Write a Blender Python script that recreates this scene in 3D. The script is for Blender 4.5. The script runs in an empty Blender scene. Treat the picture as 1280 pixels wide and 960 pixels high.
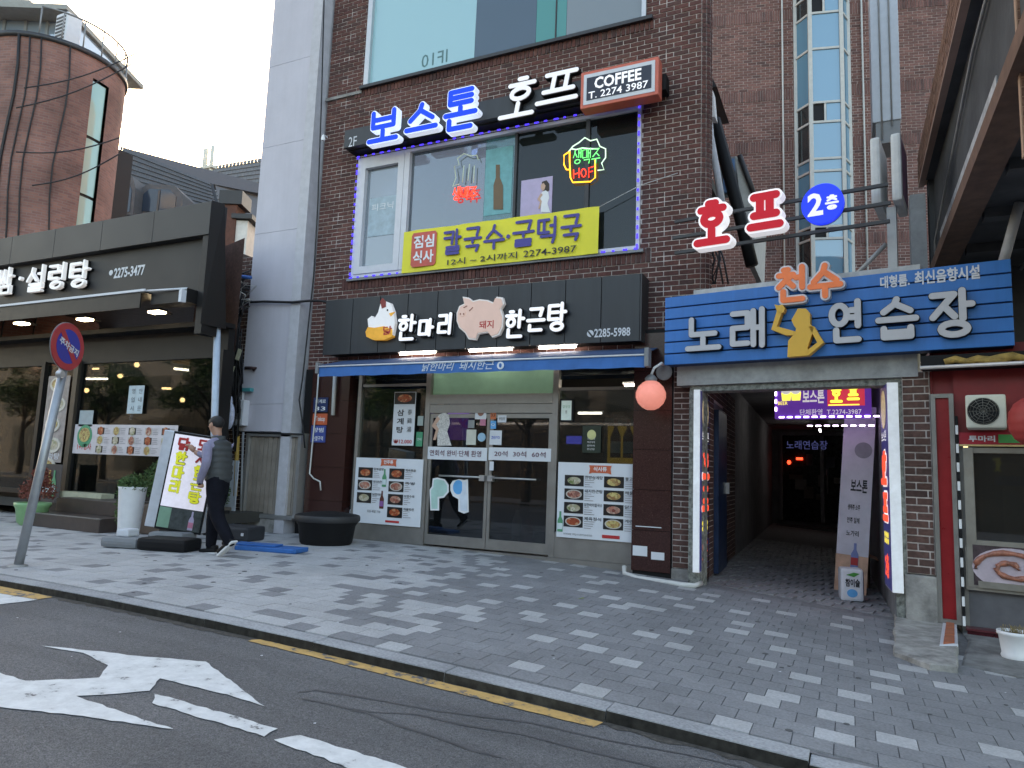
import bpy, bmesh, math, random
from mathutils import Matrix, Vector
R = math.radians
random.seed(7)
SC = bpy.context.scene
COL = SC.collection
# ------------------------------------------------------------------ camera
F, YAW, PIT, ROL = 885.0, R(25.6), R(7.0), R(2.18)
CAM = Vector((0, -8.851, 1.1))
_f = Vector((-math.sin(YAW)*math.cos(PIT), math.cos(YAW)*math.cos(PIT), math.sin(PIT)))
_r = Vector((math.cos(YAW), math.sin(YAW), 0)); _u = _r.cross(_f)
_R = _r*math.cos(ROL)+_u*math.sin(ROL); _U = -_r*math.sin(ROL)+_u*math.cos(ROL)
cd = bpy.data.cameras.new('camera'); cam = bpy.data.objects.new('camera', cd); COL.objects.link(cam)
cam.matrix_world = Matrix(((_R.x,_U.x,-_f.x,CAM.x),(_R.y,_U.y,-_f.y,CAM.y),(_R.z,_U.z,-_f.z,CAM.z),(0,0,0,1)))
cd.lens = F/1280*36; cd.sensor_width = 36; cd.clip_start = .05; cd.clip_end = 2000
SC.camera = cam
# ------------------------------------------------------------------ sky, sun, exposure
W = bpy.data.worlds.new('World'); SC.world = W; W.use_nodes = True
wn = W.node_tree; bg = wn.nodes['Background']
sky = wn.nodes.new('ShaderNodeTexSky'); sky.sky_type = 'NISHITA'; sky.sun_disc = False
SUN_EL, SUN_AZ = R(9), R(49)          # azimuth counted from +y towards -x
sky.sun_elevation = SUN_EL; sky.sun_rotation = -SUN_AZ
sky.air_density = 1.0; sky.dust_density = 4.0; sky.ozone_density = 1.0
wn.links.new(sky.outputs[0], bg.inputs[0]); bg.inputs[1].default_value = 0.15
sl = bpy.data.lights.new('sun', 'SUN'); sl.energy = 2.0; sl.angle = R(.5); sl.color = (1, .9, .78)
so = bpy.data.objects.new('sun', sl); COL.objects.link(so)
sd = Vector((-math.sin(SUN_AZ)*math.cos(SUN_EL), math.cos(SUN_AZ)*math.cos(SUN_EL), math.sin(SUN_EL)))
so.rotation_euler = sd.to_track_quat('Z', 'Y').to_euler(); so.location = (0, 0, 30)
SC.view_settings.view_transform = 'Standard'; SC.view_settings.look = 'None'
SC.view_settings.exposure = 2.9; SC.view_settings.gamma = 1
try:
    SC.view_settings.use_white_balance = True; SC.view_settings.white_balance_temperature = 7400; SC.view_settings.white_balance_tint = 15
except Exception: pass

# ------------------------------------------------------------------ where things stand (measured points -> metres)
def ray(px, py): return (_R*((px-640)/F) - _U*((py-480)/F) + _f)
def fp(px, py, y=0.0):
    d = ray(px, py); return CAM + d*((y-CAM.y)/d.y)
def gz(x):
    d = min(x, 16)+6.8
    return 0.0 if d < 0 else -.0047*d*d if d < 7 else -.2303-.04*(d-7)
def gs(x): return (gz(x-.1)-gz(x+.1))/.2
def gp(px, py, dz=0.0):
    z = -.1
    for _ in range(12):
        d = ray(px, py); p = CAM + d*((z+dz-CAM.z)/d.z); z = gz(p.x)
    return p
AR = R(-9.2); A0 = Vector((-1.65, -.3, 0)); AN = Vector((-math.sin(AR), math.cos(AR), 0)); AD = Vector((math.cos(AR), math.sin(AR), 0))
def ap(px, py, off=0.0):          # (u, z) on the alley front plane, off = metres into the wall
    d = ray(px, py); o = A0 + AN*off; p = CAM + d*((o-CAM).dot(AN)/d.dot(AN)); q = p-o
    return Vector((q.dot(AD), 0, p.z))
def fr(x0, y0, x1, y1, y=0.0):    # axis-aligned rectangle on a facade plane
    cx, cy = (x0+x1)/2, (y0+y1)/2
    return fp(x0, cy, y).x, fp(x1, cy, y).x, fp(cx, y1, y).z, fp(cx, y0, y).z
def ar(x0, y0, x1, y1, off=0.0):
    cx, cy = (x0+x1)/2, (y0+y1)/2
    return ap(x0, cy, off).x, ap(x1, cy, off).x, ap(cx, y1, off).z, ap(cx, y0, off).z

# ------------------------------------------------------------------ materials
def newmat(name):
    m = bpy.data.materials.new(name); m.use_nodes = True
    return m, m.node_tree, m.node_tree.nodes['Principled BSDF']
_mc = {}
def M(name, col, rough=.6, metal=0, noise=.12, streak=0, scale=8, bump=.0, bscale=60, emit=0, spec=.5, ecol=None):
    if name in _mc: return _mc[name]
    m, nt, b = newmat(name); L = nt.links
    b.inputs['Roughness'].default_value = rough; b.inputs['Metallic'].default_value = metal
    b.inputs['Specular IOR Level'].default_value = spec
    if noise:
        tc = nt.nodes.new('ShaderNodeTexCoord'); nz = nt.nodes.new('ShaderNodeTexNoise')
        nz.inputs['Scale'].default_value = scale; nz.inputs['Detail'].default_value = 8; nz.inputs['Roughness'].default_value = .65
        L.new(tc.outputs['Object'], nz.inputs['Vector'])
        mp = nt.nodes.new('ShaderNodeMapRange'); mp.inputs[1].default_value = .3; mp.inputs[2].default_value = .7
        mp.inputs[3].default_value = 1-noise; mp.inputs[4].default_value = 1+noise
        L.new(nz.outputs[0], mp.inputs[0])
        mx = nt.nodes.new('ShaderNodeVectorMath'); mx.operation = 'SCALE'; mx.inputs[0].default_value = col[:3]
        so_ = mp.outputs[0]
        if streak:
            mg = nt.nodes.new('ShaderNodeMapping'); mg.inputs['Scale'].default_value = (5, 5, .3); L.new(tc.outputs['Object'], mg.inputs[0])
            ns = nt.nodes.new('ShaderNodeTexNoise'); ns.inputs['Scale'].default_value = 1; ns.inputs['Detail'].default_value = 9; ns.inputs['Roughness'].default_value = .7; L.new(mg.outputs[0], ns.inputs['Vector'])
            ms = nt.nodes.new('ShaderNodeMapRange'); ms.inputs[1].default_value = .4; ms.inputs[2].default_value = .7; ms.inputs[3].default_value = 1; ms.inputs[4].default_value = 1-streak*1.6; L.new(ns.outputs[0], ms.inputs[0])
            mm = nt.nodes.new('ShaderNodeMath'); mm.operation = 'MULTIPLY'; L.new(so_, mm.inputs[0]); L.new(ms.outputs[0], mm.inputs[1]); so_ = mm.outputs[0]
        L.new(so_, mx.inputs['Scale']); L.new(mx.outputs[0], b.inputs['Base Color'])
        m2 = nt.nodes.new('ShaderNodeMapRange'); m2.inputs[3].default_value = max(0, rough-.12); m2.inputs[4].default_value = min(1, rough+.15)
        L.new(nz.outputs[0], m2.inputs[0]); L.new(m2.outputs[0], b.inputs['Roughness'])
        if bump:
            n2 = nt.nodes.new('ShaderNodeTexNoise'); n2.inputs['Scale'].default_value = bscale; n2.inputs['Detail'].default_value = 6
            L.new(tc.outputs['Object'], n2.inputs['Vector'])
            bp = nt.nodes.new('ShaderNodeBump'); bp.inputs['Strength'].default_value = bump; bp.inputs['Distance'].default_value = .01
            L.new(n2.outputs[0], bp.inputs['Height']); L.new(bp.outputs[0], b.inputs['Normal'])
    else: b.inputs['Base Color'].default_value = (*col[:3], 1)
    if emit:
        if emit < 3: emit *= .26
        else: emit *= .5
        b.inputs['Specular IOR Level'].default_value = .15
        b.inputs['Emission Color'].default_value = (*(ecol or col)[:3], 1); b.inputs['Emission Strength'].default_value = emit
    _mc[name] = m; return m
def piece_mat(name, cols, rough=.85, noise=.25, scale=25, bump=.5, bscale=120, dirt=0, spec=.3):
    """bricks and pavers: every piece its own tone (object random + island random)"""
    m, nt, b = newmat(name); L = nt.links; N = nt.nodes.new
    oi = N('ShaderNodeObjectInfo'); ge = N('ShaderNodeNewGeometry'); ad = N('ShaderNodeMath'); ad.operation = 'ADD'
    L.new(oi.outputs['Random'], ad.inputs[0]); L.new(ge.outputs['Random Per Island'], ad.inputs[1])
    fx = N('ShaderNodeMath'); fx.operation = 'FRACT'; L.new(ad.outputs[0], fx.inputs[0])
    cr = N('ShaderNodeValToRGB'); cr.color_ramp.interpolation = 'LINEAR'
    e = cr.color_ramp.elements
    while len(e) < len(cols): e.new(.5)
    for i, c in enumerate(cols): e[i].position = i/(len(cols)-1); e[i].color = (*c, 1)
    L.new(fx.outputs[0], cr.inputs[0])
    nz = N('ShaderNodeTexNoise'); nz.inputs['Scale'].default_value = scale; nz.inputs['Detail'].default_value = 8
    L.new(ge.outputs['Position'], nz.inputs['Vector'])
    mp = N('ShaderNodeMapRange'); mp.inputs[1].default_value = .3; mp.inputs[2].default_value = .7; mp.inputs[3].default_value = 1-noise; mp.inputs[4].default_value = 1+noise
    L.new(nz.outputs[0], mp.inputs[0])
    nl = N('ShaderNodeTexNoise'); nl.inputs['Scale'].default_value = 1.3; nl.inputs['Detail'].default_value = 9; nl.inputs['Roughness'].default_value = .68
    L.new(ge.outputs['Position'], nl.inputs['Vector'])
    ml = N('ShaderNodeMapRange'); ml.inputs[1].default_value = .35; ml.inputs[2].default_value = .65; ml.inputs[3].default_value = 1-dirt; ml.inputs[4].default_value = 1
    L.new(nl.outputs[0], ml.inputs[0]); mu = N('ShaderNodeMath'); mu.operation = 'MULTIPLY'; L.new(mp.outputs[0], mu.inputs[0]); L.new(ml.outputs[0], mu.inputs[1])
    mx = N('ShaderNodeVectorMath'); mx.operation = 'SCALE'; L.new(cr.outputs[0], mx.inputs[0]); L.new(mu.outputs[0], mx.inputs['Scale'])
    L.new(mx.outputs[0], b.inputs['Base Color']); b.inputs['Roughness'].default_value = rough; b.inputs['Specular IOR Level'].default_value = spec
    n2 = N('ShaderNodeTexNoise'); n2.inputs['Scale'].default_value = bscale; n2.inputs['Detail'].default_value = 5; L.new(ge.outputs['Position'], n2.inputs['Vector'])
    bp = N('ShaderNodeBump'); bp.inputs['Strength'].default_value = bump; bp.inputs['Distance'].default_value = .006
    L.new(n2.outputs[0], bp.inputs['Height']); L.new(bp.outputs[0], b.inputs['Normal'])
    return m
def glass(name, tint=(.5,.55,.55), refl=.12, k=.9, rough=.02, film=0, fcol=(.2,.4,.4)):
    m, nt, b = newmat(name); L = nt.links; N = nt.nodes.new
    out = nt.nodes['Material Output']; nt.nodes.remove(b)
    tr = N('ShaderNodeBsdfTransparent'); tr.inputs[0].default_value = (*tint, 1)
    gl = N('ShaderNodeBsdfGlossy'); gl.inputs['Roughness'].default_value = rough; gl.inputs[0].default_value = (.9, .95, 1, 1)
    lw = N('ShaderNodeFresnel'); lw.inputs[0].default_value = 1.5
    ma = N('ShaderNodeMath'); ma.operation = 'MULTIPLY_ADD'; ma.inputs[1].default_value = k; ma.inputs[2].default_value = refl*.6; ma.use_clamp = True
    L.new(lw.outputs[0], ma.inputs[0])
    tc = N('ShaderNodeTexCoord'); nz = N('ShaderNodeTexNoise'); nz.inputs['Scale'].default_value = 1.2; nz.inputs['Detail'].default_value = 2
    L.new(tc.outputs['Object'], nz.inputs['Vector']); bp = N('ShaderNodeBump'); bp.inputs['Strength'].default_value = .02; bp.inputs['Distance'].default_value = .05
    L.new(nz.outputs[0], bp.inputs['Height']); L.new(bp.outputs[0], gl.inputs['Normal'])
    base = tr
    if film:
        df = N('ShaderNodeBsdfDiffuse'); df.inputs[0].default_value = (*fcol, 1)
        mf = N('ShaderNodeMixShader'); mf.inputs[0].default_value = film; L.new(tr.outputs[0], mf.inputs[1]); L.new(df.outputs[0], mf.inputs[2]); base = mf
    mx = N('ShaderNodeMixShader'); L.new(ma.outputs[0], mx.inputs[0]); L.new(base.outputs[0], mx.inputs[1]); L.new(gl.outputs[0], mx.inputs[2])
    L.new(mx.outputs[0], out.inputs[0]); return m
def food(name, cols, scale=30):
    m, nt, b = newmat(name); L = nt.links; N = nt.nodes.new
    tc = N('ShaderNodeTexCoord'); vo = N('ShaderNodeTexVoronoi'); vo.inputs['Scale'].default_value = scale
    nz = N('ShaderNodeTexNoise'); nz.inputs['Scale'].default_value = scale*.7; nz.inputs['Detail'].default_value = 4
    ad = N('ShaderNodeVectorMath'); ad.operation = 'ADD'; sc = N('ShaderNodeVectorMath'); sc.operation = 'SCALE'; sc.inputs['Scale'].default_value = .06
    L.new(tc.outputs['Object'], nz.inputs['Vector']); L.new(nz.outputs[1], sc.inputs[0]); L.new(tc.outputs['Object'], ad.inputs[0]); L.new(sc.outputs[0], ad.inputs[1])
    L.new(ad.outputs[0], vo.inputs['Vector'])
    sp = N('ShaderNodeSeparateColor'); L.new(vo.outputs['Color'], sp.inputs[0])
    cr = N('ShaderNodeValToRGB'); e = cr.color_ramp.elements
    while len(e) < len(cols): e.new(.5)
    for i, c in enumerate(cols): e[i].position = i/(len(cols)-1); e[i].color = (*c, 1)
    L.new(sp.outputs[0], cr.inputs[0]); L.new(cr.outputs[0], b.inputs['Base Color']); b.inputs['Roughness'].default_value = .4
    return m

BR = [(.105,.048,.043),(.15,.062,.053),(.125,.055,.05),(.175,.078,.064),(.09,.05,.047),(.16,.062,.052)]
brick_m = piece_mat('dark red brick', BR, dirt=.4)
brick_far = piece_mat('rear red brick', [(.14,.07,.062),(.22,.11,.095),(.17,.085,.075),(.26,.13,.11),(.12,.068,.063)], dirt=.3)
brick_old = piece_mat('old brown brick', [(.11,.065,.055),(.15,.08,.065),(.13,.072,.062),(.095,.055,.05)], dirt=.5)
brick_tan = piece_mat('orange brown brick', [(.22,.12,.085),(.26,.145,.1),(.19,.105,.075)], dirt=.2)
mortar = M('pale mortar', (.56,.5,.47), .95, noise=.45, scale=9, bump=.3)
mortar_far = M('rear mortar', (.55,.48,.45), .95, noise=.25, scale=5)
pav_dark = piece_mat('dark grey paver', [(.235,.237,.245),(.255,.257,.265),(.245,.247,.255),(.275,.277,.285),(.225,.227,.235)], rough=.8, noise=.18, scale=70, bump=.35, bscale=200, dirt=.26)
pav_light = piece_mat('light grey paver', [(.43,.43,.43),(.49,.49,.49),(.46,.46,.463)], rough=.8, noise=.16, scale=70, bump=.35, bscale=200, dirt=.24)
pav_black = piece_mat('charcoal paver', [(.13,.135,.15),(.15,.155,.17)], rough=.8, noise=.18, scale=70, bump=.35, bscale=200)
kerb_m = piece_mat('granite kerb', [(.34,.345,.355),(.4,.405,.415),(.37,.375,.385)], rough=.85, noise=.22, scale=60, bump=.4, bscale=200, dirt=.3)
joint_m = M('paver joint', (.17,.17,.175), .95, noise=.3, scale=20)
soil = M('bare ground', (.12,.11,.1), .95)
alu = M('brown aluminium', (.3,.285,.265), .38, .6, noise=.1, scale=6)
alu_l = M('silver aluminium', (.5,.5,.5), .35, .7, noise=.08, scale=6)
white_fr = M('white window frame', (.62,.62,.66), .45, noise=.06)
maroon = M('polished maroon granite', (.045,.017,.015), .22, noise=.5, scale=90)
black_sign = M('dark slate sign panel', (.03,.034,.04), .42, streak=.2, noise=.08, scale=3)
black = M('black rubber', (.009,.009,.01), .6, noise=.2, spec=.25)
dark = M('dark grey metal', (.045,.045,.048), .45, .3)
grey = M('grey painted metal', (.22,.23,.24), .5, .2)
white_p = M('white paint', (.78,.79,.8), .5, noise=.05)
lit_white = M('lit white acrylic', (.8,.84,.9), .4, noise=0, emit=.3)
off_white = M('unlit white letter', (.62,.64,.68), .45, noise=.05)
ink = M('black ink', (.015,.015,.018), .5, noise=0)
red_ink = M('red ink', (.5,.03,.03), .5, noise=0)
paper = M('white poster board', (.68,.71,.75), .4, noise=.04, scale=3)
concrete = M('weathered concrete', (.27,.26,.245), .92, noise=.45, scale=5, bump=.6, bscale=40)
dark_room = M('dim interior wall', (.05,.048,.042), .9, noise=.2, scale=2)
tube_m = M('fluorescent tube', (1,.97,.9), .4, noise=0, emit=8)
cable_m = M('black cable', (.012,.012,.014), .6, noise=0)
cable_w = M('white cable', (.6,.6,.58), .6, noise=0)

# ------------------------------------------------------------------ object helpers
def link(o, parent=None):
    COL.objects.link(o)
    if parent is not None: o.parent = parent
    return o
def tagit(o, label=None, cat=None, group=None, kind=None):
    for k, v in (('label', label), ('category', cat), ('group', group), ('kind', kind)):
        if v: o[k] = v
    return o
def thing(name, label, cat, loc=(0,0,0), rz=0, group=None, rot=None):
    o = bpy.data.objects.new(name, None); o.empty_display_size = .1
    link(o); o.location = loc; o.rotation_euler = rot or (0, 0, rz)
    return tagit(o, label, cat, group)
class MB:
    def __init__(s): s.v = []; s.f = []; s.m = []; s.sm = []
    def add(s, vs, fs, mi=0, smooth=False, T=None):
        b = len(s.v)
        if T is not None: vs = [T @ Vector(v) for v in vs]
        s.v += [tuple(v) for v in vs]
        for f in fs: s.f.append([b+i for i in f]); s.m.append(mi); s.sm.append(smooth)
        return s
    def box(s, x0, x1, y0, y1, z0, z1, mi=0, T=None, faces='all'):
        if x0 > x1: x0, x1 = x1, x0
        if y0 > y1: y0, y1 = y1, y0
        if z0 > z1: z0, z1 = z1, z0
        vs = [(x0,y0,z0),(x1,y0,z0),(x1,y1,z0),(x0,y1,z0),(x0,y0,z1),(x1,y0,z1),(x1,y1,z1),(x0,y1,z1)]
        fs = [(0,1,5,4),(1,2,6,5),(3,0,4,7),(0,3,2,1),(4,5,6,7)]
        if faces == 'all': fs.append((2,3,7,6))
        return s.add(vs, fs, mi, T=T)
    def bbox(s, x0, x1, y0, y1, z0, z1, b=.01, mi=0, T=None):      # chamfered box
        bm = bmesh.new(); bmesh.ops.create_cube(bm, size=1)
        for v in bm.verts: v.co = Vector(((x0+x1)/2+v.co.x*abs(x1-x0), (y0+y1)/2+v.co.y*abs(y1-y0), (z0+z1)/2+v.co.z*abs(z1-z0)))
        bmesh.ops.bevel(bm, geom=bm.edges[:], offset=b, segments=2, affect='EDGES', profile=.6)
        bm.verts.index_update()
        s.add([v.co.copy() for v in bm.verts], [[v.index for v in f.verts] for f in bm.faces], mi, T=T); bm.free(); return s
    def lathe(s, prof, n=24, c=(0,0,0), mi=0, T=None, smooth=True):
        vs = []; fs = []
        for r, z in prof:
            for i in range(n):
                a = 2*math.pi*i/n; vs.append((c[0]+r*math.cos(a), c[1]+r*math.sin(a), c[2]+z))
        for j in range(len(prof)-1):
            for i in range(n):
                k = (i+1) % n; fs.append((j*n+i, j*n+k, (j+1)*n+k, (j+1)*n+i))
        s.add(vs, fs, mi, smooth, T=T)
        b = len(vs)
        s.add([vs[i] for i in range(n)], [tuple(reversed(range(n)))], mi, T=T); s.add([vs[b-n+i] for i in range(n)], [tuple(range(n))], mi, T=T)
        return s
    def tube(s, pts, r, n=8, mi=0, T=None):
        pts = [Vector(p) for p in pts]; vs = []; fs = []
        for i, p in enumerate(pts):
            d = (pts[min(i+1, len(pts)-1)]-pts[max(i-1, 0)]).normalized()
            a = d.cross(Vector((0,0,1))) if abs(d.z) < .95 else d.cross(Vector((1,0,0)))
            a.normalize(); b = d.cross(a); rr = r[i] if isinstance(r, (list, tuple)) else r
            for k in range(n):
                t = 2*math.pi*k/n; vs.append(p+a*(rr*math.cos(t))+b*(rr*math.sin(t)))
        for j in range(len(pts)-1):
            for i in range(n):
                k = (i+1) % n; fs.append((j*n+i, j*n+k, (j+1)*n+k, (j+1)*n+i))
        fs.append(tuple(reversed(range(n)))); fs.append(tuple(range(len(vs)-n, len(vs))))
        return s.add(vs, fs, mi, True, T=T)
    def prism(s, pts, y0, y1, mi=0, T=None):       # outline in (x,z), front y0, back y1
        n = len(pts); A = sum(pts[i][0]*pts[(i+1)%n][1]-pts[(i+1)%n][0]*pts[i][1] for i in range(n))
        if A < 0: pts = pts[::-1]
        vs = [(x, y0, z) for x, z in pts]+[(x, y1, z) for x, z in pts]
        fs = [tuple(range(n)), tuple(reversed(range(n, 2*n)))]+[((i+1)%n, i, i+n, (i+1)%n+n) for i in range(n)]
        return s.add(vs, fs, mi, T=T)
    def disc(s, cx, cz, rx, rz_, y0, y1, n=28, mi=0, T=None):
        return s.prism([(cx+rx*math.cos(2*math.pi*i/n), cz+rz_*math.sin(2*math.pi*i/n)) for i in range(n)], y0, y1, mi, T)
    def cap(s, a, b, w, y0, y1, mi=0, T=None):     # round-ended stroke in the xz plane
        ax, az = a; bx, bz = b; t = math.atan2(bz-az, bx-ax); h = w/2; pts = []
        for i in range(7): u = t-math.pi/2+math.pi*i/6; pts.append((bx+h*math.cos(u), bz+h*math.sin(u)))
        for i in range(7): u = t+math.pi/2+math.pi*i/6; pts.append((ax+h*math.cos(u), az+h*math.sin(u)))
        return s.prism(pts, y0, y1, mi, T)
    def blob(s, c, r, mi=0, n=10, T=None):
        prof = [(max(.001, math.sin(math.pi*i/n)), -math.cos(math.pi*i/n)) for i in range(n+1)]
        S = Matrix.Translation(c) @ Matrix.Diagonal((*r, 1))
        return s.lathe(prof, 16, mi=mi, T=(T @ S if T is not None else S))
    def build(s, name, mats, parent=None, label=None, kind=None, loc=None, rot=None, mesh_only=False):
        me = bpy.data.meshes.new(name); me.from_pydata(s.v, [], s.f)
        if not isinstance(mats, (list, tuple)): mats = [mats]
        for m in mats: me.materials.append(m)
        me.polygons.foreach_set('material_index', s.m); me.polygons.foreach_set('use_smooth', s.sm); me.update()
        if mesh_only: return me
        o = bpy.data.objects.new(name, me); link(o, parent)
        if loc is not None: o.location = loc
        if rot is not None: o.rotation_euler = rot
        return tagit(o, label, kind=kind)
def solo(name, mb, mats, label, cat, loc=(0,0,0), rz=0, group=None, kind=None):
    return tagit(mb.build(name, mats, None, loc=loc, rot=(0,0,rz), kind=kind), label, cat, group)
def part(name, mats, parent, fn, label=None, kind=None, **kw):
    b = MB(); fn(b); return b.build(name, mats, parent, label, kind, **kw)
def pbox(name, m, parent, *a, b=0, label=None, kind=None):
    k = MB(); (k.bbox(*a, b=b) if b else k.box(*a)); return k.build(name, m, parent, label, kind)

# ------------------------------------------------------------------ lettering
def txt(s, box, y, m, parent=None, depth=.002, bold=0, T=None, name='lettering', keep=False, shear=0, mirror=False):
    c = bpy.data.curves.new('t', 'FONT'); c.body = s; c.size = 1; c.offset = bold; c.extrude = 0; c.resolution_u = 2; c.shear = shear
    tmp = bpy.data.objects.new('t', c); me = bpy.data.meshes.new_from_object(tmp)
    bpy.data.objects.remove(tmp); bpy.data.curves.remove(c)
    xs = [v.co.x for v in me.vertices]; ys = [v.co.y for v in me.vertices]
    if not xs: return None
    x0, x1, z0, z1 = box; ax, bx, ay, by = min(xs), max(xs), min(ys), max(ys)
    sx = (x1-x0)/(bx-ax); sz = (z1-z0)/(by-ay)
    for v in me.vertices:
        X = x0+(v.co.x-ax)*sx
        if mirror: X = x0+x1-X
        v.co = Vector((X, y, z0+(v.co.y-ay)*sz))
    if depth > .003:
        bm = bmesh.new(); bm.from_mesh(me)
        r = bmesh.ops.extrude_face_region(bm, geom=bm.faces[:])
        for e in r['geom']:
            if isinstance(e, bmesh.types.BMVert): e.co.y -= depth
        bm.to_mesh(me); bm.free()
    if T is not None: me.transform(T)
    me.materials.clear(); me.materials.append(m)
    me.name = name; o = bpy.data.objects.new(name, me); return link(o, parent)
CHO = 'ㄱㄲㄴㄷㄸㄹㅁㅂㅃㅅㅆㅇㅈㅉㅊㅋㅌㅍㅎ'
JUNG = 'ㅏㅐㅑㅒㅓㅔㅕㅖㅗㅘㅙㅚㅛㅜㅝㅞㅟㅠㅡㅢㅣ'
JONG = ' ㄱㄲㄳㄴㄵㄶㄷㄹㄺㄻㄼㄽㄾㄿㅀㅁㅂㅄㅅㅆㅇㅈㅊㅋㅌㅍㅎ'
def _circ(cx, cy, rx, ry, n=14): return [(cx+rx*math.cos(2*math.pi*i/n), cy+ry*math.sin(2*math.pi*i/n)) for i in range(n+1)]
JM = {'ㄱ': [[(0,1),(1,1),(.85,0)]], 'ㄴ': [[(0,1),(0,0),(1,0)]], 'ㄷ': [[(1,1),(0,1),(0,0),(1,0)]],
 'ㄹ': [[(0,1),(1,1),(1,.52),(0,.52),(0,0),(1,0)]], 'ㅁ': [[(0,0),(0,1),(1,1),(1,0),(0,0)]], 'ㅂ': [[(0,1),(0,0),(1,0),(1,1)],[(0,.5),(1,.5)]],
 'ㅅ': [[(.5,1),(.42,.6),(0,0)],[(.46,.6),(1,0)]], 'ㅇ': [_circ(.5,.5,.46,.5)], 'ㅈ': [[(0,1),(1,1),(.5,.5),(0,0)],[(.52,.5),(1,0)]],
 'ㅊ': [[(.35,1.05),(.65,1.05)],[(0,.72),(1,.72),(.5,.4),(0,0)],[(.52,.4),(1,0)]], 'ㅋ': [[(0,1),(1,1),(.85,0)],[(0,.52),(.93,.52)]],
 'ㅌ': [[(1,1),(0,1),(0,0),(1,0)],[(0,.5),(1,.5)]], 'ㅍ': [[(0,1),(1,1)],[(.28,1),(.28,0)],[(.72,1),(.72,0)],[(0,0),(1,0)]],
 'ㅎ': [[(.35,1.08),(.65,1.08)],[(0,.78),(1,.78)],_circ(.5,.27,.36,.3)], ' ': []}
for d, s in (('ㄲ','ㄱ'),('ㄸ','ㄷ'),('ㅃ','ㅂ'),('ㅆ','ㅅ'),('ㅉ','ㅈ')):
    JM[d] = [[(x*.44, y) for x, y in st] for st in JM[s]]+[[(.56+x*.44, y) for x, y in st] for st in JM[s]]
JM['ㄺ'] = [[(x*.44, y) for x, y in st] for st in JM['ㄹ']]+[[(.56+x*.44, y) for x, y in st] for st in JM['ㄱ']]
VV = {'ㅏ': [[(.3,0),(.3,1)],[(.3,.5),(1,.5)]], 'ㅐ': [[(.2,.03),(.2,.97)],[(.2,.5),(.9,.5)],[(.9,0),(.9,1)]], 'ㅓ': [[(.7,0),(.7,1)],[(0,.5),(.7,.5)]],
 'ㅔ': [[(.5,.03),(.5,.97)],[(0,.5),(.5,.5)],[(1,0),(1,1)]], 'ㅕ': [[(.7,0),(.7,1)],[(0,.65),(.7,.65)],[(0,.35),(.7,.35)]], 'ㅣ': [[(.5,0),(.5,1)]],
 'ㅑ': [[(.3,0),(.3,1)],[(.3,.65),(1,.65)],[(.3,.35),(1,.35)]], 'ㅖ': [[(.5,.03),(.5,.97)],[(0,.65),(.5,.65)],[(0,.35),(.5,.35)],[(1,0),(1,1)]]}
HV = {'ㅗ': [[(0,0),(1,0)],[(.5,0),(.5,1)]], 'ㅛ': [[(0,0),(1,0)],[(.35,0),(.35,1)],[(.65,0),(.65,1)]], 'ㅜ': [[(0,1),(1,1)],[(.5,1),(.5,0)]],
 'ㅠ': [[(0,1),(1,1)],[(.35,1),(.35,0)],[(.65,1),(.65,0)]], 'ㅡ': [[(0,.5),(1,.5)]]}
MX = {'ㅘ': ('ㅗ','ㅏ'), 'ㅙ': ('ㅗ','ㅐ'), 'ㅚ': ('ㅗ','ㅣ'), 'ㅝ': ('ㅜ','ㅓ'), 'ㅞ': ('ㅜ','ㅔ'), 'ㅟ': ('ㅜ','ㅣ'), 'ㅢ': ('ㅡ','ㅣ')}
def strokes(ch):
    if ch == '·': return [[(.5,.5),(.5,.501)]]
    n = ord(ch)-0xAC00
    if n < 0 or n > 11171: return []
    c, v, j = CHO[n//588], JUNG[n % 588//28], JONG[n % 28]; f = j != ' '; out = []
    def put(st, x0, x1, y0, y1):
        for p in st: out.append([(x0+a*(x1-x0), y0+b*(y1-y0)) for a, b in p])
    lo = .42 if f else .08
    if v in VV:
        wide = v in 'ㅐㅔㅖ'; cx = .5 if wide else .56
        put(JM[c], .04, cx, lo, .93); put(VV[v], cx+.1, .97, lo-.06 if f else 0, 1)
        if f: put(JM[j], .2, .88, 0, .27)
    elif v in HV:
        if f: put(JM[c], .14, .86, .66, .98); put(HV[v], 0, 1, .37, .54); put(JM[j], .14, .86, 0, .22)
        else: put(JM[c], .12, .88, .48, .98); put(HV[v], 0, 1, .02, .34)
    else:
        a, b = MX[v]; put(JM[c], .04, .6, lo+.26 if f else .5, .96); put(HV[a], 0, .66, lo-.02, lo+.18 if f else .36)
        put(VV[b], .74, 1, lo-.08 if f else 0, 1)
        if f: put(JM[j], .2, .88, 0, .24)
    return out
def han(ch, box, w, y0, y1, m, parent, rim=0, rim_m=None, T=None, name='letter', shear=0):
    """a built-up channel letter: round-ended strokes; front y0, back y1; optional wider rim plate behind"""
    x0, x1, z0, z1 = box; k = MB(); i = 0; h = w/2
    for st in strokes(ch):
        P = [(x0+h+a*(x1-x0-w)+shear*b*(z1-z0), z0+h+b*(z1-z0-w)) for a, b in st]
        for a, b in zip(P, P[1:]):
            k.cap(a, b, w, y0-.0006*i, y1, 0, T)
            if rim: k.cap(a, b, w+rim*2, y0+.012-.0004*i, y1+.001, 1, T)
            i += 1
    return k.build(name, [m, rim_m or m], parent)
def neon(lines, r, m, parent, name='neon_tube', T=None):
    k = MB()
    for l in lines: k.tube(l, r, 6, T=T)
    return k.build(name, m, parent)

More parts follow.
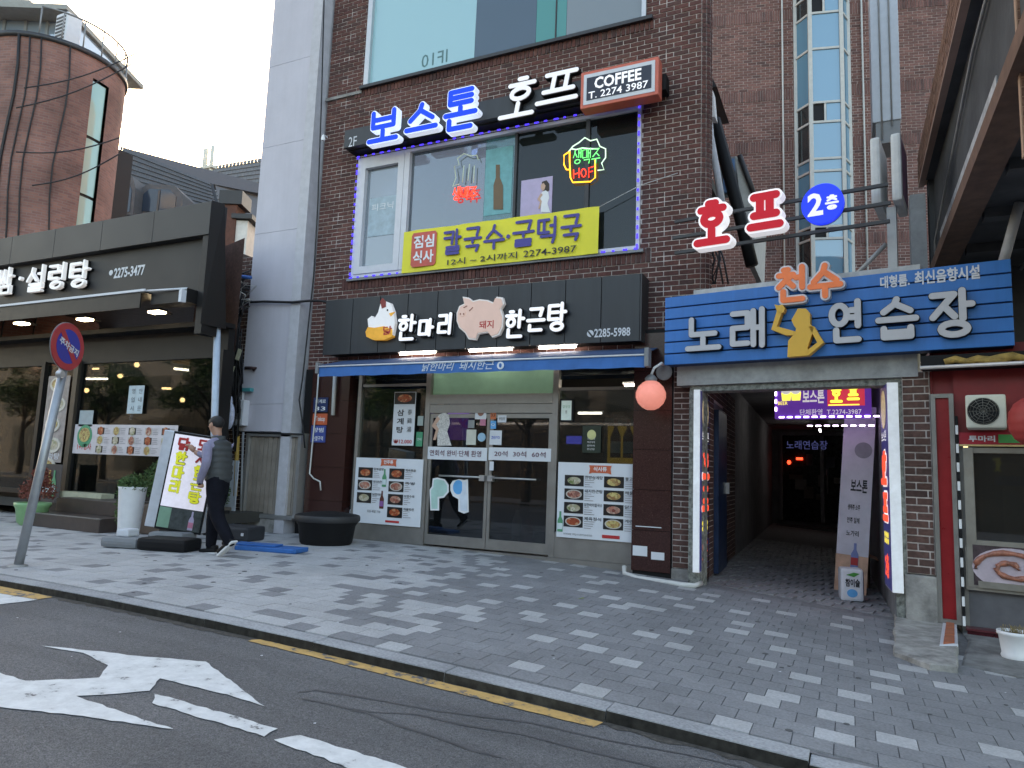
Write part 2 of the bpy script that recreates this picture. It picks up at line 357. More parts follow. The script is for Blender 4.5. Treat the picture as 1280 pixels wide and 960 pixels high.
# ================================================================== GROUND
RZ = -.062
def sheet(name, x0, x1, y0, y1, dz, m, kind='structure', xs=None):
    k = MB(); xs = xs or sorted(set([x0, x1, 16]+[x0+i*2 for i in range(int((x1-x0)/2))]+[-7+i*.4 for i in range(24)])); xs = [x for x in xs if x0 <= x <= x1]
    vs = []; fs = []
    for x in xs: vs += [(x, y0, gz(x)+dz), (x, y1, gz(x)+dz)]
    for i in range(len(xs)-1): fs.append((2*i, 2*i+2, 2*i+3, 2*i+1))
    k.add(vs, fs); return k.build(name, m, kind=kind)
def asphalt():
    m, nt, b = newmat('asphalt'); L = nt.links; N = nt.nodes.new
    tc = N('ShaderNodeTexCoord'); n1 = N('ShaderNodeTexNoise'); n1.inputs['Scale'].default_value = .8; n1.inputs['Detail'].default_value = 6
    n2 = N('ShaderNodeTexNoise'); n2.inputs['Scale'].default_value = 130; n2.inputs['Detail'].default_value = 3
    vo = N('ShaderNodeTexVoronoi'); vo.inputs['Scale'].default_value = 160
    for n in (n1, n2, vo): L.new(tc.outputs['Object'], n.inputs['Vector'])
    c1 = N('ShaderNodeValToRGB'); c1.color_ramp.elements[0].color = (.105,.105,.108,1); c1.color_ramp.elements[1].color = (.145,.145,.148,1)
    c1.color_ramp.elements[0].position = .35; c1.color_ramp.elements[1].position = .68; L.new(n1.outputs[0], c1.inputs[0])
    mr = N('ShaderNodeMapRange'); mr.inputs[1].default_value = .3; mr.inputs[2].default_value = .7; mr.inputs[3].default_value = .55; mr.inputs[4].default_value = 1.5; L.new(n2.outputs[0], mr.inputs[0])
    mx = N('ShaderNodeVectorMath'); mx.operation = 'SCALE'; L.new(c1.outputs[0], mx.inputs[0]); n3 = N('ShaderNodeTexNoise'); n3.inputs['Scale'].default_value = 45; n3.inputs['Detail'].default_value = 4; L.new(tc.outputs['Object'], n3.inputs['Vector'])
    m3 = N('ShaderNodeMapRange'); m3.inputs[1].default_value = .35; m3.inputs[2].default_value = .65; m3.inputs[3].default_value = .85; m3.inputs[4].default_value = 1.15; L.new(n3.outputs[0], m3.inputs[0])
    wv = N('ShaderNodeTexNoise'); wv.inputs['Scale'].default_value = 1; wv.inputs['Detail'].default_value = 5; mpv = N('ShaderNodeMapping'); mpv.inputs['Scale'].default_value = (.25, 3.5, 1); L.new(tc.outputs['Object'], mpv.inputs[0]); L.new(mpv.outputs[0], wv.inputs['Vector'])
    m4 = N('ShaderNodeMapRange'); m4.inputs[1].default_value = .35; m4.inputs[2].default_value = .65; m4.inputs[3].default_value = .85; m4.inputs[4].default_value = 1.1; L.new(wv.outputs[0], m4.inputs[0])
    u1 = N('ShaderNodeMath'); u1.operation = 'MULTIPLY'; L.new(mr.outputs[0], u1.inputs[0]); L.new(m3.outputs[0], u1.inputs[1]); u2 = N('ShaderNodeMath'); u2.operation = 'MULTIPLY'; L.new(u1.outputs[0], u2.inputs[0]); L.new(m4.outputs[0], u2.inputs[1])
    L.new(u2.outputs[0], mx.inputs['Scale']); L.new(mx.outputs[0], b.inputs['Base Color'])
    b.inputs['Roughness'].default_value = .85
    bp = N('ShaderNodeBump'); bp.inputs['Strength'].default_value = .7; bp.inputs['Distance'].default_value = .006; L.new(vo.outputs['Distance'], bp.inputs['Height']); L.new(bp.outputs[0], b.inputs['Normal'])
    return m
def worn(name, col, wear=.5, scale=5):
    m, nt, b = newmat(name); L = nt.links; N = nt.nodes.new
    tc = N('ShaderNodeTexCoord'); n1 = N('ShaderNodeTexNoise'); n1.inputs['Scale'].default_value = scale; n1.inputs['Detail'].default_value = 10; n1.inputs['Roughness'].default_value = .7
    L.new(tc.outputs['Object'], n1.inputs['Vector'])
    cr = N('ShaderNodeValToRGB'); e = cr.color_ramp.elements; e[0].position = wear-.02; e[0].color = (.12,.12,.122,1); e[1].position = wear+.03; e[1].color = (*[c*.8 for c in col], 1)
    x = e.new(.62); x.color = (*col, 1); L.new(n1.outputs[0], cr.inputs[0]); L.new(cr.outputs[0], b.inputs['Base Color']); b.inputs['Roughness'].default_value = .75
    return m
K = MB().add([(-400,-300,-1.6),(400,-300,-1.6),(400,400,-1.6),(-400,400,-1.6)], [(0,1,2,3)]); K.build('ground', soil, kind='structure')
asph = asphalt()
road = sheet('road', -60, 40, -13.5, -5.03, RZ, asph)
far_pav = sheet('far_pavement', -60, 40, -17, -13.5, 0, M('far paving', (.2,.2,.21), .9, noise=.2))
pavement = sheet('pavement', -60, 40, -4.9, 16, -.008, joint_m)
# pavers
PX, PY = .196, .178
def xb(y): return -3.35-.26*(y+4.6)
def visible(x, y, z, pad=10):
    v = Vector((x, y, z))-CAM; d = v.dot(_f)
    if d < .3: return None
    px, py = 640+F*v.dot(_R)/d, 480-F*v.dot(_U)/d
    return d if -pad < px < 1280+pad and -pad < py < 960+pad else None
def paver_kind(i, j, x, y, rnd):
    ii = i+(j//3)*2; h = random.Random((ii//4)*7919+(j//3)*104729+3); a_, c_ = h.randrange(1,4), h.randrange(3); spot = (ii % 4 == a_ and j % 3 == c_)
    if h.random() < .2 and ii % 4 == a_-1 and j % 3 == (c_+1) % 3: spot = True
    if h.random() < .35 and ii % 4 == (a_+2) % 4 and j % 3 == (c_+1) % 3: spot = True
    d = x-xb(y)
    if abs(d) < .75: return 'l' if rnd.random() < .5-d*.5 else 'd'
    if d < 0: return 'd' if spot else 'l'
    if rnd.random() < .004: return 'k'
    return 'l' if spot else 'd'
rnd = random.Random(11); cand = []; rest = {'l': MB(), 'd': MB(), 'k': MB()}
G = .0028
def alley_y(x): return -.3-.162*(x+1.65)
def inside(x, y):
    if x > .35 and y > -1.75-.3*(x-.35): return False      # concrete apron and shop on the right
    if x > -1.6: return y < alley_y(x)+.0
    return y < -.12
for j in range(int(4.75/PY)+1):
    y = -4.86+PY*(j+.5)
    for i in range(-92, 42):
        x = PX*(i+(.5 if j % 2 else 0))
        if not inside(x, y): continue
        kd = paver_kind(i, j, x, y, rnd); d = visible(x, y, gz(x))
        if d is None and not (-14 < x < 6): continue
        cand.append((d if d else 999, x, y, kd))
cand.sort()
protos = {}
matk = {'l': pav_light, 'd': pav_dark, 'k': pav_black}
for k_, m_ in matk.items():
    b = MB(); a, c, h = PX/2-G/2, PY/2-G/2, .0
    b.add([(-a,-c,-.03),(a,-c,-.03),(a,c,-.03),(-a,c,-.03),(-a+.001,-c+.001,h),(a-.001,-c+.001,h),(a-.001,c-.001,h),(-a+.001,c-.001,h)],
          [(0,1,5,4),(1,2,6,5),(2,3,7,6),(3,0,4,7),(4,5,6,7)])
    protos[k_] = (b, b.build('paver', m_, mesh_only=True))
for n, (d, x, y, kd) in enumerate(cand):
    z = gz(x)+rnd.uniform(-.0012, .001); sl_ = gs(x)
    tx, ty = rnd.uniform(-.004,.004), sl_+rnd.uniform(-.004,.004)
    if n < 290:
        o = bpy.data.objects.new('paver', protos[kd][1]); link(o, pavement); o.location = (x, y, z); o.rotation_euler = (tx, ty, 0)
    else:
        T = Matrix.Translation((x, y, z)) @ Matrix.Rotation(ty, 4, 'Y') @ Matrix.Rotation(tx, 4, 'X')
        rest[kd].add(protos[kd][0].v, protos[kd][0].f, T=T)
for k_ in rest:
    if rest[k_].v: rest[k_].build('paving', matk[k_], pavement, kind='stuff')
# kerb
kerb = tagit(MB().box(-60, 40, -5.02, -4.9, -1.9, -1.62).build('kerb', concrete), kind='structure')
kface = piece_mat('dirty kerb face', [(.03,.028,.024),(.045,.042,.035),(.035,.033,.03)], noise=.5, scale=20, bump=.4)
ks = MB().bbox(-.498, .498, -5.03, -4.885, -.16, .0, b=.006).box(-.498, .498, -5.034, -5.031, -.2, -.007, 1).build('kerb_stone', [kerb_m, kface], mesh_only=True)
for i in range(-16, 8):
    o = bpy.data.objects.new('kerb_stone', ks); link(o, kerb); x = i+.3; o.location = (x, rnd.uniform(-.004,.004), gz(x)+rnd.uniform(-.003,.003)); o.rotation_euler = (0, gs(x), 0)
# markings
def ragged(pts, amp, step):
    out = []
    for a, b in zip(pts, pts[1:]+pts[:1]):
        a, b = Vector(a), Vector(b); n = max(1, int((b-a).length/step)); nr = Vector((-(b-a).y, (b-a).x)).normalized()
        for i in range(n): out.append(a.lerp(b, i/n)+(nr*rnd.uniform(-amp, amp) if i else Vector((0,0))))
    return out
def mark(name, px, m, dz, amp=.006, step=.05):
    P = [gp(*p, dz=RZ) for p in px]; P = ragged([(p.x, p.y) for p in P], amp, step)
    bm = bmesh.new(); vs = [bm.verts.new((p.x, p.y, gz(p.x)+RZ+dz)) for p in P]; f = bm.faces.new(vs); bmesh.ops.triangulate(bm, faces=[f]); bm.normal_update()
    for f in bm.faces:
        if f.normal.z < 0: f.normal_flip()
    me = bpy.data.meshes.new(name); bm.to_mesh(me); bm.free(); me.materials.append(m)
    o = bpy.data.objects.new(name, me); link(o, road); return o
w_paint = worn('worn white road paint', (.72,.73,.72), .37, 9); y_paint = worn('worn yellow road paint', (.62,.38,.13), .43, 9)
mark('arrow_marking', [(-60,832),(0,842),(32,852),(100,849.5),(124,848),(135,832.5),(104,817),(51,808),(147,817.5),(160,820),(257,828),(300,861),(331,884),(284,869),(277,868),(200,849),(187,864.5),(150,868),(95,871),(160,894),(217,912.5),(90,895),(0,885),(-60,874)], w_paint, .005)
mark('lane_dash', [(193,868),(347,912),(330,922),(190,880)], w_paint, .005, .008)
mark('lane_dash', [(375,920),(342,926),(470,975),(620,1030),(660,1012),(505,960)], w_paint, .005, .01)
mark('edge_line', [(306,801),(325,800),(754,904),(742,910),(640,885),(420,829)], y_paint, .005, .004)
mark('edge_line', [(-300,672),(0,733),(66,747),(47,750),(0,742),(-300,680)], y_paint, .005, .004)
mark('crossing_stripe', [(-60,729),(0,742.5),(47,750.5),(0,756),(-60,762)], w_paint, .0045, .004)
streak = M('damp tyre streak', (.072,.072,.075), .6, noise=.3, scale=12)
def streakline(pts, w):
    k = []; 
    P = [gp(*p, dz=RZ) for p in pts]; L_ = []; R_ = []
    for i, p in enumerate(P):
        d = (P[min(i+1, len(P)-1)]-P[max(i-1, 0)]).normalized(); n = Vector((-d.y, d.x, 0)); ww = w*rnd.uniform(.5, 1)
        L_.append(p+n*ww); R_.append(p-n*ww)
    b = MB(); vs = [(p.x, p.y, gz(p.x)+RZ+.0025) for p in L_+R_]; n = len(L_)
    b.add(vs, [(i+n, i+1+n, i+1, i) for i in range(n-1)]); b.build('tyre_streak', streak, road)
streakline([(372,866),(395,863),(430,868),(480,877),(540,888),(600,896),(660,903),(760,926),(860,944),(930,960)], .014)
streakline([(378,874),(410,880),(440,887),(470,891),(520,893),(580,907),(650,918),(720,936),(830,962)], .012)
streakline([(440,889),(458,891),(500,908),(540,920),(590,938),(625,947)], .014)

# ================================================================== BRICKWORK
def brickwork(parent, reg, openings, yf, m, m_mort, n_ind=0, skip=(), T=None, L_=.2, H_=.0667, soldiers=(), world=None, mort=True, dep=.05, recess=None, holes_mort=None):
    """bricks standing proud of a mortar bed, wall in local xz, front at yf; the n_ind best seen ones are objects"""
    u0, u1, z0, z1 = reg; g = .0125; out = []; rn = random.Random(5)
    nc = int(round((z1-z0)/H_)); H = (z1-z0)/nc
    def cut(a, b, lo, hi, ops):
        segs = [(a, b)]
        for (o0, o1, oz0, oz1) in ops:
            if lo < oz1-.01 and hi > oz0+.01:
                ns = []
                for s, e in segs:
                    if o1 <= s or o0 >= e: ns.append((s, e)); continue
                    if s < o0: ns.append((s, o0))
                    if e > o1: ns.append((o1, e))
                segs = ns
        return segs
    sol = [(s[0], s[1], z0+round((s[2]-z0)/H)*H, z0+round((s[3]-z0)/H)*H) for s in soldiers]
    for c in range(nc):
        lo = z0+c*H; hi = lo+H; off = (L_/2 if c % 2 else 0)
        for s, e in cut(u0, u1, lo, hi, list(openings)+sol):
            x = u0+off-L_
            while x < e:
                a, b = max(x, s), min(x+L_, e)
                if b-a > .035:
                    full = abs((b-a)-L_) < .001; ry = 0
                    if recess and c % 6 == 1 and any(abs((a+b)/2-r) < .11 for r in recess):
                        m_ = (a+b)/2; out.append((a+g/2, m_-g/2, lo+g/2, hi-g/2, False, .006)); out.append((m_+g/2, b-g/2, lo+g/2, hi-g/2, False, .006)); x += L_; continue
                    out.append((a+g/2, b-g/2, lo+g/2, hi-g/2, full, ry))
                x += L_
    for (s0, s1, sz0, sz1) in sol:
        n = max(1, round((s1-s0)/.0667)); w = (s1-s0)/n
        for i in range(n): out.append((s0+i*w+g/2, s0+(i+1)*w-g/2, sz0+g/2, sz1-g/2, False, -.012 if not L_ == 9 else 0))
    mw = world or Matrix.Identity(4)
    if n_ind:
        def sc(b):
            if not b[4] or b[5] > .01: return 1e9
            p = mw @ Vector(((b[0]+b[1])/2, yf, (b[2]+b[3])/2)); d = visible(*p)
            if d is None: return 1e9
            for s in skip:
                if s[0] < (b[0]+b[1])/2 < s[1] and s[2] < (b[2]+b[3])/2 < s[3]: return 1e9
            return d
        out.sort(key=sc)
    pm = None; k = MB()
    for i, (a, b, lo, hi, full, ry) in enumerate(out):
        y = yf+ry+rn.uniform(-.002, .002)
        if i < n_ind and full:
            if pm is None: pm = MB().box(-(b-a)/2, (b-a)/2, 0, dep, -(hi-lo)/2, (hi-lo)/2, faces=5).build('brick', m, mesh_only=True)
            o = bpy.data.objects.new('brick', pm); link(o, parent); o.location = ((a+b)/2, y, (lo+hi)/2); o.rotation_euler = (0, rn.uniform(-.004,.004), 0)
            if T is not None: o.matrix_basis = T @ o.matrix_basis
        else: k.box(a, b, y, yf+dep, lo, hi, T=T, faces=5)
    if k.v: k.build('brickwork', m, parent, kind='stuff')
    if mort:
        xs = sorted({u0, u1, *[o for q in openings for o in q[:2] if u0 < o < u1]}); zs = sorted({z0, z1, *[o for q in openings for o in q[2:4] if z0 < o < z1]})
        b = MB(); th = holes_mort or .25
        for xa, xc in zip(xs, xs[1:]):
            for za, zc in zip(zs, zs[1:]):
                cx, cz = (xa+xc)/2, (za+zc)/2
                if any(o[0] < cx < o[1] and o[2] < cz < o[3] for o in openings): continue
                b.box(xa, xc, yf+.008+.0, yf+th, za, zc, T=T)
        b.build('mortar_bed', m_mort, parent)

# ================================================================== MAIN BUILDING (ground-floor restaurant, bar on the first floor)
BX0, BX1, BZ = -7.93, -1.66, 11.5
W2 = (-7.16, -2.45, 4.06, 6.07); W3 = (-7.17, -2.41, 7.33, 9.9)
MBL = thing('brick_building', 'dark red brick building with a restaurant at street level and a bar above it', 'building')
brickwork(MBL, (BX0, BX1, 2.6, BZ), [W2, W3], 0, brick_m, mortar, 300, skip=[(-7.75,-2.4,2.6,3.8), (-7.4,-2.3,6.05,6.75), (-9,-7.5,9,12)],
          soldiers=[(-7.35,-2.3,3.86,4.04), (-7.35,-2.3,7.12,7.31)], recess=(-7.52, -2.05))
# rounded right-hand corner, side wall, roof, room boxes
def _corner(b):
    n = 8
    for c in range(int((BZ-2.6)/.0667)):
        z = 2.6+c*.0667
        for i in range(3):
            a0 = math.pi/2*(i)/3+(.0 if c % 2 else .25)*0+.03; a1 = math.pi/2*(i+1)/3-.03; r = .13; ps = []
            for t in (a0, (a0+a1)/2, a1): ps.append((BX1+r*math.sin(t)*.9, .13-r*math.cos(t)))
            vs = [(p[0], p[1], z+.006) for p in ps]+[(p[0], p[1], z+.0607) for p in ps]
            b.add(vs, [(0,1,4,3),(1,2,5,4),(3,4,5),(2,1,0)])
part('rounded_corner_bricks', brick_m, MBL, _corner, kind='stuff')
part('corner_mortar', mortar, MBL, lambda b: b.lathe([(.122, 0), (.122, BZ-2.6)], 24, (BX1-.01, .135, 2.6)))
part('side_wall', brick_m, MBL, lambda b: b.add([(BX1+.1,.1,-.3),(BX1-1.9,9.5,-.3),(BX1-1.9,9.5,BZ),(BX1+.1,.1,BZ)], [(0,1,2,3)]))
part('wall', M('plain rear wall', (.2,.12,.1), .9), MBL, lambda b: (b.box(BX0, -3.5, 9.3, 9.5, -.3, BZ), b.box(BX0, BX0+.2, .26, 9.3, -.3, BZ)))
part('roof', dark, MBL, lambda b: b.box(BX0, -3.3, .0, 9.5, BZ, BZ+.2))
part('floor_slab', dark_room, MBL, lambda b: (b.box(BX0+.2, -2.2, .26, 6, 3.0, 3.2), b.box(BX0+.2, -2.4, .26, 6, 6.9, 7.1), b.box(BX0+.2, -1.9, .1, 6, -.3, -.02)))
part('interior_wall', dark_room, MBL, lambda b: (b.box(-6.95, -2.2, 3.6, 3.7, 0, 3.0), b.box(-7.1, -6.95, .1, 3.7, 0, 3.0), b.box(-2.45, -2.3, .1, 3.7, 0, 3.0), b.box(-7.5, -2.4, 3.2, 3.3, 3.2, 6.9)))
# second storey window
g2 = glass('upstairs glass', (.42,.47,.52), .22, film=.3, fcol=(.16,.2,.24)); g2f = glass('pale casement glass', (.5,.55,.6), .2, film=.6, fcol=(.3,.35,.4)); g2d = glass('dark bar glass', (.25,.26,.27), .0, film=.3, fcol=(.05,.06,.06))  # film greys stand in for the mirrored sky and dark building
g2t = glass('teal tinted glass', (.35,.6,.62), .08, film=.35, fcol=(.16,.4,.42))
wx = lambda px: fp(px, 240, 0).x
w = part('window', white_fr, MBL, lambda b: (b.box(W2[0], W2[0]+.05, -.03, .12, W2[2], W2[3]), b.box(W2[1]-.05, W2[1], -.03, .12, W2[2], W2[3]),
    b.box(W2[0]+.05, W2[1]-.05, -.03, .12, W2[2], W2[2]+.05), b.box(W2[0]+.05, W2[1]-.05, -.03, .12, W2[3]-.05, W2[3])), label='wide bar window with a white frame')
ca, cb = W2[0]+.055, wx(505)
part('casement_frame', white_fr, w, lambda b: (b.box(ca, ca+.11, -.045, .08, W2[2]+.055, W2[3]-.055), b.box(cb-.11, cb, -.045, .08, W2[2]+.055, W2[3]-.055),
    b.box(ca+.11, cb-.11, -.045, .08, W2[2]+.055, W2[2]+.17), b.box(ca+.11, cb-.11, -.045, .08, W2[3]-.2, W2[3]-.055)))
m1, m2, m3 = wx(509), wx(643), wx(733)
part('mullion', white_fr, w, lambda b: b.box(cb+.004, m1+.04, -.04, .1, W2[2]+.055, W2[3]-.055))
part('mullion', dark, w, lambda b: b.box(m2-.02, m2+.02, .0, .1, W2[2]+.055, W2[3]-.055))
part('mullion', dark, w, lambda b: b.box(m3-.03, m3+.03, .0, .1, W2[2]+.055, W2[3]-.055))
for a, b_, gm in ((ca+.11, cb-.11, g2f), (m1+.04, wx(604), g2), (wx(604)+.004, m2-.02, g2t), (m2+.02, m3-.03, g2d), (m3+.03, W2[1]-.05, g2d)):
    pbox('pane', gm, w, a, b_, .03, .036, W2[2]+.06, W2[3]-.06)
pbox('sill', grey, w, W2[0]-.06, W2[1]+.06, -.06, -.008, W2[2]-.05, W2[2]-.012)
# third storey window
g3 = glass('teal film glass', (.3,.5,.5), .2, film=.88, fcol=(.29,.54,.56)); g3d = glass('grey blue upper glass', (.3,.35,.4), .04, film=.7, fcol=(.1,.15,.2))
g3t = glass('saturated teal glass', (.2,.5,.48), .03, film=.8, fcol=(.08,.34,.32)); g3c = glass('curtained glass', (.4,.43,.45), .06, film=.75, fcol=(.26,.3,.32))
w = part('window', alu_l, MBL, lambda b: (b.box(W3[0], W3[0]+.09, -.03, .12, W3[2], W3[3]), b.box(W3[1]-.06, W3[1], -.03, .12, W3[2], W3[3]), b.box(W3[0]+.09, W3[1]-.06, -.0, .12, W3[2], W3[2]+.03)), label='wide upper window with teal film')
wz = lambda px: fp(px, 60, 0).x
for a, b_, gm in ((W3[0]+.09, wz(592), g3), (wz(592)+.004, wz(668), g3d), (wz(668)+.004, wz(692), g3t), (wz(692)+.025, wz(706), g3t), (wz(706)+.004, W3[1]-.06, g3c)):
    pbox('pane', gm, w, a, b_, .03, .036, W3[2]+.02, W3[3])
pbox('mullion', dark, w, wz(692)+.003, wz(692)+.022, .02, .1, W3[2]+.03, W3[3])
pbox('sill', dark, w, W3[0]-.05, W3[1]+.1, -.07, -.008, W3[2]-.055, W3[2]-.004)
txt('IF10', (*fr(526, 64, 558, 80)[:2], *fr(526, 64, 558, 80)[2:]), .0285, M('faint etched letter', (.07,.17,.17), .5, noise=0), w, mirror=True)
bb = part('string_course', concrete, MBL, lambda b: b.box(BX0-.02, -7.2, -.03, .0, 7.22, 7.27))
# ground-floor piers in polished granite + brick strip
def slabs(name_root, x0, x1, z0, z1, y, n):
    hh = (z1-z0)/n
    for i in range(n): pbox('granite_slab', maroon, MBL, x0, x1, y, .2, z0+i*hh+.003, z0+(i+1)*hh-.003)
slabs('l', -7.72, -6.98, .02, 2.6, -.1, 5); pbox('pier_core', black, MBL, -7.9, -6.99, -.06, .19, -.1, 2.6)
slabs('r', -2.45, -1.97, -.05, 2.9, -.16, 6); pbox('pier_core', black, MBL, -2.44, -1.96, -.13, .2, -.25, 2.95)
T_ = None
brickwork(MBL, (-1.955, -1.66, .02, 2.6), [], -.13, brick_old, mortar, 60, world=Matrix.Identity(4), holes_mort=.2)
pbox('plinth_block', concrete, MBL, -1.96, -1.65, -.15, .1, -.35, .015, b=.01)
pbox('lintel', dark, MBL, -7.9, -1.66, .02, .24, 2.45, 2.6)
# shop front
SF = MBL
zk = fr(444, 657, 528, 676)  # metal kick panel, left bay
xL, xJ1, xC, xJ2, xR = fp(444,600).x, fp(532,600).x, fp(611,600).x, fp(693,600).x, fp(799,600).x
zh0, zh1 = fp(611,505).z, fp(611,493).z
def frame_bars(b):
    for x, wd in ((xL+.02,.03),(xJ1,.04),(xJ2,.04),(xR-.02,.03)): b.box(x-wd, x+wd, -.05, .06, .0, 2.62)
    b.box(xJ1+.041, xJ2-.041, -.055, .06, zh0, zh1); b.box(xJ1+.041, xJ2-.041, -.045, .05, zh0-.13, zh0-.006)
    b.box(xL+.051, xJ1-.041, -.045, .05, .0, .29); b.box(xJ2+.041, xR-.051, -.045, .05, .0, .33)
    b.box(xL, xR, -.06, .1, -.16, -.003)
part('shop_front_frame', alu, SF, frame_bars)
gsh = glass('shop front glass', (.42,.45,.44), .05, film=.06, fcol=(.1,.12,.11))
gdr = glass('dark door glass', (.33,.34,.34), .05, film=.18, fcol=(.03,.032,.034))
green_g = M('green lit acrylic transom', (.17,.31,.22), .4, noise=.15, scale=1.5, emit=.12)
pbox('transom_panel', green_g, SF, xJ1+.045, xJ2-.045, .01, .02, zh1+.005, 2.6)
for i, (a, b_) in enumerate(((xJ1+.045, xC-.004), (xC+.004, xJ2-.045))):
    d = part('door', alu, SF, lambda b, a=a, b_=b_: (b.box(a, a+.045, -.03, .02, .02, zh0-.14), b.box(b_-.045, b_, -.03, .02, .02, zh0-.14), b.box(a+.045, b_-.045, -.03, .02, .02, .16), b.box(a+.045, b_-.045, -.03, .02, zh0-.2, zh0-.14)))
    pbox('pane', gdr, d, a+.045, b_-.045, -.01, -.003, .16, zh0-.2)
    hz = fp(611, 597).z
    part('handle', alu_l, d, lambda b, a=a, b_=b_, i=i: (b.tube([((b_-.75 if i == 0 else a+.07), -.09, hz), ((b_-.07 if i == 0 else a+.75), -.09, hz)], .013), b.box((b_-.1 if i==0 else a+.02), (b_-.02 if i==0 else a+.1), -.1, -.031, hz-.05, hz+.03)))
for a, b_ in ((xL+.055, xJ1-.045), (xJ2+.045, xR-.055)):
    w = part('window', alu, SF, lambda b, a=a, b_=b_: (b.box(a, b_, -.03, .02, 2.2 if a > -5 else 2.3, 2.24 if a > -5 else 2.34)))
    pbox('pane', gsh, w, a, b_, -.005, .001, .3, 2.2 if a > -5 else 2.3); pbox('pane', gsh, w, a, b_, -.004, .002, 2.35, 2.6)
# awning boxes / signs etc are things of their own -----------------------------------------------
# interior of the restaurant
shelf_m = M('stainless shelf', (.3,.3,.31), .35, .7)
def unit(name, label, cat, px0, py0, px1, py1, y, dep, m, shelves=0, **kw):
    x0, x1, z0, z1 = fr(px0, py0, px1, py1, y); t = thing(name, label, cat, ((x0+x1)/2, y, z0), **kw)
    w_ = (x1-x0)/2; h = z1-z0
    part('cabinet', m, t, lambda b: (b.box(-w_, -w_+.04, 0, dep, 0, h), b.box(w_-.04, w_, 0, dep, 0, h), b.box(-w_+.04, w_-.04, 0, dep, h-.04, h), b.box(-w_+.04, w_-.04, 0, dep, 0, .05), b.box(-w_+.04, w_-.04, dep-.03, dep, .05, h-.04)))
    for i in range(shelves): pbox('shelf', shelf_m, t, -w_+.04, w_-.04, .0, dep-.03, h*(i+1)/(shelves+1), h*(i+1)/(shelves+1)+.02)
    return t
unit('drinks_cooler', 'tall grey cooler with shelves behind the right door glass', 'cooler', 648, 535, 682, 640, 1.6, .5, M('cooler grey', (.22,.23,.23), .5), 3)
unit('cupboard', 'pale green cupboard inside behind the 60 seats notice', 'cupboard', 662, 578, 692, 640, .9, .4, M('pale green board', (.4,.5,.45), .6), 1)
t = thing('fire_extinguisher', 'red fire extinguisher standing inside the right glass door', 'fire extinguisher', (fp(658, 690, .45).x, .45, 0))
part('cylinder', M('extinguisher red', (.45,.03,.02), .3), t, lambda b: b.lathe([(.08,0),(.085,.02),(.085,.36),(.05,.43),(.02,.45)], 20)); part('valve', black, t, lambda b: (b.box(-.03,.05,-.02,.02,.451,.5), b.tube([(.03,0,.47),(.11,0,.42),(.1,0,.2)], .012)))
t = thing('soju_bottle_display', 'white cylinder dispenser standing beside the red fire extinguisher', 'dispenser', (fp(645, 690, .5).x, .5, 0))
part('body', white_p, t, lambda b: b.lathe([(.07,0),(.07,.4),(.03,.5),(.03,.55)], 16))

# ================================================================== SIGNS ON THE MAIN BUILDING
# black shop sign
YS = -.34
sx0, sx1 = fp(405, 410, YS).x, fp(800, 385, YS).x; sz0, sz1 = fp(600, 435, YS).z, fp(600, 359, YS).z
S = thing('shop_sign', 'long black panelled shop sign with white brush letters between a hen and a pig', 'shop sign', (0, YS, 0))
ed = [sx0]+[fp(p, 400, YS).x for p in (440, 474, 509, 546, 583, 622, 663, 706, 751)]+[sx1]
for a, b_ in zip(ed, ed[1:]): pbox('panel', black_sign, S, a+.005, b_-.005, 0, .03, sz0, sz1, b=.004)
pbox('box', black, S, sx0+.02, sx1-.02, .031, .33, sz0+.02, sz1-.02)
pbox('side_cap', dark, S, sx1+.001, sx1+.02, .0, .33, sz0, sz1)
def sfr(x0, y0, x1, y1, y=YS): return fr(x0, y0, x1, y1, y)
for ch, bx in (('한',(499,394,524,427)),('마',(525,399,546,422)),('리',(549,392,570,420)),('한',(632,388,659,424)),('근',(660,385,684,416)),('탕',(685,379,711,416))):
    han(ch, sfr(*bx), .046, -.075, -.03, lit_white, S, .014, black, shear=.04)
    han(ch, sfr(*bx), .05, -.03, -.0, white_p, S, shear=.04).name = 'letter_return'
# hen emblem
def P2(px, py, y=YS): p = fp(px, py, y); return (p.x, p.z)
hen_w = M('hen white', (.78,.79,.8), .45, noise=.05, emit=.15)
E_ = part('hen_emblem', [hen_w, M('yolk orange', (.8,.4,.06), .4, emit=.15), M('comb red', (.3,.04,.03), .5), ink], S, lambda b: (
    b.prism([P2(*p) for p in ((463,400),(468,396),(471,400),(476,392),(479,381),(483,377),(491,380),(495,390),(497,405),(494,420),(485,424),(468,420),(464,410))], -.07, -.001, 0),
    b.prism([P2(*p) for p in ((461,416),(464,410),(472,411),(484,409),(494,413),(494,422),(484,426),(470,426),(462,422))], -.082, -.003, 1),
    b.prism([P2(*p) for p in ((479,378),(482,374),(486,378),(486,385),(481,387))], -.078, -.071, 2),
    b.disc(*P2(488,389), .012, .016, -.078, -.071, 12, 3), b.prism([P2(*p) for p in ((490,393),(498,391),(492,397))], -.078, -.071, 1)), label='white hen sitting on orange eggs')
txt('닭', sfr(483,409,494,420), -.084, red_ink, E_, bold=.02)
pig_p = M('pig pink', (.72,.5,.42), .45, noise=.06, scale=4, emit=.12); pig_w = M('pig rim', (.7,.68,.66), .4, noise=.0, emit=.1)
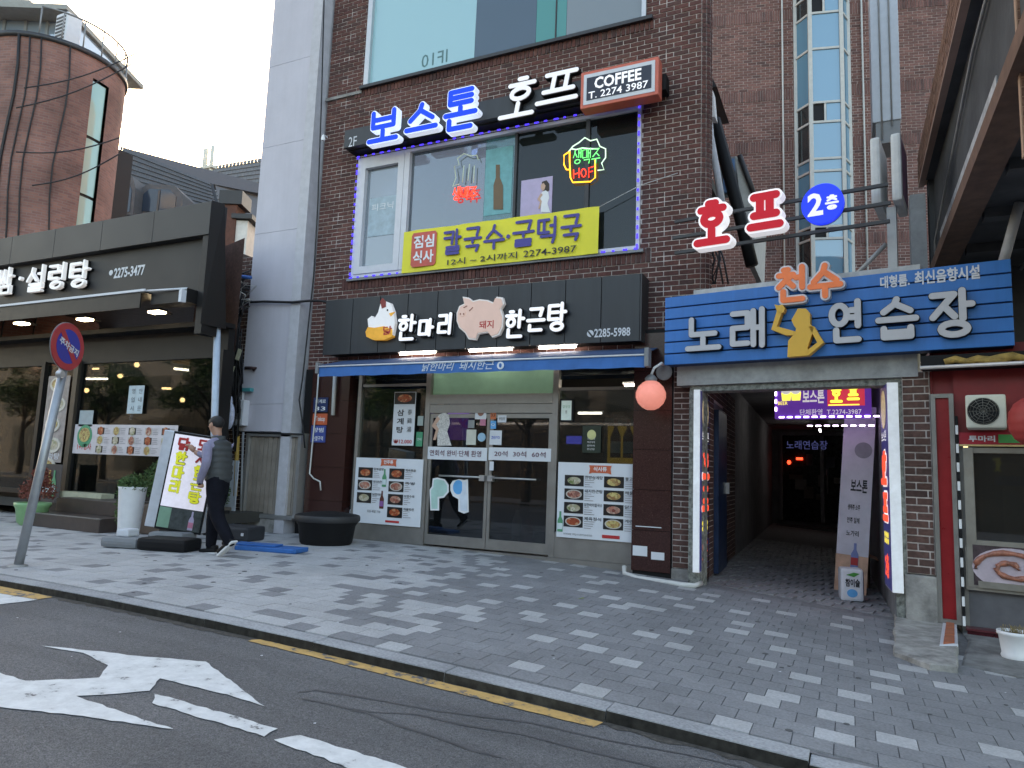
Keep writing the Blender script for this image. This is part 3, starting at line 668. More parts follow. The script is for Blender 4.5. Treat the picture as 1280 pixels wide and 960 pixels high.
def pig(b):
    body = [(575,393),(578,385),(584,382),(582,374),(589,375),(594,379),(602,377),(612,378),(619,381),(622,374),(629,375),(631,382),(627,388),(630,398),(629,410),(625,418),(617,421),(612,415),(600,417),(597,424),(589,423),(585,416),(578,410),(575,402)]
    c = P2(603, 399); pts = [P2(*p) for p in body]
    b.prism([(c[0]+(x-c[0])*1.06, c[1]+(z-c[1])*1.08) for x, z in pts], -.06, -.001, 1); b.prism(pts, -.072, -.061, 0)
    b.disc(*P2(581,393), .05, .05, -.079, -.0735, 16, 0); b.disc(*P2(579,394), .009, .014, -.083, -.08, 10, 2); b.disc(*P2(583,394), .009, .014, -.083, -.08, 10, 2)
    b.cap(P2(583,386), P2(587,384), .012, -.078, -.0735, 2); b.cap(P2(590,390), P2(594,386), .012, -.078, -.0735, 2)
E_ = part('pig_emblem', [pig_p, pig_w, M('pig brown', (.25,.08,.05), .5)], S, pig, label='pink pig with a curly tail')
txt('돼지', sfr(602,402,620,412), -.074, red_ink, E_, bold=.02)
txt('2285-5988', sfr(743,410,788,421), -.004, off_white, S, bold=.02)
part('phone_icon', [off_white, black_sign], S, lambda b: (b.disc(*P2(738,417), .045, .045, -.006, -.001, 20, 0), b.cap(P2(736,415), P2(740,420), .022, -.009, -.0065, 1)))
# fluorescent tubes under the sign
def tube_light(label, px0, py0, px1, py1, y, group='fluorescent tubes along the shop front'):
    a, b_ = fp(px0, py0, y), fp(px1, py1, y); zz = (a.z+b_.z)/2
    t = thing('fluorescent_light', label, 'light', ((a.x+b_.x)/2, y, zz), group=group); h = (b_.x-a.x)/2
    pbox('fitting', white_p, t, -h-.03, h+.03, -.02, .02, .022, .05); part('tube', tube_m, t, lambda b: b.tube([(-h,0,0),(h,0,0)], .016)); return t
tube_light('lit tube below the hen emblem, leftmost under the black sign', 500, 442.5, 544, 440.5, -.2)
tube_light('lit tube below the pig emblem under the black sign', 587, 439, 640, 436, -.2)
tube_light('lit tube under the black sign, right of the pig and above the awning', 674, 435, 697, 434, -.2)
tube_light('short lit tube under the black sign below the phone number', 700, 434, 720, 433, -.2)
tube_light('lit ceiling tube just under the right end of the blue awning', 740, 463.5, 791, 462, .5, 'ceiling tubes inside the restaurant')
tube_light('lit ceiling tube inside, beside the pink globe lamp', 781, 482, 803, 481, 1.0, 'ceiling tubes inside the restaurant')
tube_light('lit ceiling tube inside, above the black certificate plaque', 723, 517, 752, 516, 2.6, 'ceiling tubes inside the restaurant')
# awning
YA = -.78
a0, a1 = fp(399, 462, YA).x, fp(806, 452, YA).x; az0, az1, azt = fp(600, 465, YA).z, fp(600, 451, YA).z, fp(600, 440, -.5).z
blue_f = M('blue awning cloth', (.035,.15,.42), .75, noise=.15, scale=4); blue_d = M('navy awning top', (.03,.07,.16), .7, noise=.2)
A = thing('awning', 'rolled blue awning with a white stripe and Korean lettering over the shop front', 'awning', (0, YA, 0))
def _val(b):
    n = 60; vs = []; fs = []
    for i in range(n+1):
        x = a0+(a1-a0)*i/n; w_ = .006*math.sin(i*1.7)
        vs += [(x, w_, az0+.004*math.sin(i*.9)), (x, 0, az1)]
    for i in range(n): fs.append((2*i, 2*i+2, 2*i+3, 2*i+1))
    b.add(vs, fs)
part('valance', blue_f, A, _val)
part('cloth', blue_d, A, lambda b: b.box(a0, a1, 0, .62, 0, .012, T=Matrix.Translation((0, .0, az1+.012)) @ Matrix.Rotation(math.atan2(azt-az1, .62), 4, 'X')))
part('front_bar', white_p, A, lambda b: b.tube([(a0, -.012, az1), (a1, -.012, az1)], .011))
part('arm', grey, A, lambda b: (b.tube([(a1-.1, .01, az1-.02), (a1-.5, .3, az1-.01), (a1-.1, .7, az1)], .018), b.box(a1, a1+.05, -.03, .1, az1-.14, az1+.08)))
part('arm', grey, A, lambda b: (b.tube([(a0+.1, .01, az1-.02), (a0+.5, .3, az1-.01), (a0+.1, .7, az1)], .018), b.box(a0-.05, a0, -.03, .1, az1-.1, az1+.06)))
txt('닭한마리  돼지한근', sfr(528, 451.5, 618, 463, YA), -.014, M('faded white print', (.55,.62,.7), .6, noise=0), A, bold=.01, shear=.3)
part('round_logo', [M('logo pale', (.7,.74,.78), .6), blue_f], A, lambda b: (b.disc(*P2(626,457,YA), .05, .05, -.012, -.008, 20, 0), b.disc(*P2(626,457,YA), .02, .03, -.016, -.013, 10, 1)))
# first-floor bar sign
YB = -.3
B_ = thing('bar_sign', 'dark sign rail with blue and white channel letters over the first floor window', 'sign', (0, YB, 0))
rb = fp(430,179,YB), fp(742,105,YB)
zb0, zb1 = fp(580,155,YB).z, fp(580,127,YB).z
pbox('rail', black_sign, B_, rb[0].x, rb[1].x, 0, .1, zb0, zb0+.3, b=.005)
pbox('backing', black, B_, rb[0].x+.02, fp(830,110,YB).x, .101, .29, zb0-.02, zb0+.2)
blue_l = M('glowing blue letter face', (.004,.03,.45), .4, noise=0, emit=.6, ecol=(.0,.05,.9)); rim_l = M('pale blue letter rim', (.6,.72,.9), .4, noise=0, emit=.4)
for ch, bx in (('보',(466,141,504,182)),('스',(512,132,553,174)),('톤',(560,115,602,167))):
    han(ch, sfr(*bx, YB), .075, -.13, -.0, blue_l, B_, .018, rim_l)
for ch, bx in (('호',(627,102,671,151)),('프',(671,93,724,139))):
    han(ch, sfr(*bx, YB), .062, -.09, -.0, M('silver white letter', (.8,.82,.88), .4, noise=.05, emit=.2), B_, .014, black, shear=.16)  # unlit letters, given a faint glow of their own to look whiter
txt('2F', sfr(436,171,446,183,YB), -.004, off_white, B_)
Cf = thing('coffee_light_box', 'tilted light box with a red frame reading COFFEE T 2274 3987', 'sign', (0, -.42, 0))
cx0, cx1, cz0, cz1 = sfr(726,80,823,127,-.42); cz1 = cz0+.52
pbox('case', M('salmon red sign case', (.6,.13,.08), .45), Cf, cx0, cx1, 0, .2, cz0, cz1, b=.012)
pbox('rim', off_white, Cf, cx0+.045, cx1-.045, -.006, -.001, cz0+.045, cz1-.045); pbox('face', M('navy sign face', (.015,.02,.04), .4), Cf, cx0+.09, cx1-.09, -.012, -.007, cz0+.1, cz1-.1)
txt('COFFEE', (cx0+.2, cx1-.22, cz0+.235, cz1-.12), -.018, lit_white, Cf, bold=.03); txt('T. 2274 3987', (cx0+.12, cx1-.13, cz0+.11, cz0+.21), -.018, lit_white, Cf, bold=.01)
# LED strip round the first-floor window
blue_led = M('violet blue LED', (.05,.03,.6), .4, noise=0, emit=.9, ecol=(.06,.04,1)); 
Ld = thing('led_strip', 'string of violet blue LEDs framing the first floor window', 'LED strip', (0, -.06, 0))
pbox('cable', M('clear led tube', (.4,.4,.5), .4), Ld, W2[0]-.03, W2[1]+.03, .0, .01, W2[3]+.002, W2[3]+.014)
def led(b):
    n = 0
    def seg(x, z, v):
        L_ = rnd.uniform(.03, .075)
        if v: b.box(x-.012, x+.012, -.01, .0, z, z+L_)
        else: b.box(x, x+L_, -.012, .0, z-.01, z+.012)
    x = W2[0]
    while x < W2[1]-.05:
        seg(x, W2[3]+.008, 0)
        if x < wx(505) or x > wx(748): seg(x, W2[2]-.005, 0)
        x += .15
    z = W2[2]
    while z < W2[3]-.05: seg(W2[1]-.02, z, 1); seg(W2[0]+.01, z+.03, 1); z += .13
part('diodes', blue_led, Ld, led, kind='stuff')
# yellow banner
yb0, yb1, ybz0, ybz1 = sfr(504, 276, 748, 329, -.08)
ybz0, ybz1 = fp(626, 329, -.08).z, fp(626, 274, -.08).z
Yb = thing('banner', 'yellow vinyl lunch banner tied across the bottom of the first floor window', 'banner', (0, -.08, 0))
def _ban(b):
    n, m_ = 40, 6; vs = []; fs = []
    for i in range(n+1):
        for j in range(m_+1):
            u, v = i/n, j/m_; vs.append((yb0+(yb1-yb0)*u, .008*math.sin(u*23+v*2)+.006*math.sin(u*51)*v, ybz0+(ybz1-ybz0)*v-.02*math.sin(math.pi*u)*(1-abs(2*v-1))*.3))
    for i in range(n):
        for j in range(m_): a = i*(m_+1)+j; fs.append((a, a+m_+1, a+m_+2, a+1))
    b.add(vs, fs, smooth=True)
part('sheet', M('yellow vinyl', (.78,.7,.03), .45, noise=.08, scale=2), Yb, _ban)
navy_i = M('violet navy ink', (.06,.05,.28), .5, noise=0)
rx = fr(515,289,546,337,-.08); rx = (rx[0], rx[1], ybz0+.07, ybz1-.05)
part('red_square', [M('soft red print', (.6,.1,.07), .5), navy_i], Yb, lambda b: b.prism([(x, z) for x, z in [(rx[0]+.03,rx[2]),(rx[1]-.03,rx[2]),(rx[1],rx[2]+.04),(rx[1],rx[3]-.04),(rx[1]-.03,rx[3]),(rx[0]+.03,rx[3]),(rx[0],rx[3]-.04),(rx[0],rx[2]+.04)]], -.022, -.017))
mz = (rx[2]+rx[3])/2
txt('점심', (rx[0]+.04, rx[1]-.04, mz+.02, rx[3]-.05), -.026, white_p, Yb, bold=.03); txt('식사', (rx[0]+.04, rx[1]-.04, rx[2]+.05, mz-.02), -.026, white_p, Yb, bold=.03)
for ch, bx in (('칼',(554,290,578,318)),('국',(580,287,603,317)),('수',(605,284,632,313)),('굴',(641,277,669,310)),('떡',(671,273,699,306)),('국',(701,270,728,303))):
    bxx = sfr(*bx, -.08); bxx = (bxx[0], bxx[1], ybz0+.2, ybz1-.06); han(ch, bxx, .042, -.022, -.017, navy_i, Yb)
part('dot', navy_i, Yb, lambda b: b.disc(*P2(636,296,-.08), .03, .03, -.022, -.017))
q = sfr(560,319,647,334,-.08); q = (q[0], q[1], ybz0+.04, ybz0+.14); txt('12시 ~ 2시까지', q, -.022, ink, Yb, bold=.012)
q = sfr(655,308,721,325,-.08); q = (q[0], q[1], ybz0+.045, ybz0+.14); txt('2274-3987', q, -.022, ink, Yb, bold=.008)
solo('cord', MB().tube([(yb1, -.08, ybz1-.01), (W2[1]+.02, -.07, ybz1+.22), (W2[1]+.5, -.05, ybz1+.32)], .005, 5), cable_w, 'thin white cord tying the yellow banner to the brick pier', 'cord')
# neon signs and posters in the window
nw = M('white neon', (.5,.75,.6), .4, noise=0, emit=.8); ng = M('green neon', (.1,.7,.2), .4, noise=0, emit=1.2, ecol=(.1,.9,.2)); no = M('orange neon', (.9,.45,.05), .4, noise=0, emit=1.4, ecol=(1,.45,.03)); nr = M('red neon', (.9,.05,.03), .4, noise=0, emit=1.8, ecol=(1,.04,.02))
def PL(pts, y): return [(p.x, 0, p.z) for p in (fp(a, b_, y) for a, b_ in pts)]
YN = -.02
N1 = thing('neon_sign', 'beer mug neon with green letters and red HOF in the right window', 'neon sign', (0, YN, 0))
neon([PL([(711,190),(716,183),(724,178),(731,172),(738,176),(746,174),(750,183),(757,186),(757,197),(752,204),(755,212),(747,213)], YN)], .009, nw, N1)
neon([PL([(711,189),(714,186),(720,187),(728,185),(738,186),(748,186)], YN)], .009, nw, N1)
neon([PL([(712,189),(712,200),(713,222),(716,228),(738,227),(744,222),(744,200)], YN), PL([(711,190),(705,194),(705,206),(708,212),(712,212)], YN)], .01, no, N1)
def nhan(s, px0, px1, py0, py1, r, m, root, y):
    n = len(s); k = MB()
    for i, ch in enumerate(s):
        x0, x1, z0, z1 = fr(px0+(px1-px0)*i/n+.5, py0, px0+(px1-px0)*(i+1)/n-.5, py1, y)
        for st in strokes(ch): k.tube([(x0+a*(x1-x0), -.01, z0+b*(z1-z0)) for a, b in st], r, 5)
    return k.build('neon_lettering', m, root)
nhan('생맥주', 716, 751, 186, 205, .006, ng, N1, YN)
k = MB()
for st in ([(717,212),(717,223)],[(717,218),(724,216)],[(724,210),(724,222)],_circ(729.5,216,3,5),[(736,222),(736,210),(742,208)],[(736,215),(741,214)]): k.tube(PL(st, YN), .007, 5)
k.build('neon_lettering', nr, N1)
N2 = thing('neon_sign', 'white outline neon with red lettering in the middle window pane', 'neon sign', (0, YN, 0))
neon([PL([(574,230),(566,233),(570,222),(568,208),(574,206),(572,198),(580,192),(588,195),(596,194),(598,200)], YN), PL([(578,228),(580,207)], YN), PL([(585,226),(587,205)], YN), PL([(592,228),(593,207)], YN)], .007, M('dim pale neon', (.4,.5,.4), .4, noise=0, emit=.25), N2)
nhan('생맥주', 566, 597, 234, 250, .012, nr, N2, YN)
def poster(name, label, cat, box, y, m=paper, th=.004, group=None, **kw):
    t = thing(name, label, cat, (0, y, 0), group=group); x0, x1, z0, z1 = box
    pbox('sheet', m, t, x0, x1, 0, th, z0, z1); return t
# poster of a woman in the bar window
b4 = fr(652,224,691,270,.05); t = poster('poster', 'lilac poster of a dark haired woman in a white dress behind bar window', 'poster', b4, .022, M('lilac poster print', (.5,.42,.6), .6, noise=.1))
skin_p = M('printed skin', (.6,.38,.28), .6, noise=0); hair_p = M('printed hair', (.04,.025,.02), .6, noise=0)
def lady(b, px, py, s, y, dress):
    q = lambda a, c: P2(px+a*s, py+c*s, y)
    b.prism([q(*p) for p in ((-3,-9),(2,-11),(5,-7),(5,0),(2,2),(-3,0))], -.006, -.003, 0)
    b.prism([q(*p) for p in ((-4,-6),(-1,-8),(1,-5),(0,-1),(-2,1),(-4,-2))], -.009, -.0065, 1)
    b.prism([q(*p) for p in ((-3,2),(1,0),(4,2),(5,8),(3,14),(6,24),(-4,24),(-4,12),(-5,7))], -.0065, -.003, 2)
    b.prism([q(*p) for p in ((-4,3),(-8,10),(-5,13),(-7,20),(-5,20),(-3,12),(-5,9),(-2,5))], -.0095, -.007, 1)
part('printed_figure', [hair_p, skin_p, white_p], t, lambda b: lady(b, 681, 238, 1.15, .022, 0))
b4 = fr(461,246,496,294,.02); t = poster('poster', 'faded pale blue picnic poster behind the casement window', 'poster', b4, .022, M('faded blue poster', (.36,.46,.52), .6, noise=.25, scale=6))
txt('피크닉', (b4[0]+.05, b4[1]-.08, b4[3]-.22, b4[3]-.1), -.004, white_p, t)
t = thing('beer_bottle_poster', 'teal poster of a tall brown beer bottle behind the middle window', 'poster', (0,.024,0))
b4 = fr(606,185,640,268,.024); pbox('sheet', M('teal print', (.15,.4,.42), .6, noise=.2), t, b4[0], b4[1], 0, .004, b4[2], b4[3])
part('printed_bottle', M('amber print', (.16,.1,.05), .5), t, lambda b: b.prism([P2(*p, .024) for p in ((617,262),(617,232),(620,222),(620,206),(625,206),(625,222),(629,232),(629,262))], -.006, -.003))
t = thing('bar_stool', 'black metal railing back of a seat seen through the bar window', 'seat', (0, .6, 0))
part('frame', black, t, lambda b: (b.tube(PL([(545,262),(543,256),(556,258),(570,252),(572,262)], .6), .012), b.tube(PL([(557,258),(557,268)], .6), .012)))

# ------------------------------------------------ things on the shop front glass
foods = [food('red stew photo', [(.25,.04,.015),(.45,.1,.03),(.3,.05,.02),(.6,.3,.15)]), food('meat photo', [(.35,.08,.05),(.5,.25,.18),(.2,.04,.03),(.6,.45,.35)]),
         food('pale soup photo', [(.5,.45,.35),(.35,.3,.18),(.6,.55,.45),(.15,.2,.06)]), food('noodle photo', [(.45,.35,.12),(.6,.5,.2),(.25,.12,.05),(.5,.3,.1)])]
bowl = M('black stone bowl', (.02,.018,.018), .3); bowl_w = M('pale bowl', (.5,.48,.44), .3)
def food_photo(t, x0, x1, z0, z1, f, y=-.004, rim=bowl, bgm=bowl):
    k = MB(); k.box(x0, x1, y-.002, y, z0, z1, 0); cx, cz = (x0+x1)/2, (z0+z1)/2
    k.disc(cx, cz, (x1-x0)*.42, (z1-z0)*.42, y-.004, y-.0025, 20, 1); k.disc(cx, cz, (x1-x0)*.35, (z1-z0)*.34, y-.006, y-.0045, 20, 2)
    return k.build('food_photo', [bgm, rim, f], t)
def bottle_print(t, cx, z0, h, body, label_m, y=-.004):
    w_ = h*.14; pts = [(cx-w_,z0),(cx+w_,z0),(cx+w_,z0+h*.55),(cx+w_*.35,z0+h*.75),(cx+w_*.35,z0+h),(cx-w_*.35,z0+h),(cx-w_*.35,z0+h*.75),(cx-w_,z0+h*.55)]
    k = MB(); k.prism(pts, y-.003, y, 0); k.box(cx-w_*.95, cx+w_*.95, y-.006, y-.0035, z0+h*.12, z0+h*.42, 1); return k.build('printed_bottle', [body, label_m], t)
soju = M('green bottle print', (.08,.3,.15), .4); lab_w = M('white bottle label', (.6,.7,.7), .5); brownb = M('brown bottle print', (.12,.03,.02), .4); lab_p = M('purple label', (.25,.1,.3), .5)
def small_lines(t, x0, z1, w_, y=-.004):
    k = MB()
    for i in range(4):
        k.box(x0, x0+w_*rnd.uniform(.45, 1), y-.002, y, z1-i*.028-.007, z1-i*.028)
    k.build('small_print', M('grey small print', (.3,.28,.3), .6, noise=0), t)
def ribbon(t, cx, cz, w_, s, y=-.004):
    part('ribbon', M('orange red ribbon', (.6,.12,.05), .5), t, lambda b: b.prism([(cx-w_,cz-.05),(cx-w_*.7,cz-.035),(cx+w_*.7,cz-.035),(cx+w_,cz-.05),(cx+w_*.92,cz+.02),(cx+w_,cz+.06),(cx-w_,cz+.06),(cx-w_*.92,cz+.02)], y-.003, y))
    txt(s, (cx-w_*.6, cx+w_*.6, cz-.015, cz+.045), y-.006, white_p, t, bold=.03)
def board(box, y, label): return poster('menu_board', label, 'menu board', box, y, paper, .015)
# right menu board
x0, x1 = fp(697,620,-.07).x, fp(799,625,-.07).x; z0, z1 = fp(748,675,-.07).z, fp(748,579,-.07).z
t = board((x0,x1,z0,z1), -.075, 'large white menu board with eight dishes right of the glass doors'); Wd, Hd = x1-x0, z1-z0
ribbon(t, x0+Wd*.53, z1-.09, .15, '식사류')
names = ['한방삼계탕','돼지한근탕','닭한마리칼국수','제육정식','불고기덮밥','해물된장','닭개장','계란말이']
for i in range(8):
    c, r = divmod(i, 4); fx = x0+Wd*(.09+.49*c); RP = (Hd-.27)/4; fz = z1-.15-(r+1)*RP+.03; 
    food_photo(t, fx, fx+Wd*.24, fz-.01, fz+RP-.045, foods[[2,1,2,0,3,3,1,3][i]], rim=[bowl,bowl_w][i in (1,3,7)])
    nx = fx+Wd*.255; txt(names[i], (nx, nx+min(Wd*.22, .05*len(names[i])+.03), fz+RP-.09, fz+RP-.045), -.006, ink, t, bold=.01); small_lines(t, nx, fz+RP-.1, Wd*.13)
bottle_print(t, x0+.05, z0+.07, .26, soju, lab_w)
txt('부가세 포함 가격입니다 원산지 표시판 참조', (x0+.1, x0+Wd*.45, z0+.035, z0+.06), -.006, ink, t); pbox('footer_bar', red_ink, t, x0+Wd*.57, x0+Wd*.78, -.006, -.001, z0+.03, z0+.07)
# left menu board
x0, x1 = fp(443,615,-.07).x, fp(527,620,-.07).x; z0, z1 = fp(485,656,-.07).z, fp(485,573,-.07).z
t = board((x0,x1,z0,z1), -.075, 'white menu board of meat dishes and two bottles left of the glass doors'); Wd, Hd = x1-x0, z1-z0
ribbon(t, x0+Wd*.5, z1-.07, .14, '안주류')
ns = ['닭볶음탕','돼지한근찜','닭한마리','제육볶음','족발','보쌈수육','해물파전']
for i in range(7):
    c, r = (0, i) if i < 3 else (1, i-3); fx = x0+Wd*(.05+.47*c); RP = (Hd-.22)/4; fz = z1-.13-(r+1)*RP+.03
    food_photo(t, fx, fx+Wd*.22, fz-.01, fz+RP-.045, foods[[0,1,2,0,1,1,0][i]], rim=[bowl,bowl_w][i in (1,4)])
    nx = fx+Wd*.235; txt(ns[i], (nx, nx+Wd*.15, fz+RP-.085, fz+RP-.045), -.006, ink, t, bold=.01); small_lines(t, nx, fz+RP-.095, Wd*.11)
bottle_print(t, x0+Wd*.45, z1-.42, .26, soju, lab_w); bottle_print(t, x0+Wd*.43, z1-.74, .26, brownb, lab_p)
txt('포장 배달 가능', (x0+Wd*.22, x0+Wd*.42, z0+.16, z0+.2), -.006, ink, t); pbox('footer_bar', red_ink, t, x0+Wd*.5, x0+Wd*.7, -.006, -.001, z0+.035, z0+.065)
# samgyetang poster
b4 = fr(492,490,519,557,-.06); t = poster('hanging_poster', 'tall white ginseng chicken soup poster priced 12,000 left of the doors', 'poster', b4, -.07); x0, x1, z0, z1 = b4
hh = z1-z0
food_photo(t, x0+.01, x1-.01, z1-hh*.23, z1-.01, foods[0])
for i, ch in enumerate('삼계탕'): txt(ch, (x0+.07, x0+.19, z1-hh*(.45+.16*i), z1-hh*(.33+.16*i)), -.004, ink, t, bold=.02)
for i, ch in enumerate('蔘鷄湯'): txt(ch, (x1-.13, x1-.05, z1-hh*(.43+.16*i), z1-hh*(.33+.16*i)), -.004, ink, t)
txt('₩12.000', (x0+.03, x1-.03, z0+.03, z0+.09), -.004, red_ink, t, bold=.02)
# notice strips on doors
for (s, b4, lb) in (('연회석 완비·단체 환영', fr(533,559,609,575,-.04), 'white strip on the left glass door welcoming groups'), ('20석  30석  60석', fr(611,560,690,576,-.04), 'white strip on the right glass door reading 20, 30 and 60 seats')):
    t = poster('notice_strip', lb, 'notice', b4, -.045); txt(s, (b4[0]+(.09 if '20' in s else .06), b4[1]-.09, b4[2]+.05, b4[3]-.045), -.004, M('wine ink', (.1,.01,.04), .5, noise=0), t, bold=.01)
# P and bottle-shaped stickers
mint = M('mint sticker', (.4,.62,.56), .4); sky_b = M('sky blue sticker', (.1,.4,.75), .4); 
t = thing('door_sticker', 'mint green letter P shaped sticker on the left glass door', 'sticker', (0,-.022,0))
part('outline', white_p, t, lambda b: b.prism([P2(*p,-.022) for p in ((541,598),(547,597),(556,599),(561,606),(561,615),(555,622),(549,623),(549,638),(538,638),(537,612),(540,608))], -.002, 0))
part('face', mint, t, lambda b: b.prism([P2(*p,-.022) for p in ((542.5,600),(547,599),(555,601),(559,607),(559,614),(554,620),(547,621),(547,636),(539.5,636),(539,613),(542,609))], -.005, -.0025))
t = thing('door_sticker', 'round blue sticker with a white soju bottle on the left glass door', 'sticker', (0,-.022,0))
part('outline', white_p, t, lambda b: b.prism([P2(*p,-.022) for p in ((563,606),(566,601),(574,599),(580,600),(585,599),(586,640),(580,642),(573,639),(573,624),(566,620),(563,613))], -.002, 0))
part('disc', sky_b, t, lambda b: b.disc(*P2(573,609,-.022), .085, .1, -.005, -.0025)); 
part('printed_bottle', M('white bottle print', (.65,.72,.8), .5), t, lambda b: b.prism([P2(*p,-.022) for p in ((576,638),(575,619),(578,613),(578,602),(583,602),(583,613),(584,619),(584,639)) ], -.008, -.0055))
# stickers and figures on the doors
def sticker(label, px, m, s=None, sm=ink, y=-.035, round_=False, name='sticker'):
    b4 = fr(*px, y); t = thing(name, label, 'sticker', (0, y, 0)); cx, cz = (b4[0]+b4[1])/2, (b4[2]+b4[3])/2
    if round_: part('sheet', m, t, lambda b: b.disc(cx, cz, (b4[1]-b4[0])/2, (b4[3]-b4[2])/2, 0, .003))
    else: pbox('sheet', m, t, b4[0], b4[1], 0, .003, b4[2], b4[3])
    if s: txt(s, (b4[0]+(b4[1]-b4[0])*.15, b4[1]-(b4[1]-b4[0])*.15, cz-.02, cz+.02), -.003, sm, t)
    return t
pk = M('pink print', (.55,.2,.3), .5); gr = M('green notice', (.05,.3,.16), .5)
t = sticker('white sticker with a brown round face picture on left door', (594,506,608,524), paper); part('picture', M('brown print', (.3,.14,.1), .5), t, lambda b: b.disc(*P2(601,514,-.035), .055, .07, -.003, -.0005))
t = sticker('red and brown round food sticker at top of right door', (613,501,620,511), M('dark red print', (.2,.04,.03), .5), round_=True)
sticker('orange red square sticker below the round one on right door', (613,514,620,524), M('orange print', (.6,.16,.06), .5), '33')
sticker('blue and white taxi company sticker on the right door', (613,526,620,536), sky_b, 'Q', white_p)
t = sticker('white membership notice with blue script low on right door', (612,538,627,556), paper, 'zero', M('blue ink', (.05,.1,.5), .5))
sticker('clear round sticker next to red one at top of right door', (623,502,632,513), M('grey clear print', (.3,.32,.3), .4), round_=True)
sticker('small cream notice beside the orange sticker on right door', (622,519,633,528), paper, '영업중')
sticker('pink square sticker in middle of left door', (600,524,607,532), pk)
sticker('pale blue round sticker on the left door above strip', (597,541,607,552), M('pale blue print', (.3,.5,.65), .4), round_=True)
sticker('blank cream paper on left door under the grey code plate', (583,537,595,556), M('cream paper', (.6,.6,.52), .7))
sticker('small grey square plate above the cream paper on left door', (585,525,593,535), M('grey plate', (.25,.27,.27), .5))
sticker('green notice on the frame left of the doors', (520,540,528,558), gr, '안내', white_p)
sticker('pale grey card above the green notice left of doors', (522,520,529,532), M('pale card', (.35,.42,.4), .6))
sticker('narrow white label under the seat strip at the door seam', (612,577,617,588), paper, y=-.05)
t = thing('woman_cutout', 'cardboard cutout of a woman in a white spotted dress on left door', 'cutout', (0,-.03,0)); part('printed_figure', [hair_p, skin_p, M('spotted dress print', (.6,.58,.55), .6, noise=.5, scale=60)], t, lambda b: lady(b, 554, 515, 1.75, -.03, 0))
t = thing('purple_panel', 'glowing purple notice panel behind the left glass door', 'panel', (0, .25, 0)); b4 = fr(558,508,585,550,.25); pbox('panel', M('purple lit panel', (.2,.06,.5), .4, noise=.3, scale=5, emit=.5, ecol=(.25,.08,.75)), t, *b4[:2], 0, .03, *b4[2:], b=.01)
b4 = fr(549,506,600,556,.35); 
t = thing('left_picture_frame', 'dark framed picture behind glass left of the samgyetang poster', 'picture', (0,.1,0)); b4 = fr(460,500,500,558,.1)
part('frame', black, t, lambda b: (b.box(b4[0], b4[1], 0, .04, b4[2], b4[2]+.05), b.box(b4[0], b4[1], 0, .04, b4[3]-.05, b4[3]), b.box(b4[0], b4[0]+.05, 0, .04, b4[2]+.05, b4[3]-.05), b.box(b4[1]-.05, b4[1], 0, .04, b4[2]+.05, b4[3]-.05))); pbox('picture', M('dark picture', (.08,.08,.08), .3, noise=.5, scale=9), t, b4[0]+.05, b4[1]-.05, .01, .03, b4[2]+.05, b4[3]-.05)
b4 = fr(700,499,717,527,-.03); t = poster('certificate', 'pale notice in a black frame at top of the right shop window', 'notice', b4, -.03, black); pbox('paper', M('pale cyan paper', (.55,.68,.66), .6, emit=.1), t, b4[0]+.02, b4[1]-.03, -.004, -.001, b4[2]+.02, b4[3]-.02); txt('일반음식점', (b4[0]+.04,b4[1]-.05,b4[3]-.12,b4[3]-.08), -.006, gr, t); txt('99', (b4[0]+.08,b4[1]-.09,(b4[2]+b4[3])/2-.05,(b4[2]+b4[3])/2), -.006, ink, t)
b4 = fr(728,532,751,566,-.03); t = poster('plaque', 'black plaque with gold medallion and white script in right window', 'plaque', b4, -.03, M('black green plaque', (.02,.035,.025), .3)); part('medallion', M('pale gold', (.65,.65,.3), .4), t, lambda b: b.disc((b4[0]+b4[1])/2, b4[3]-.12, .06, .065, -.004, -.001))
for i, s in enumerate(('모범음식점','백년가게','한마리','한근탕')): txt(s, (b4[0]+.07, b4[1]-.08, b4[2]+.17-.045*i, b4[2]+.195-.045*i), -.004, white_p, t)
b4 = fr(755,523,798,580,.08); t = poster('beer_poster', 'amber poster of two beer bottles in a grey frame behind right window', 'poster', b4, .08, grey); pbox('print', M('amber yellow print', (.5,.32,.04), .5, noise=.5, scale=3, emit=.3), t, b4[0]+.05, b4[1]-.04, -.004, -.001, b4[2], b4[3]-.1)  # print glows by itself to show behind the tinted glass
for dx in (.16, .33): bottle_print(t, b4[0]+dx, b4[2]+.08, .5, brownb, lab_w, -.006)
b4 = fr(708,545,727,555,1.2); pbox_t = thing('television', 'small screen glowing blue inside the restaurant left of the plaque', 'television', (0,1.2,0)); pbox('case', black, pbox_t, b4[0]-.03, b4[1]+.03, .001, .06, b4[2]-.03, b4[3]+.03); pbox('screen', M('blue screen', (.05,.08,.5), .4, noise=.5, scale=20, emit=.9, ecol=(.08,.1,.8)), pbox_t, b4[0], b4[1], -.004, 0, b4[2], b4[3])
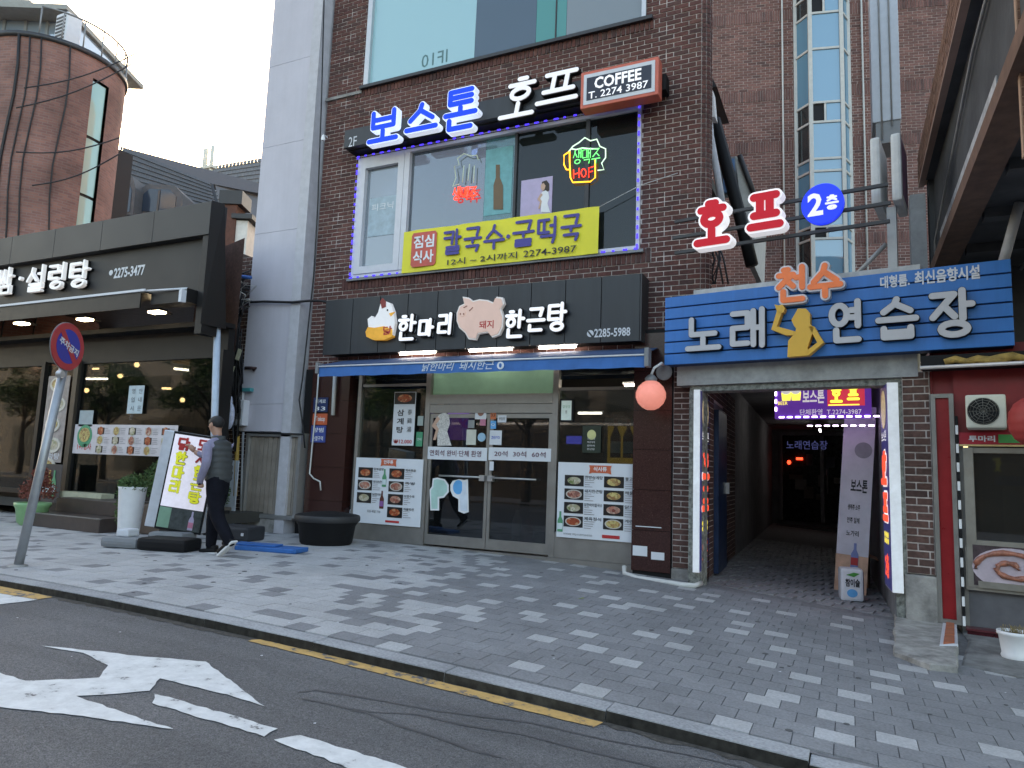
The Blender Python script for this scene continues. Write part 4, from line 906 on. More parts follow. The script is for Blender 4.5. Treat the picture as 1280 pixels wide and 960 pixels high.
# globe lamp
gp_ = fp(813.5, 494, -.55)
t = thing('globe_lamp', 'pink glass globe lamp on a bracket at the right end of the awning', 'lamp', tuple(gp_))
part('globe', M('pink globe glass', (.85,.3,.24), .25, noise=.05, emit=.28), t, lambda b: b.lathe([(.06,.172),(.1,.15),(.15,.1),(.178,.03),(.178,-.03),(.15,-.1),(.1,-.15),(.05,-.175),(.001,-.18)], 28))
part('cap', grey, t, lambda b: b.lathe([(.07,.168),(.075,.2),(.04,.24),(.02,.25)], 16)); part('bracket', white_p, t, lambda b: b.tube([(0,0,.24),(.03,.02,.33),(.1,.1,.4),(.08,.38,.4)], .016))
t = thing('speaker_horn', 'grey round horn speaker on the pier above the pink globe lamp', 'speaker', tuple(fp(833,467,-.2)))
part('horn', grey, t, lambda b: b.lathe([(.03,0),(.05,.06),(.1,.12),(.1,.13),(.08,.11)], 18, T=Matrix.Rotation(R(90), 4, 'X'))); pbox('bracket', grey, t, -.02, .02, .0, .07, -.02, .02)
# plates on left pier
def plate(label, px, m, s, sm=white_p, y=-.11, big=0):
    b4 = fr(*px, y); t = thing('address_plate', label, 'plate', (0, y, 0)); pbox('plate', m, t, b4[0], b4[1], -.006, .006, b4[2], b4[3], b=.002)
    for i, q in enumerate(s):
        n = len(s); h = (b4[3]-b4[2])/n; txt(q, (b4[0]+.04, b4[1]-.04, b4[3]-h*(i+.8), b4[3]-h*(i+.25)), -.009, sm, t, bold=.015)
navy = M('navy plate', (.015,.035,.12), .35); 
plate('navy house number plate reading 33 on the left granite pier', (392,497,410,515), navy, ['퇴계로', '33'])
plate('orange red plate below the house number on left granite pier', (391,517,409,531), M('orange plate', (.6,.12,.05), .4), ['KT telecop'])
plate('blue and white plate at the bottom of three on granite pier', (389,532,407,553), M('blue plate', (.05,.08,.3), .4), ['방범', '순찰구역'], white_p)
solo('white_pipe', MB().tube([tuple(fp(*p, -.14)) for p in ((399,456),(396,500),(390,560),(387,592),(392,598),(400,602),(401,613))], .012), cable_w, 'thin white pipe bending down across the left granite pier', 'pipe')
solo('drain_pipe', MB().tube([tuple(fp(*p, -.16)) for p in ((419,465),(416,519))], .03), cable_w, 'short white downpipe on right edge of the left pier', 'pipe')
solo('floor_pipe', MB().tube([(-2.5,-.28,.0),(-2.48,-.34,-.075),(-2.3,-.42,-.1),(-2.0,-.5,-.1),(-1.75,-.6,-.1),(-1.6,-.58,-.1),(-1.56,-.4,-.09)], .028), cable_w, 'white hose lying on paving round the foot of right pier', 'hose')
solo('white_patch', MB().box(-2.43,-2.25,-.168,-.162,.13,.25).box(-2.2,-2.04,-.168,-.162,.1,.19).box(-2.4,-2.08,-.167,-.162,.48,.49), paper, 'torn white tape scraps stuck low on the right granite pier', 'tape')

# ================================================================== ALLEY FRONT (plane turned 9 degrees towards the street)
def aT(off): o = A0+AN*off; return (o.x, o.y, 0)
blue_b = M('bright blue board', (.014,.17,.52), .42, streak=.14, noise=.06, scale=3)
OF = -.25
S = thing('karaoke_sign', 'wide blue boarded karaoke sign with silver letters and golden singer', 'sign', aT(OF), AR)
s0, s1, q0, q1 = ar(832, 0, 1265, 0, OF)[0], 0, 0, 0
s0 = ap(831, 413, OF).x; s1 = ap(1266, 380, OF).x; q0 = ap(1047, 445, OF).z; q1 = ap(1047, 347, OF).z
nb = 6; hb = (q1-q0)/nb
for i in range(nb): pbox('board', blue_b, S, s0, s1, .0, .03, q0+i*hb+.008, q0+(i+1)*hb-.008, b=.004)
pbox('backing', M('navy sign box', (.01,.04,.12), .6), S, s0+.01, s1-.01, .031, .2, q0+.01, q1-.01)
silver = M('silver channel letter', (.5,.5,.52), .4, noise=.05)
def aar(x0, y0, x1, y1, off=OF): return ar(x0, y0, x1, y1, off)
for ch, bx in (('노',(859,396,904,440)),('래',(913,386,961,437)),('연',(1035,376,1083,430)),('습',(1095,371,1150,426)),('장',(1160,362,1222,424))):
    han(ch, aar(*bx), .062, -.07, -.0, silver, S, .006, black)
org = M('orange letter face', (.75,.2,.08), .45, emit=.1)
for ch, bx in (('천',(971,334,1013,380)),('수',(1011,330,1056,376))): han(ch, aar(*bx), .06, -.09, -.0, org, S, .02, off_white)
gold = M('golden yellow figure', (.75,.42,.05), .45, noise=.05)
def AP(px, py, off=OF): p = ap(px, py, off); return (p.x, p.z)
def singer(b):
    # mic and fist, forearm, upper arm, head with bob hair, torso, akimbo arm
    b.prism([AP(*p) for p in ((971,383),(976,384),(981,383),(984,388),(982,393),(977,394),(974,391))], -.1, -.005)
    b.prism([AP(*p) for p in ((974,391),(980,393),(974,410),(996,416),(996,421),(985,421),(967,414))], -.1, -.007)
    b.prism([AP(*p) for p in ((995,397),(992,402),(995,409),(998,413),(996,419),(988,428),(987,448),(1013,446),(1012,436),(1020,412),(1015,407),(1015,394),(1010,388),(1000,388))], -.1, -.009)
    b.prism([AP(*p) for p in ((1013,410),(1020,410),(1032,430),(1013,446),(1010,441),(1024,430))], -.1, -.011)
part('singer_figure', gold, S, singer, label='golden yellow silhouette of a singer with microphone')
b4 = aar(1100, 335, 1225, 352); 
txt('대형룸.', (b4[0], b4[0]+(b4[1]-b4[0])*.31, q1-.17, q1-.04), -.005, off_white, S, bold=.03); txt('최신음향시설', (b4[0]+(b4[1]-b4[0])*.36, b4[1], q1-.17, q1-.03), -.005, off_white, S, bold=.03)
# beam and mossy rendered frame round the alley mouth
AF = thing('alley_gateway', 'grey beam and mossy rendered frame round the dark alley mouth', 'gateway', aT(0), AR)
bz0 = ap(1000, 477, 0).z; moss = M('mossy chipped render', (.2,.21,.19), .95, noise=.75, scale=22, bump=.8, bscale=30)
uL0, uL1 = ap(862, 600, 0).x, ap(877, 600, 0).x; uR0, uR1 = ap(1117, 600, 0).x, ap(1131, 600, 0).x
pbox('beam', M('grey painted beam', (.32,.33,.33), .6, noise=.25), AF, uL0-.15, uR1+.15, -.05, .25, bz0, bz0+.3)
pbox('beam', moss, AF, uL0, uR1, -.0, .25, bz0-.07, bz0-.003); pbox('jamb', moss, AF, uL0, uL1, -.03, .2, -.3, bz0-.072); pbox('jamb', moss, AF, uR0, uR1, -.03, .2, -.4, bz0-.072)
lz = ap(1000, 340, 0).z
pbox('ledge', M('pale grey ledge', (.5,.51,.5), .7, noise=.2), AF, s0+.3, s1-.75, -.1, .4, q1+.005, q1+.085)
# brick pier right of the alley
BP = thing('brick_pier', 'old brick pier with a stained plaster foot between alley and red shop', 'pier', aT(0), AR)
p0, p1 = uR1+.002, ap(1166, 600, 0).x
MW = Matrix.Translation(aT(0)) @ Matrix.Rotation(AR, 4, 'Z')
brickwork(BP, (p0, p1, .25, 2.25), [], -.04, brick_old, mortar, 120, world=MW, H_=.073)
pbox('plaster_foot', concrete, BP, p0-.02, p1+.01, -.07, .2, -.42, .24, b=.02)
# vertical light boxes
def vbox(label, px, zt, zb_, side, w_):
    q_ = ap(px, 600, -.05); w0 = A0+AN*-.12+AD*q_.x; x0 = 0; t = thing('vertical_light_box', label, 'light box', (w0.x, w0.y, 0), 0 if side > 0 else R(3.5), group='light boxes at the alley mouth')
    pbox('case', M('white light box case', (.75,.8,.85), .4, emit=.12), t, x0, x0+w_, 0, .62, zb_, zt, b=.006)
    fx = x0+w_+.004 if side > 0 else x0-.004
    nvb = M('indigo light box face', (.03,.035,.16), .4, emit=.25)
    pbox('face', nvb, t, min(fx, fx-side*.003), max(fx, fx-side*.003), .01, .61, zb_+.01, zt-.01)
    # face letters: local frame where x runs along depth
    Tm = Matrix.Translation((fx+side*.001, 0, 0)) @ (Matrix.Rotation(R(90), 4, 'Z') if side > 0 else Matrix.Rotation(R(-90), 4, 'Z'))
    def cc(a, b_): return (a, b_) if side > 0 else (-b_, -a)
    hh = zt-zb_
    part('round_picture', M('cream food medallion', (.6,.5,.3), .5, noise=.4, scale=20, emit=.2), t, lambda b: b.disc(sum(cc(.1,.5))/2, zt-hh*.12, .2, .2, -.006, -.003, T=Tm))
    txt('보스톤', (*cc(.1,.52), zt-hh*.28, zt-hh*.23), -.006, lit_white, t, bold=.02, T=Tm)
    rl = M('lit red letter', (.85,.08,.04), .4, noise=0, emit=.6)
    for i, ch in enumerate('호프'): han(ch, (*cc(.12,.5), zt-hh*(.5+.2*i), zt-hh*(.33+.2*i)), .07, -.012, -.003, rl, t, .02, lit_white, T=Tm)
    yl = M('lit yellow dots', (.8,.7,.1), .4, noise=0, emit=.5)
    [part('dot', yl, t, lambda b: b.disc(cc(.1,.5)[0]+.07+.13*i, zt-hh*(.74+.03*j), .035, .03, -.007, -.003, 10, T=Tm)) for i in range(3) for j in range(2)]
    txt('2층', (*cc(.15,.47), zb_+hh*.05, zb_+hh*.17), -.006, rl, t, bold=.05, T=Tm)
    return t
vbox('vertical indigo light box with red letters at left side of alley mouth', 869, ap(873,487,-.1).z, ap(873,716,-.1).z, 1, .075)
vbox('vertical indigo light box with red letters at right side of alley mouth', 1113, ap(1119,478,-.1).z, ap(1119,741,-.1).z, -1, .1)
# alley passage
PW = M('dark passage wall', (.16,.16,.165), .85, noise=.3, scale=3)
PA_ = thing('alley_passage', 'dark covered brick passage behind the alley mouth', 'passage', aT(0), AR)
aL, aR_ = uL1+.02, uR0-.02; LEN = 13.5
def skew(x, y): return x-.2*y if False else x
sk = math.tan(AR*-1+R(-2.0)) # walls run a touch left of the plane normal
def pw(b, x, y0, y1, z0, z1, th):
    o = -.2
    b.add([(x+o*y0,y0,z0),(x+o*y1,y1,z0),(x+o*y1+th,y1,z0),(x+o*y0+th,y0,z0),(x+o*y0,y0,z1),(x+o*y1,y1,z1),(x+o*y1+th,y1,z1),(x+o*y0+th,y0,z1)], [(0,1,5,4),(1,2,6,5),(3,0,4,7),(4,5,6,7),(2,3,7,6)])
part('wall', PW, PA_, lambda b: (pw(b, aL-.15, .05, LEN, -.6, 2.6, .14), pw(b, aR_+.01, .05, LEN, -.6, 2.6, .14)))
part('ceiling', PW, PA_, lambda b: pw(b, aL, .26, LEN, 2.45, 2.6, aR_-aL))  # ceiling put in to keep the passage dark
part('end_wall', PW, PA_, lambda b: b.box(aL-3.2, aR_-2, LEN-.1, LEN, -.8, 2.7))
part('step', M('dark step', (.07,.07,.07), .8), PA_, lambda b: b.box(aL-2.8, aR_-2.2, LEN-.9, LEN-.1, -.8, -.12))
def cobble(b):
    r_ = random.Random(3)
    for j in range(34):
        y = .35+j*.21
        for i in range(-1, 12):
            x = aL-.1+i*.2+(.1 if j % 2 else 0)-.2*y; xx = MW @ Vector((x, y, 0))
            if aL-.2*y-.02 < x < aR_-.2*y+.02: b.box(x-.095, x+.095, y-.1, y+.1, gz(xx.x)-.05, gz(xx.x)+r_.uniform(-.004, .004), faces=5)
part('paving', piece_mat('passage paver', [(.26,.26,.265),(.31,.31,.315),(.28,.28,.285)], dirt=.3), PA_, cobble, kind='stuff')
brickwork(PA_, (0, 3.2, -.1, 2.4), [(.6,1.6,-.2,2.1)], 0, brick_old, mortar, 0, T=Matrix.Translation((aL-.0-.2*.3, .3, 0)) @ Matrix.Rotation(math.atan2(1, -.2), 4, 'Z'), holes_mort=.02)
dm = M('deep blue door', (.012,.03,.08), .35, noise=.2)
d_ = thing('blue_door', 'dark blue door in left wall just inside the alley', 'door', aT(0), AR)
T9 = Matrix.Translation((aL+.015-.2*.95, .95, 0)) @ Matrix.Rotation(math.atan2(1, -.2), 4, 'Z')
part('leaf', dm, d_, lambda b: b.box(0, .9, -.04, .02, -.1, 2.0, T=T9)); part('handle', alu_l, d_, lambda b: b.box(.75, .8, -.09, -.041, .9, 1.05, T=T9))
# door at the end of the alley
def ep(px, py): p = ap(px, py, LEN-.15); return p
e0, e1 = ep(975, 560), ep(1060, 640)
tl1 = MW @ Vector((aL+.2, 5.2, 0)); tl2 = MW @ Vector((aL-.8, 10.6, 0))  # tubes added to brighten the dark passage
for tl_, lb_ in ((tl1, 'added fill tube in the middle of the covered alley'), (tl2, 'added fill tube near far end of the covered alley')):
    t = thing('passage_fill_tube', lb_, 'light', (tl_.x, tl_.y, 2.38), group='added fill tubes in the alley'); part('tube', M('fill passage tube', (.9,.95,1), .4, noise=0, emit=9), t, lambda b: b.tube([(0,-.3,0),(0,.3,0)], .016)); pbox('fitting', grey, t, -.03, .03, -.33, .33, .02, .05)
ED = thing('shop_door', 'dark glass shop door with red lights at the far end of alley', 'door', aT(LEN-.15), AR)
x0, x1 = ep(975,600).x, ep(1085,600).x; zt, zb_ = ep(1010,540).z, ep(1010,652).z
part('frame', grey, ED, lambda b: (b.box(x0, x0+.08, -.05, .03, zb_, zt), b.box(x1-.08, x1, -.05, .03, zb_, zt), b.box(x0+.08, x1-.08, -.05, .03, zt-.1, zt), b.box((x0+x1)/2-.05, (x0+x1)/2+.05, -.05, .03, zb_, zt-.1)))
pbox('pane', M('dim shop interior glass', (.016,.02,.019), .15, noise=.8, scale=9), ED, x0+.08, x1-.08, -.01, .02, zb_, zt-.1)
red_led = M('red lamp', (1,.05,.02), .4, noise=0, emit=2.6)
part('red_light', red_led, ED, lambda b: (b.disc(ep(987,578).x, ep(987,578).z, .05, .06, -.08, -.06), b.box(ep(996,573).x, ep(1004,573).x, -.08, -.06, ep(1000,575).z, ep(1000,572).z)))
txt('노래연습장', (x0+.2, x1-1.0, zt-.5, zt-.25), -.06, M('dim blue print', (.08,.1,.3), .5, emit=.3), ED)
qd = random.Random(9)
for i in range(10): a_ = x0+.25+qd.uniform(0, 1)*(x1-x0-.6); c_ = zb_+.5+qd.uniform(0,1)*(zt-zb_-1.2); pbox('door_notice', M('dim notice %d' % (i%3), ((.12,.12,.11),(.07,.06,.05),(.05,.06,.08))[i%3], .7), ED, a_, a_+qd.uniform(.12,.4), -.03, -.02, c_, c_+qd.uniform(.12,.35))
part('handle', grey, ED, lambda b: b.tube([((x0+x1)/2+.15, -.12, zb_+.8), ((x0+x1)/2+.15, -.12, zb_+1.5)], .02))
pbox('header_panel', M('dim green header', (.12,.14,.12), .6, noise=.3), ED, x0, x1+.3, -.03, .03, zt+.02, zt+.35)
# purple hanging sign in the passage
o2 = 1.3; HS = thing('hanging_sign', 'purple LED edged beer sign hanging just inside the alley', 'sign', aT(o2), AR)
x0, x1, z0, z1 = ar(968, 479, 1088, 524, o2); z0 = ap(1025, 523, o2).z; z1 = ap(1025, 481, o2).z
pbox('box', M('purple sign face', (.1,.04,.3), .4, noise=.2, scale=4, emit=.35, ecol=(.12,.04,.38)), HS, x0, x1, 0, .1, z0, z1, b=.01)
hw = z1-z0
txt('보스톤', (x0+(x1-x0)*.31, x0+(x1-x0)*.54, z0+hw*.45, z0+hw*.85), -.006, lit_white, HS, bold=.03)
yel = M('lit yellow', (.85,.8,.1), .4, noise=0, emit=.8); pbox('red_patch', M('lit crimson', (.6,.05,.1), .4, emit=.4), HS, x0+(x1-x0)*.57, x1-.06, -.006, -.002, z0+hw*.36, z1-.03)
for i, ch in enumerate('호프'): han(ch, (x0+(x1-x0)*(.6+.17*i), x0+(x1-x0)*(.73+.17*i), z0+hw*.44, z0+hw*.92), .035, -.02, -.007, yel, HS, .006, red_ink)
pbox('underline', yel, HS, x0+(x1-x0)*.58, x1-.12, -.01, -.0065, z0+hw*.37, z0+hw*.405)
txt('BEER', (x0+.05, x0+(x1-x0)*.15, z0+hw*.42, z0+hw*.52), -.02, yel, HS)
part('beer_mugs', [yel, lit_white], HS, lambda b: [(b.prism([(x0+.1+.12*i, z0+hw*.55), (x0+.2+.12*i, z0+hw*.55), (x0+.21+.12*i, z0+hw*.8), (x0+.09+.12*i, z0+hw*.8)], -.012-.003*i, -.003, 0), b.disc(x0+.15+.12*i, z0+hw*.84, .06, .045, -.017-.003*i, -.004, 12, 1)) for i in (0, 1)])
txt('단체환영  T.2274-3987', (x0+(x1-x0)*.28, x1-.1, z0+hw*.1, z0+hw*.28), -.006, lit_white, HS)
pdot = M('lilac LED', (.7,.6,1), .4, noise=0, emit=4)
part('led_dots', pdot, HS, lambda b: ([b.box(x0+.06+i*.1, x0+.12+i*.1, -.01, -.002, z0+.012, z0+.028) for i in range(13)], [b.box(x0+.01, x0+.03, -.01, -.002, z0+.1+i*.1, z0+.15+i*.1) for i in range(4)], [b.box(x0+.4+i*.1, x0+.46+i*.1, -.0, .01, z0-.1, z0-.085) for i in range(8)]), kind='stuff')
# x-banner, carton, small cube sign
cxy = ap(1060, 700, .55)
xm = M('pale lilac banner print', (.66,.64,.7), .6, noise=.15, scale=3)
XB = thing('roll_banner', 'tall pale leaning banner of the bar menu inside the alley mouth', 'banner', (MW @ Vector((ap(1062,720,1.5).x, 1.5, 0)))[:2]+(gz(0),), AR, rot=(R(-4), R(3.5), AR))
bh = 2.3; bw = .18
part('sheet', [xm, M('peach banner print', (.62,.38,.26), .6, noise=.3, scale=6)], XB, lambda b: (b.box(-bw, bw, 0, .008, .45, bh, 0), b.box(-bw, bw, 0, .008, 0, .449, 1)))
txt('보스톤', (-bw+.12, bw-.05, 1.22, 1.38), -.004, ink, XB, bold=.03)
for i, s in enumerate(('생맥주 소주','안주 일체','노가리')): txt(s, (-bw+.1, bw-.12, 1.0-.16*i, 1.07-.16*i), -.004, ink, XB, bold=.02)
part('round_logo', M('thin grey ring', (.3,.3,.32), .6), XB, lambda b: b.disc(.06, 1.75, .1, .1, -.004, -.001)); bottle_print(XB, .03, .3, .3, M('blue bottle print', (.2,.25,.5), .5), red_ink, -.004)
part('pole', grey, XB, lambda b: b.tube([(0, .03, 0), (0, .02, bh)], .01))
cb_ = gp(1068, 752); card = M('brown cardboard', (.33,.2,.12), .85, noise=.15)
CB = thing('cube_sign', 'small white printed crate with blue water drop beside a carton', 'crate', (cb_.x, cb_.y, gz(cb_.x)), R(8))
pbox('case', M('white printed plastic', (.72,.73,.76), .4), CB, -.14, .1, 0, .22, .0, .36, b=.03); pbox('side', M('plum grey side', (.2,.15,.18), .6), CB, .101, .106, .02, .2, .03, .33)
txt('참이슬', (-.09, .06, .16, .25), -.004, ink, CB, bold=.03); part('drop', sky_b, CB, lambda b: b.disc(-.02, .09, .055, .045, -.004, -.001)); part('leaf_mark', M('green leaf print', (.05,.3,.05), .5), CB, lambda b: b.prism([(-.08,.29),(0,.27),(.06,.31),(.0,.32)], -.004, -.001))
c2 = gp(1068, 738)
CC = thing('carton', 'open brown cardboard carton behind the small white crate', 'box', (c2.x-.02, c2.y+.35, gz(c2.x)), R(-6))
part('body', card, CC, lambda b: (b.box(-.2, .18, 0, .01, 0, .4), b.box(-.2, .18, .3, .31, 0, .4), b.box(-.2, -.19, .01, .3, 0, .4), b.box(.17, .18, .01, .3, 0, .4), b.box(-.19,.17,.01,.3,0,.01)))
part('flap', card, CC, lambda b: (b.box(-.2, .18, 0, .006, 0, .17, T=Matrix.Translation((0, .31, .4)) @ Matrix.Rotation(R(-20), 4, 'X')), b.box(0, .16, 0, .3, 0, .006, T=Matrix.Translation((.18, 0, .4)) @ Matrix.Rotation(R(20), 4, 'Y'))))
# projecting HOF sign on three bars
OH = -.12
H_ = thing('projecting_sign', 'red Korean hof letters and blue disc on three bars above the alley', 'sign', aT(OH), AR)
for (pl, pr) in (((843,275),(1110,232)),((841,297),(1113,253)),((843,315),(1112,277))):
    a, b_ = ap(*pl, OH), ap(*pr, OH); zz = (a.z+b_.z)/2
    pbox('bar', dark, H_, a.x, b_.x, .0, .04, zz-.018, zz+.018)
red_f = M('red letter face', (.62,.02,.035), .4, noise=0, emit=.15)
for ch, bx in (('호',(873,256,918,312)),('프',(938,245,984,300))): han(ch, aar(*bx, OH), .09, -.16, -.0, red_f, H_, .025, lit_white)
dc = ap(1030, 258, OH)
part('disc', [M('bright blue disc', (.01,.04,.8), .4, noise=0, emit=.6), grey], H_, lambda b: (b.disc(dc.x, dc.z, .215, .225, -.1, -.03, 36, 0), b.disc(dc.x, dc.z, .212, .222, -.0295, -.001, 36, 1)))
txt('2', (dc.x-.15, dc.x+.01, dc.z-.13, dc.z+.13), -.104, lit_white, H_, bold=.03); han('층', (dc.x+.03, dc.x+.17, dc.z-.09, dc.z+.08), .022, -.108, -.102, lit_white, H_)
# post with double light box above the blue sign
pp = ap(1117, 300, .2)
DP = thing('double_light_box', 'pair of narrow white light boxes back to back on a post above the blue sign', 'light box', aT(.2), AR)
part('post', M('galvanised post', (.4,.4,.4), .5, .5), DP, lambda b: (b.box(pp.x-.06, pp.x+.03, 0, .1, q1, ap(1117,258,.2).z), b.tube([(pp.x-.08, .05, q1+.45), (pp.x-.45, .05, q1+.08)], .025)))
for i, dx in enumerate((-.14, .06)):
    pbox('case', M('cream light box case', (.62,.62,.6), .45), DP, pp.x+dx-.05, pp.x+dx+.05, -.15, .45, ap(1110,258,.2).z, ap(1110,175,.2).z, b=.03)
pbox('face', M('red and blue faded print', (.25,.12,.2), .5, noise=.6, scale=5), DP, pp.x+.111, pp.x+.113, -.1, .4, ap(1110,250,.2).z, ap(1110,182,.2).z)
# white vertical duct hung on rear wall
d0 = fp(1090, 150, 3.0); d1 = fp(1127, 146, 3.0)
DU = thing('wall_duct', 'tall white boxed duct on the wall above the double light box', 'duct', (d0.x, 3.0, d0.z-.05))
wd = d1.x-d0.x
for i in range(3): pbox('panel', M('white duct sheet', (.55,.6,.66), .5, noise=.08), DU, wd*i/3+.006, wd*(i+1)/3-.006, 0, .6, 0, 6, b=.01)
part('conduit', M('duct conduit', (.35,.36,.37), .5), DU, lambda b: (b.tube([(wd*.33, -.02, -.3), (wd*.33, -.02, 6)], .012), b.tube([(wd*.67, -.02, -.1), (wd*.67, -.02, 6)], .012)))
pbox('bracket', grey, DU, .05, wd-.02, .02, .6, -.35, -.0)

# ================================================================== REAR BRICK BUILDING WITH BAY WINDOW
RR = R(13.2); RO = Vector((-2.32, 11.0, 0))
RBm = thing('rear_brick_building', 'tall rear brick building with a glazed stair bay above the alley', 'building', RO, RR)
RW = Matrix.Translation(RO) @ Matrix.Rotation(RR, 4, 'Z'); RN = Vector((-math.sin(RR), math.cos(RR), 0)); RD = Vector((math.cos(RR), math.sin(RR), 0))
def rp(px, py, off=0):
    d = ray(px, py); o = RO+RN*off; p = CAM+d*((o-CAM).dot(RN)/d.dot(RN)); return ((p-o).dot(RD), p.z)
u0, u1 = rp(872,120)[0]-1.5, rp(1225,120)[0]+1.2
bL, bR = rp(995,150)[0], rp(1062,150)[0]; bB = rp(1030,405)[1]
sol = []
for pyy in (22, 120, 185, 300):
    z = rp(945, pyy)[1]; sol += [(u0, bL, z-.16, z+.16), (bR, u1, z-.16, z+.16)]
brickwork(RBm, (u0, u1, 2.6, 17), [(bL, bR, bB, 17)], 0, brick_far, mortar_far, 0, soldiers=sol, holes_mort=.3, L_=.24, H_=.08)
pbox('side_wall', brick_far, RBm, u0, u1, .31, 4, 2.8, 17)
bay_g = glass('sky blue bay glass', (.35,.5,.6), .12, film=.85, fcol=(.13,.3,.42)); bay_d = glass('dark bay glass', (.2,.25,.25), .2, film=.5, fcol=(.03,.05,.05)); bfr = M('pale bay frame', (.5,.49,.46), .5, noise=.1)
BW = bR-bL; bx = [bL, bL+BW*.22, bL+BW*.8, bR]; by = [0.0, -.45, -.45, 0.0]
zs = [rp(1030, y)[1] for y in (400, 305, 290, 222, 207, 162, 138, 72, 28, 5, -60, -160, -260, -330)]
w = part('bay_window', bfr, RBm, lambda b: [b.box(x-.05, x+.05, y-.05, y+.05, bB, 17) for x, y in zip(bx, by)])
for s_ in range(3):
    a, b_ = Vector((bx[s_], by[s_])), Vector((bx[s_+1], by[s_+1])); L_ = (b_-a).length; T9 = Matrix.Translation((a.x, a.y, 0)) @ Matrix.Rotation(math.atan2(b_.y-a.y, b_.x-a.x), 4, 'Z')
    for i, (za, zc) in enumerate(zip(zs, zs[1:])):
        vent = i in (1, 5, 8, 11) and s_ == 1
        dk = s_ == 0 and i % 4 in (0, 1)
        pbox_ = MB()
        if vent:
            pbox_.box(.05, L_*.42, .02, .03, za+.03, zc-.03, T=T9); pbox_.build('open_vent', black, w)
            MB().box(L_*.42+.06, L_-.05, 0, .01, za+.03, zc-.03, T=T9).build('pane', bay_g, w)
            MB().box(L_*.42, L_*.42+.05, -.02, .02, za, zc, T=T9).build('mullion', bfr, w)
        else: pbox_.box(.05, L_-.05, 0, .01, za+.03, zc-.03, T=T9); pbox_.build('pane', bay_d if dk else bay_g, w)
        MB().box(.05, L_-.05, -.03, .03, zc-.03, zc+.03, T=T9).build('transom', bfr, w)
part('bay_base', brick_far, RBm, lambda b: b.prism([(bL, bB-.3), (bR, bB-.3), (bR, bB-.02), (bL, bB-.02)], -.4, .25))
part('rainwater_pipe', bfr, RBm, lambda b: (b.tube([(bL-.35, -.06, 3), (bL-.35, -.06, 17)], .025), b.tube([(bR+.35, -.06, 3), (bR+.35, -.06, 17)], .025)))
# clutter between main building and rear building above the passage roof
def simple_box(name, label, cat, px, y, dep, m, **kw):
    b4 = fr(*px, y); return solo(name, MB().bbox(0, b4[1]-b4[0], 0, dep, 0, b4[3]-b4[2], b=.02), m, label, cat, (b4[0], y, b4[2]), **kw)
pipe = M('grey duct pipe', (.5,.52,.56), .45, noise=.15)
solo('vent_duct', MB().tube([tuple(fp(*p, .9)) for p in ((884,120),(888,170),(896,215),(905,270))], .05, 10), pipe, 'pale round duct running down beside the brick corner', 'duct')
t = thing('duct_hood', 'white square duct hood jutting out by the brick corner', 'duct', (0,.8,0)); part('frame', white_p, t, lambda b: (b.prism([P2(*p,.8) for p in ((874,113),(891,113),(894,146),(886,146),(885,118),(876,118))], 0, .2), b.prism([P2(*p,.8) for p in ((874,119),(876,119),(888,140),(886,144))], .01, .19)))
t = thing('lean_to_roof', 'white ribbed lean-to roof sheet above the alley left of red letters', 'roof', (0,2.2,0))
part('sheet', M('pale corrugated sheet', (.5,.5,.48), .6, noise=.15), t, lambda b: b.prism([P2(*p,2.2) for p in ((919,195),(926,195),(945,250),(942,330),(935,330))], 0, 1.5)); part('edge', dark, t, lambda b: b.tube([(P2(925,196,2.2)[0], -.05, P2(925,196,2.2)[1]), (P2(946,252,2.2)[0], -.05, P2(946,252,2.2)[1])], .04))
t = thing('blue_shutter', 'small blue window under the lean-to roof above the alley', 'window', (0,2.6,0)); b4 = fr(904,199,918,240,2.6); pbox('leaf', M('blue shutter paint', (.1,.22,.42), .5, noise=.2), t, *b4[:2], 0, .05, *b4[2:]); pbox('frame', grey, t, b4[0]-.06, b4[1]+.06, .051, .1, b4[2]-.06, b4[3]+.06)
t = thing('eaves_bracket', 'small dark eaves with pale underside beside the brick corner', 'eaves', (0,1.3,0)); part('board', [dark, off_white], t, lambda b: (b.prism([P2(*p,1.3) for p in ((876,72),(880,76),(896,108),(876,112))], 0, 1.2, 0), b.prism([P2(*p,1.3) for p in ((877,80),(881,82),(888,98),(877,98))], -.01, -.001, 1)))
solo('diagonal_beam', MB().tube([tuple(fp(893,150,1.6)), tuple(fp(925,270,1.6)), tuple(fp(940,332,1.6))], .09, 8), black, 'dark sloping steel strut above the alley behind the hof letters', 'strut')
solo('rusty_pipe', MB().tube([tuple(fp(871,255,.25)), tuple(fp(873,335,.25))], .05, 8), M('rust orange', (.4,.14,.05), .8, noise=.4), 'rust orange pipe behind the projecting sign bars', 'pipe')
rr = random.Random(4); k = MB()
for i in range(14):
    x = 868+rr.uniform(0, 30); k.tube([tuple(fp(x+rr.uniform(-6,6), 300, .3)), tuple(fp(x+rr.uniform(-9,12), 325, .25)), tuple(fp(x+rr.uniform(-12,20), 355, .2))], .012, 5)
solo('cable_tangle', k, cable_m, 'tangle of black cables above the left end of blue sign', 'cables')
part('added_roof_slab', M('dark roof felt', (.04,.04,.042), .9), PA_, lambda b: (pw(b, aL-.5, .3, LEN, 2.62, 2.75, aR_-aL+1.0),))  # low roof added over the passage to darken it

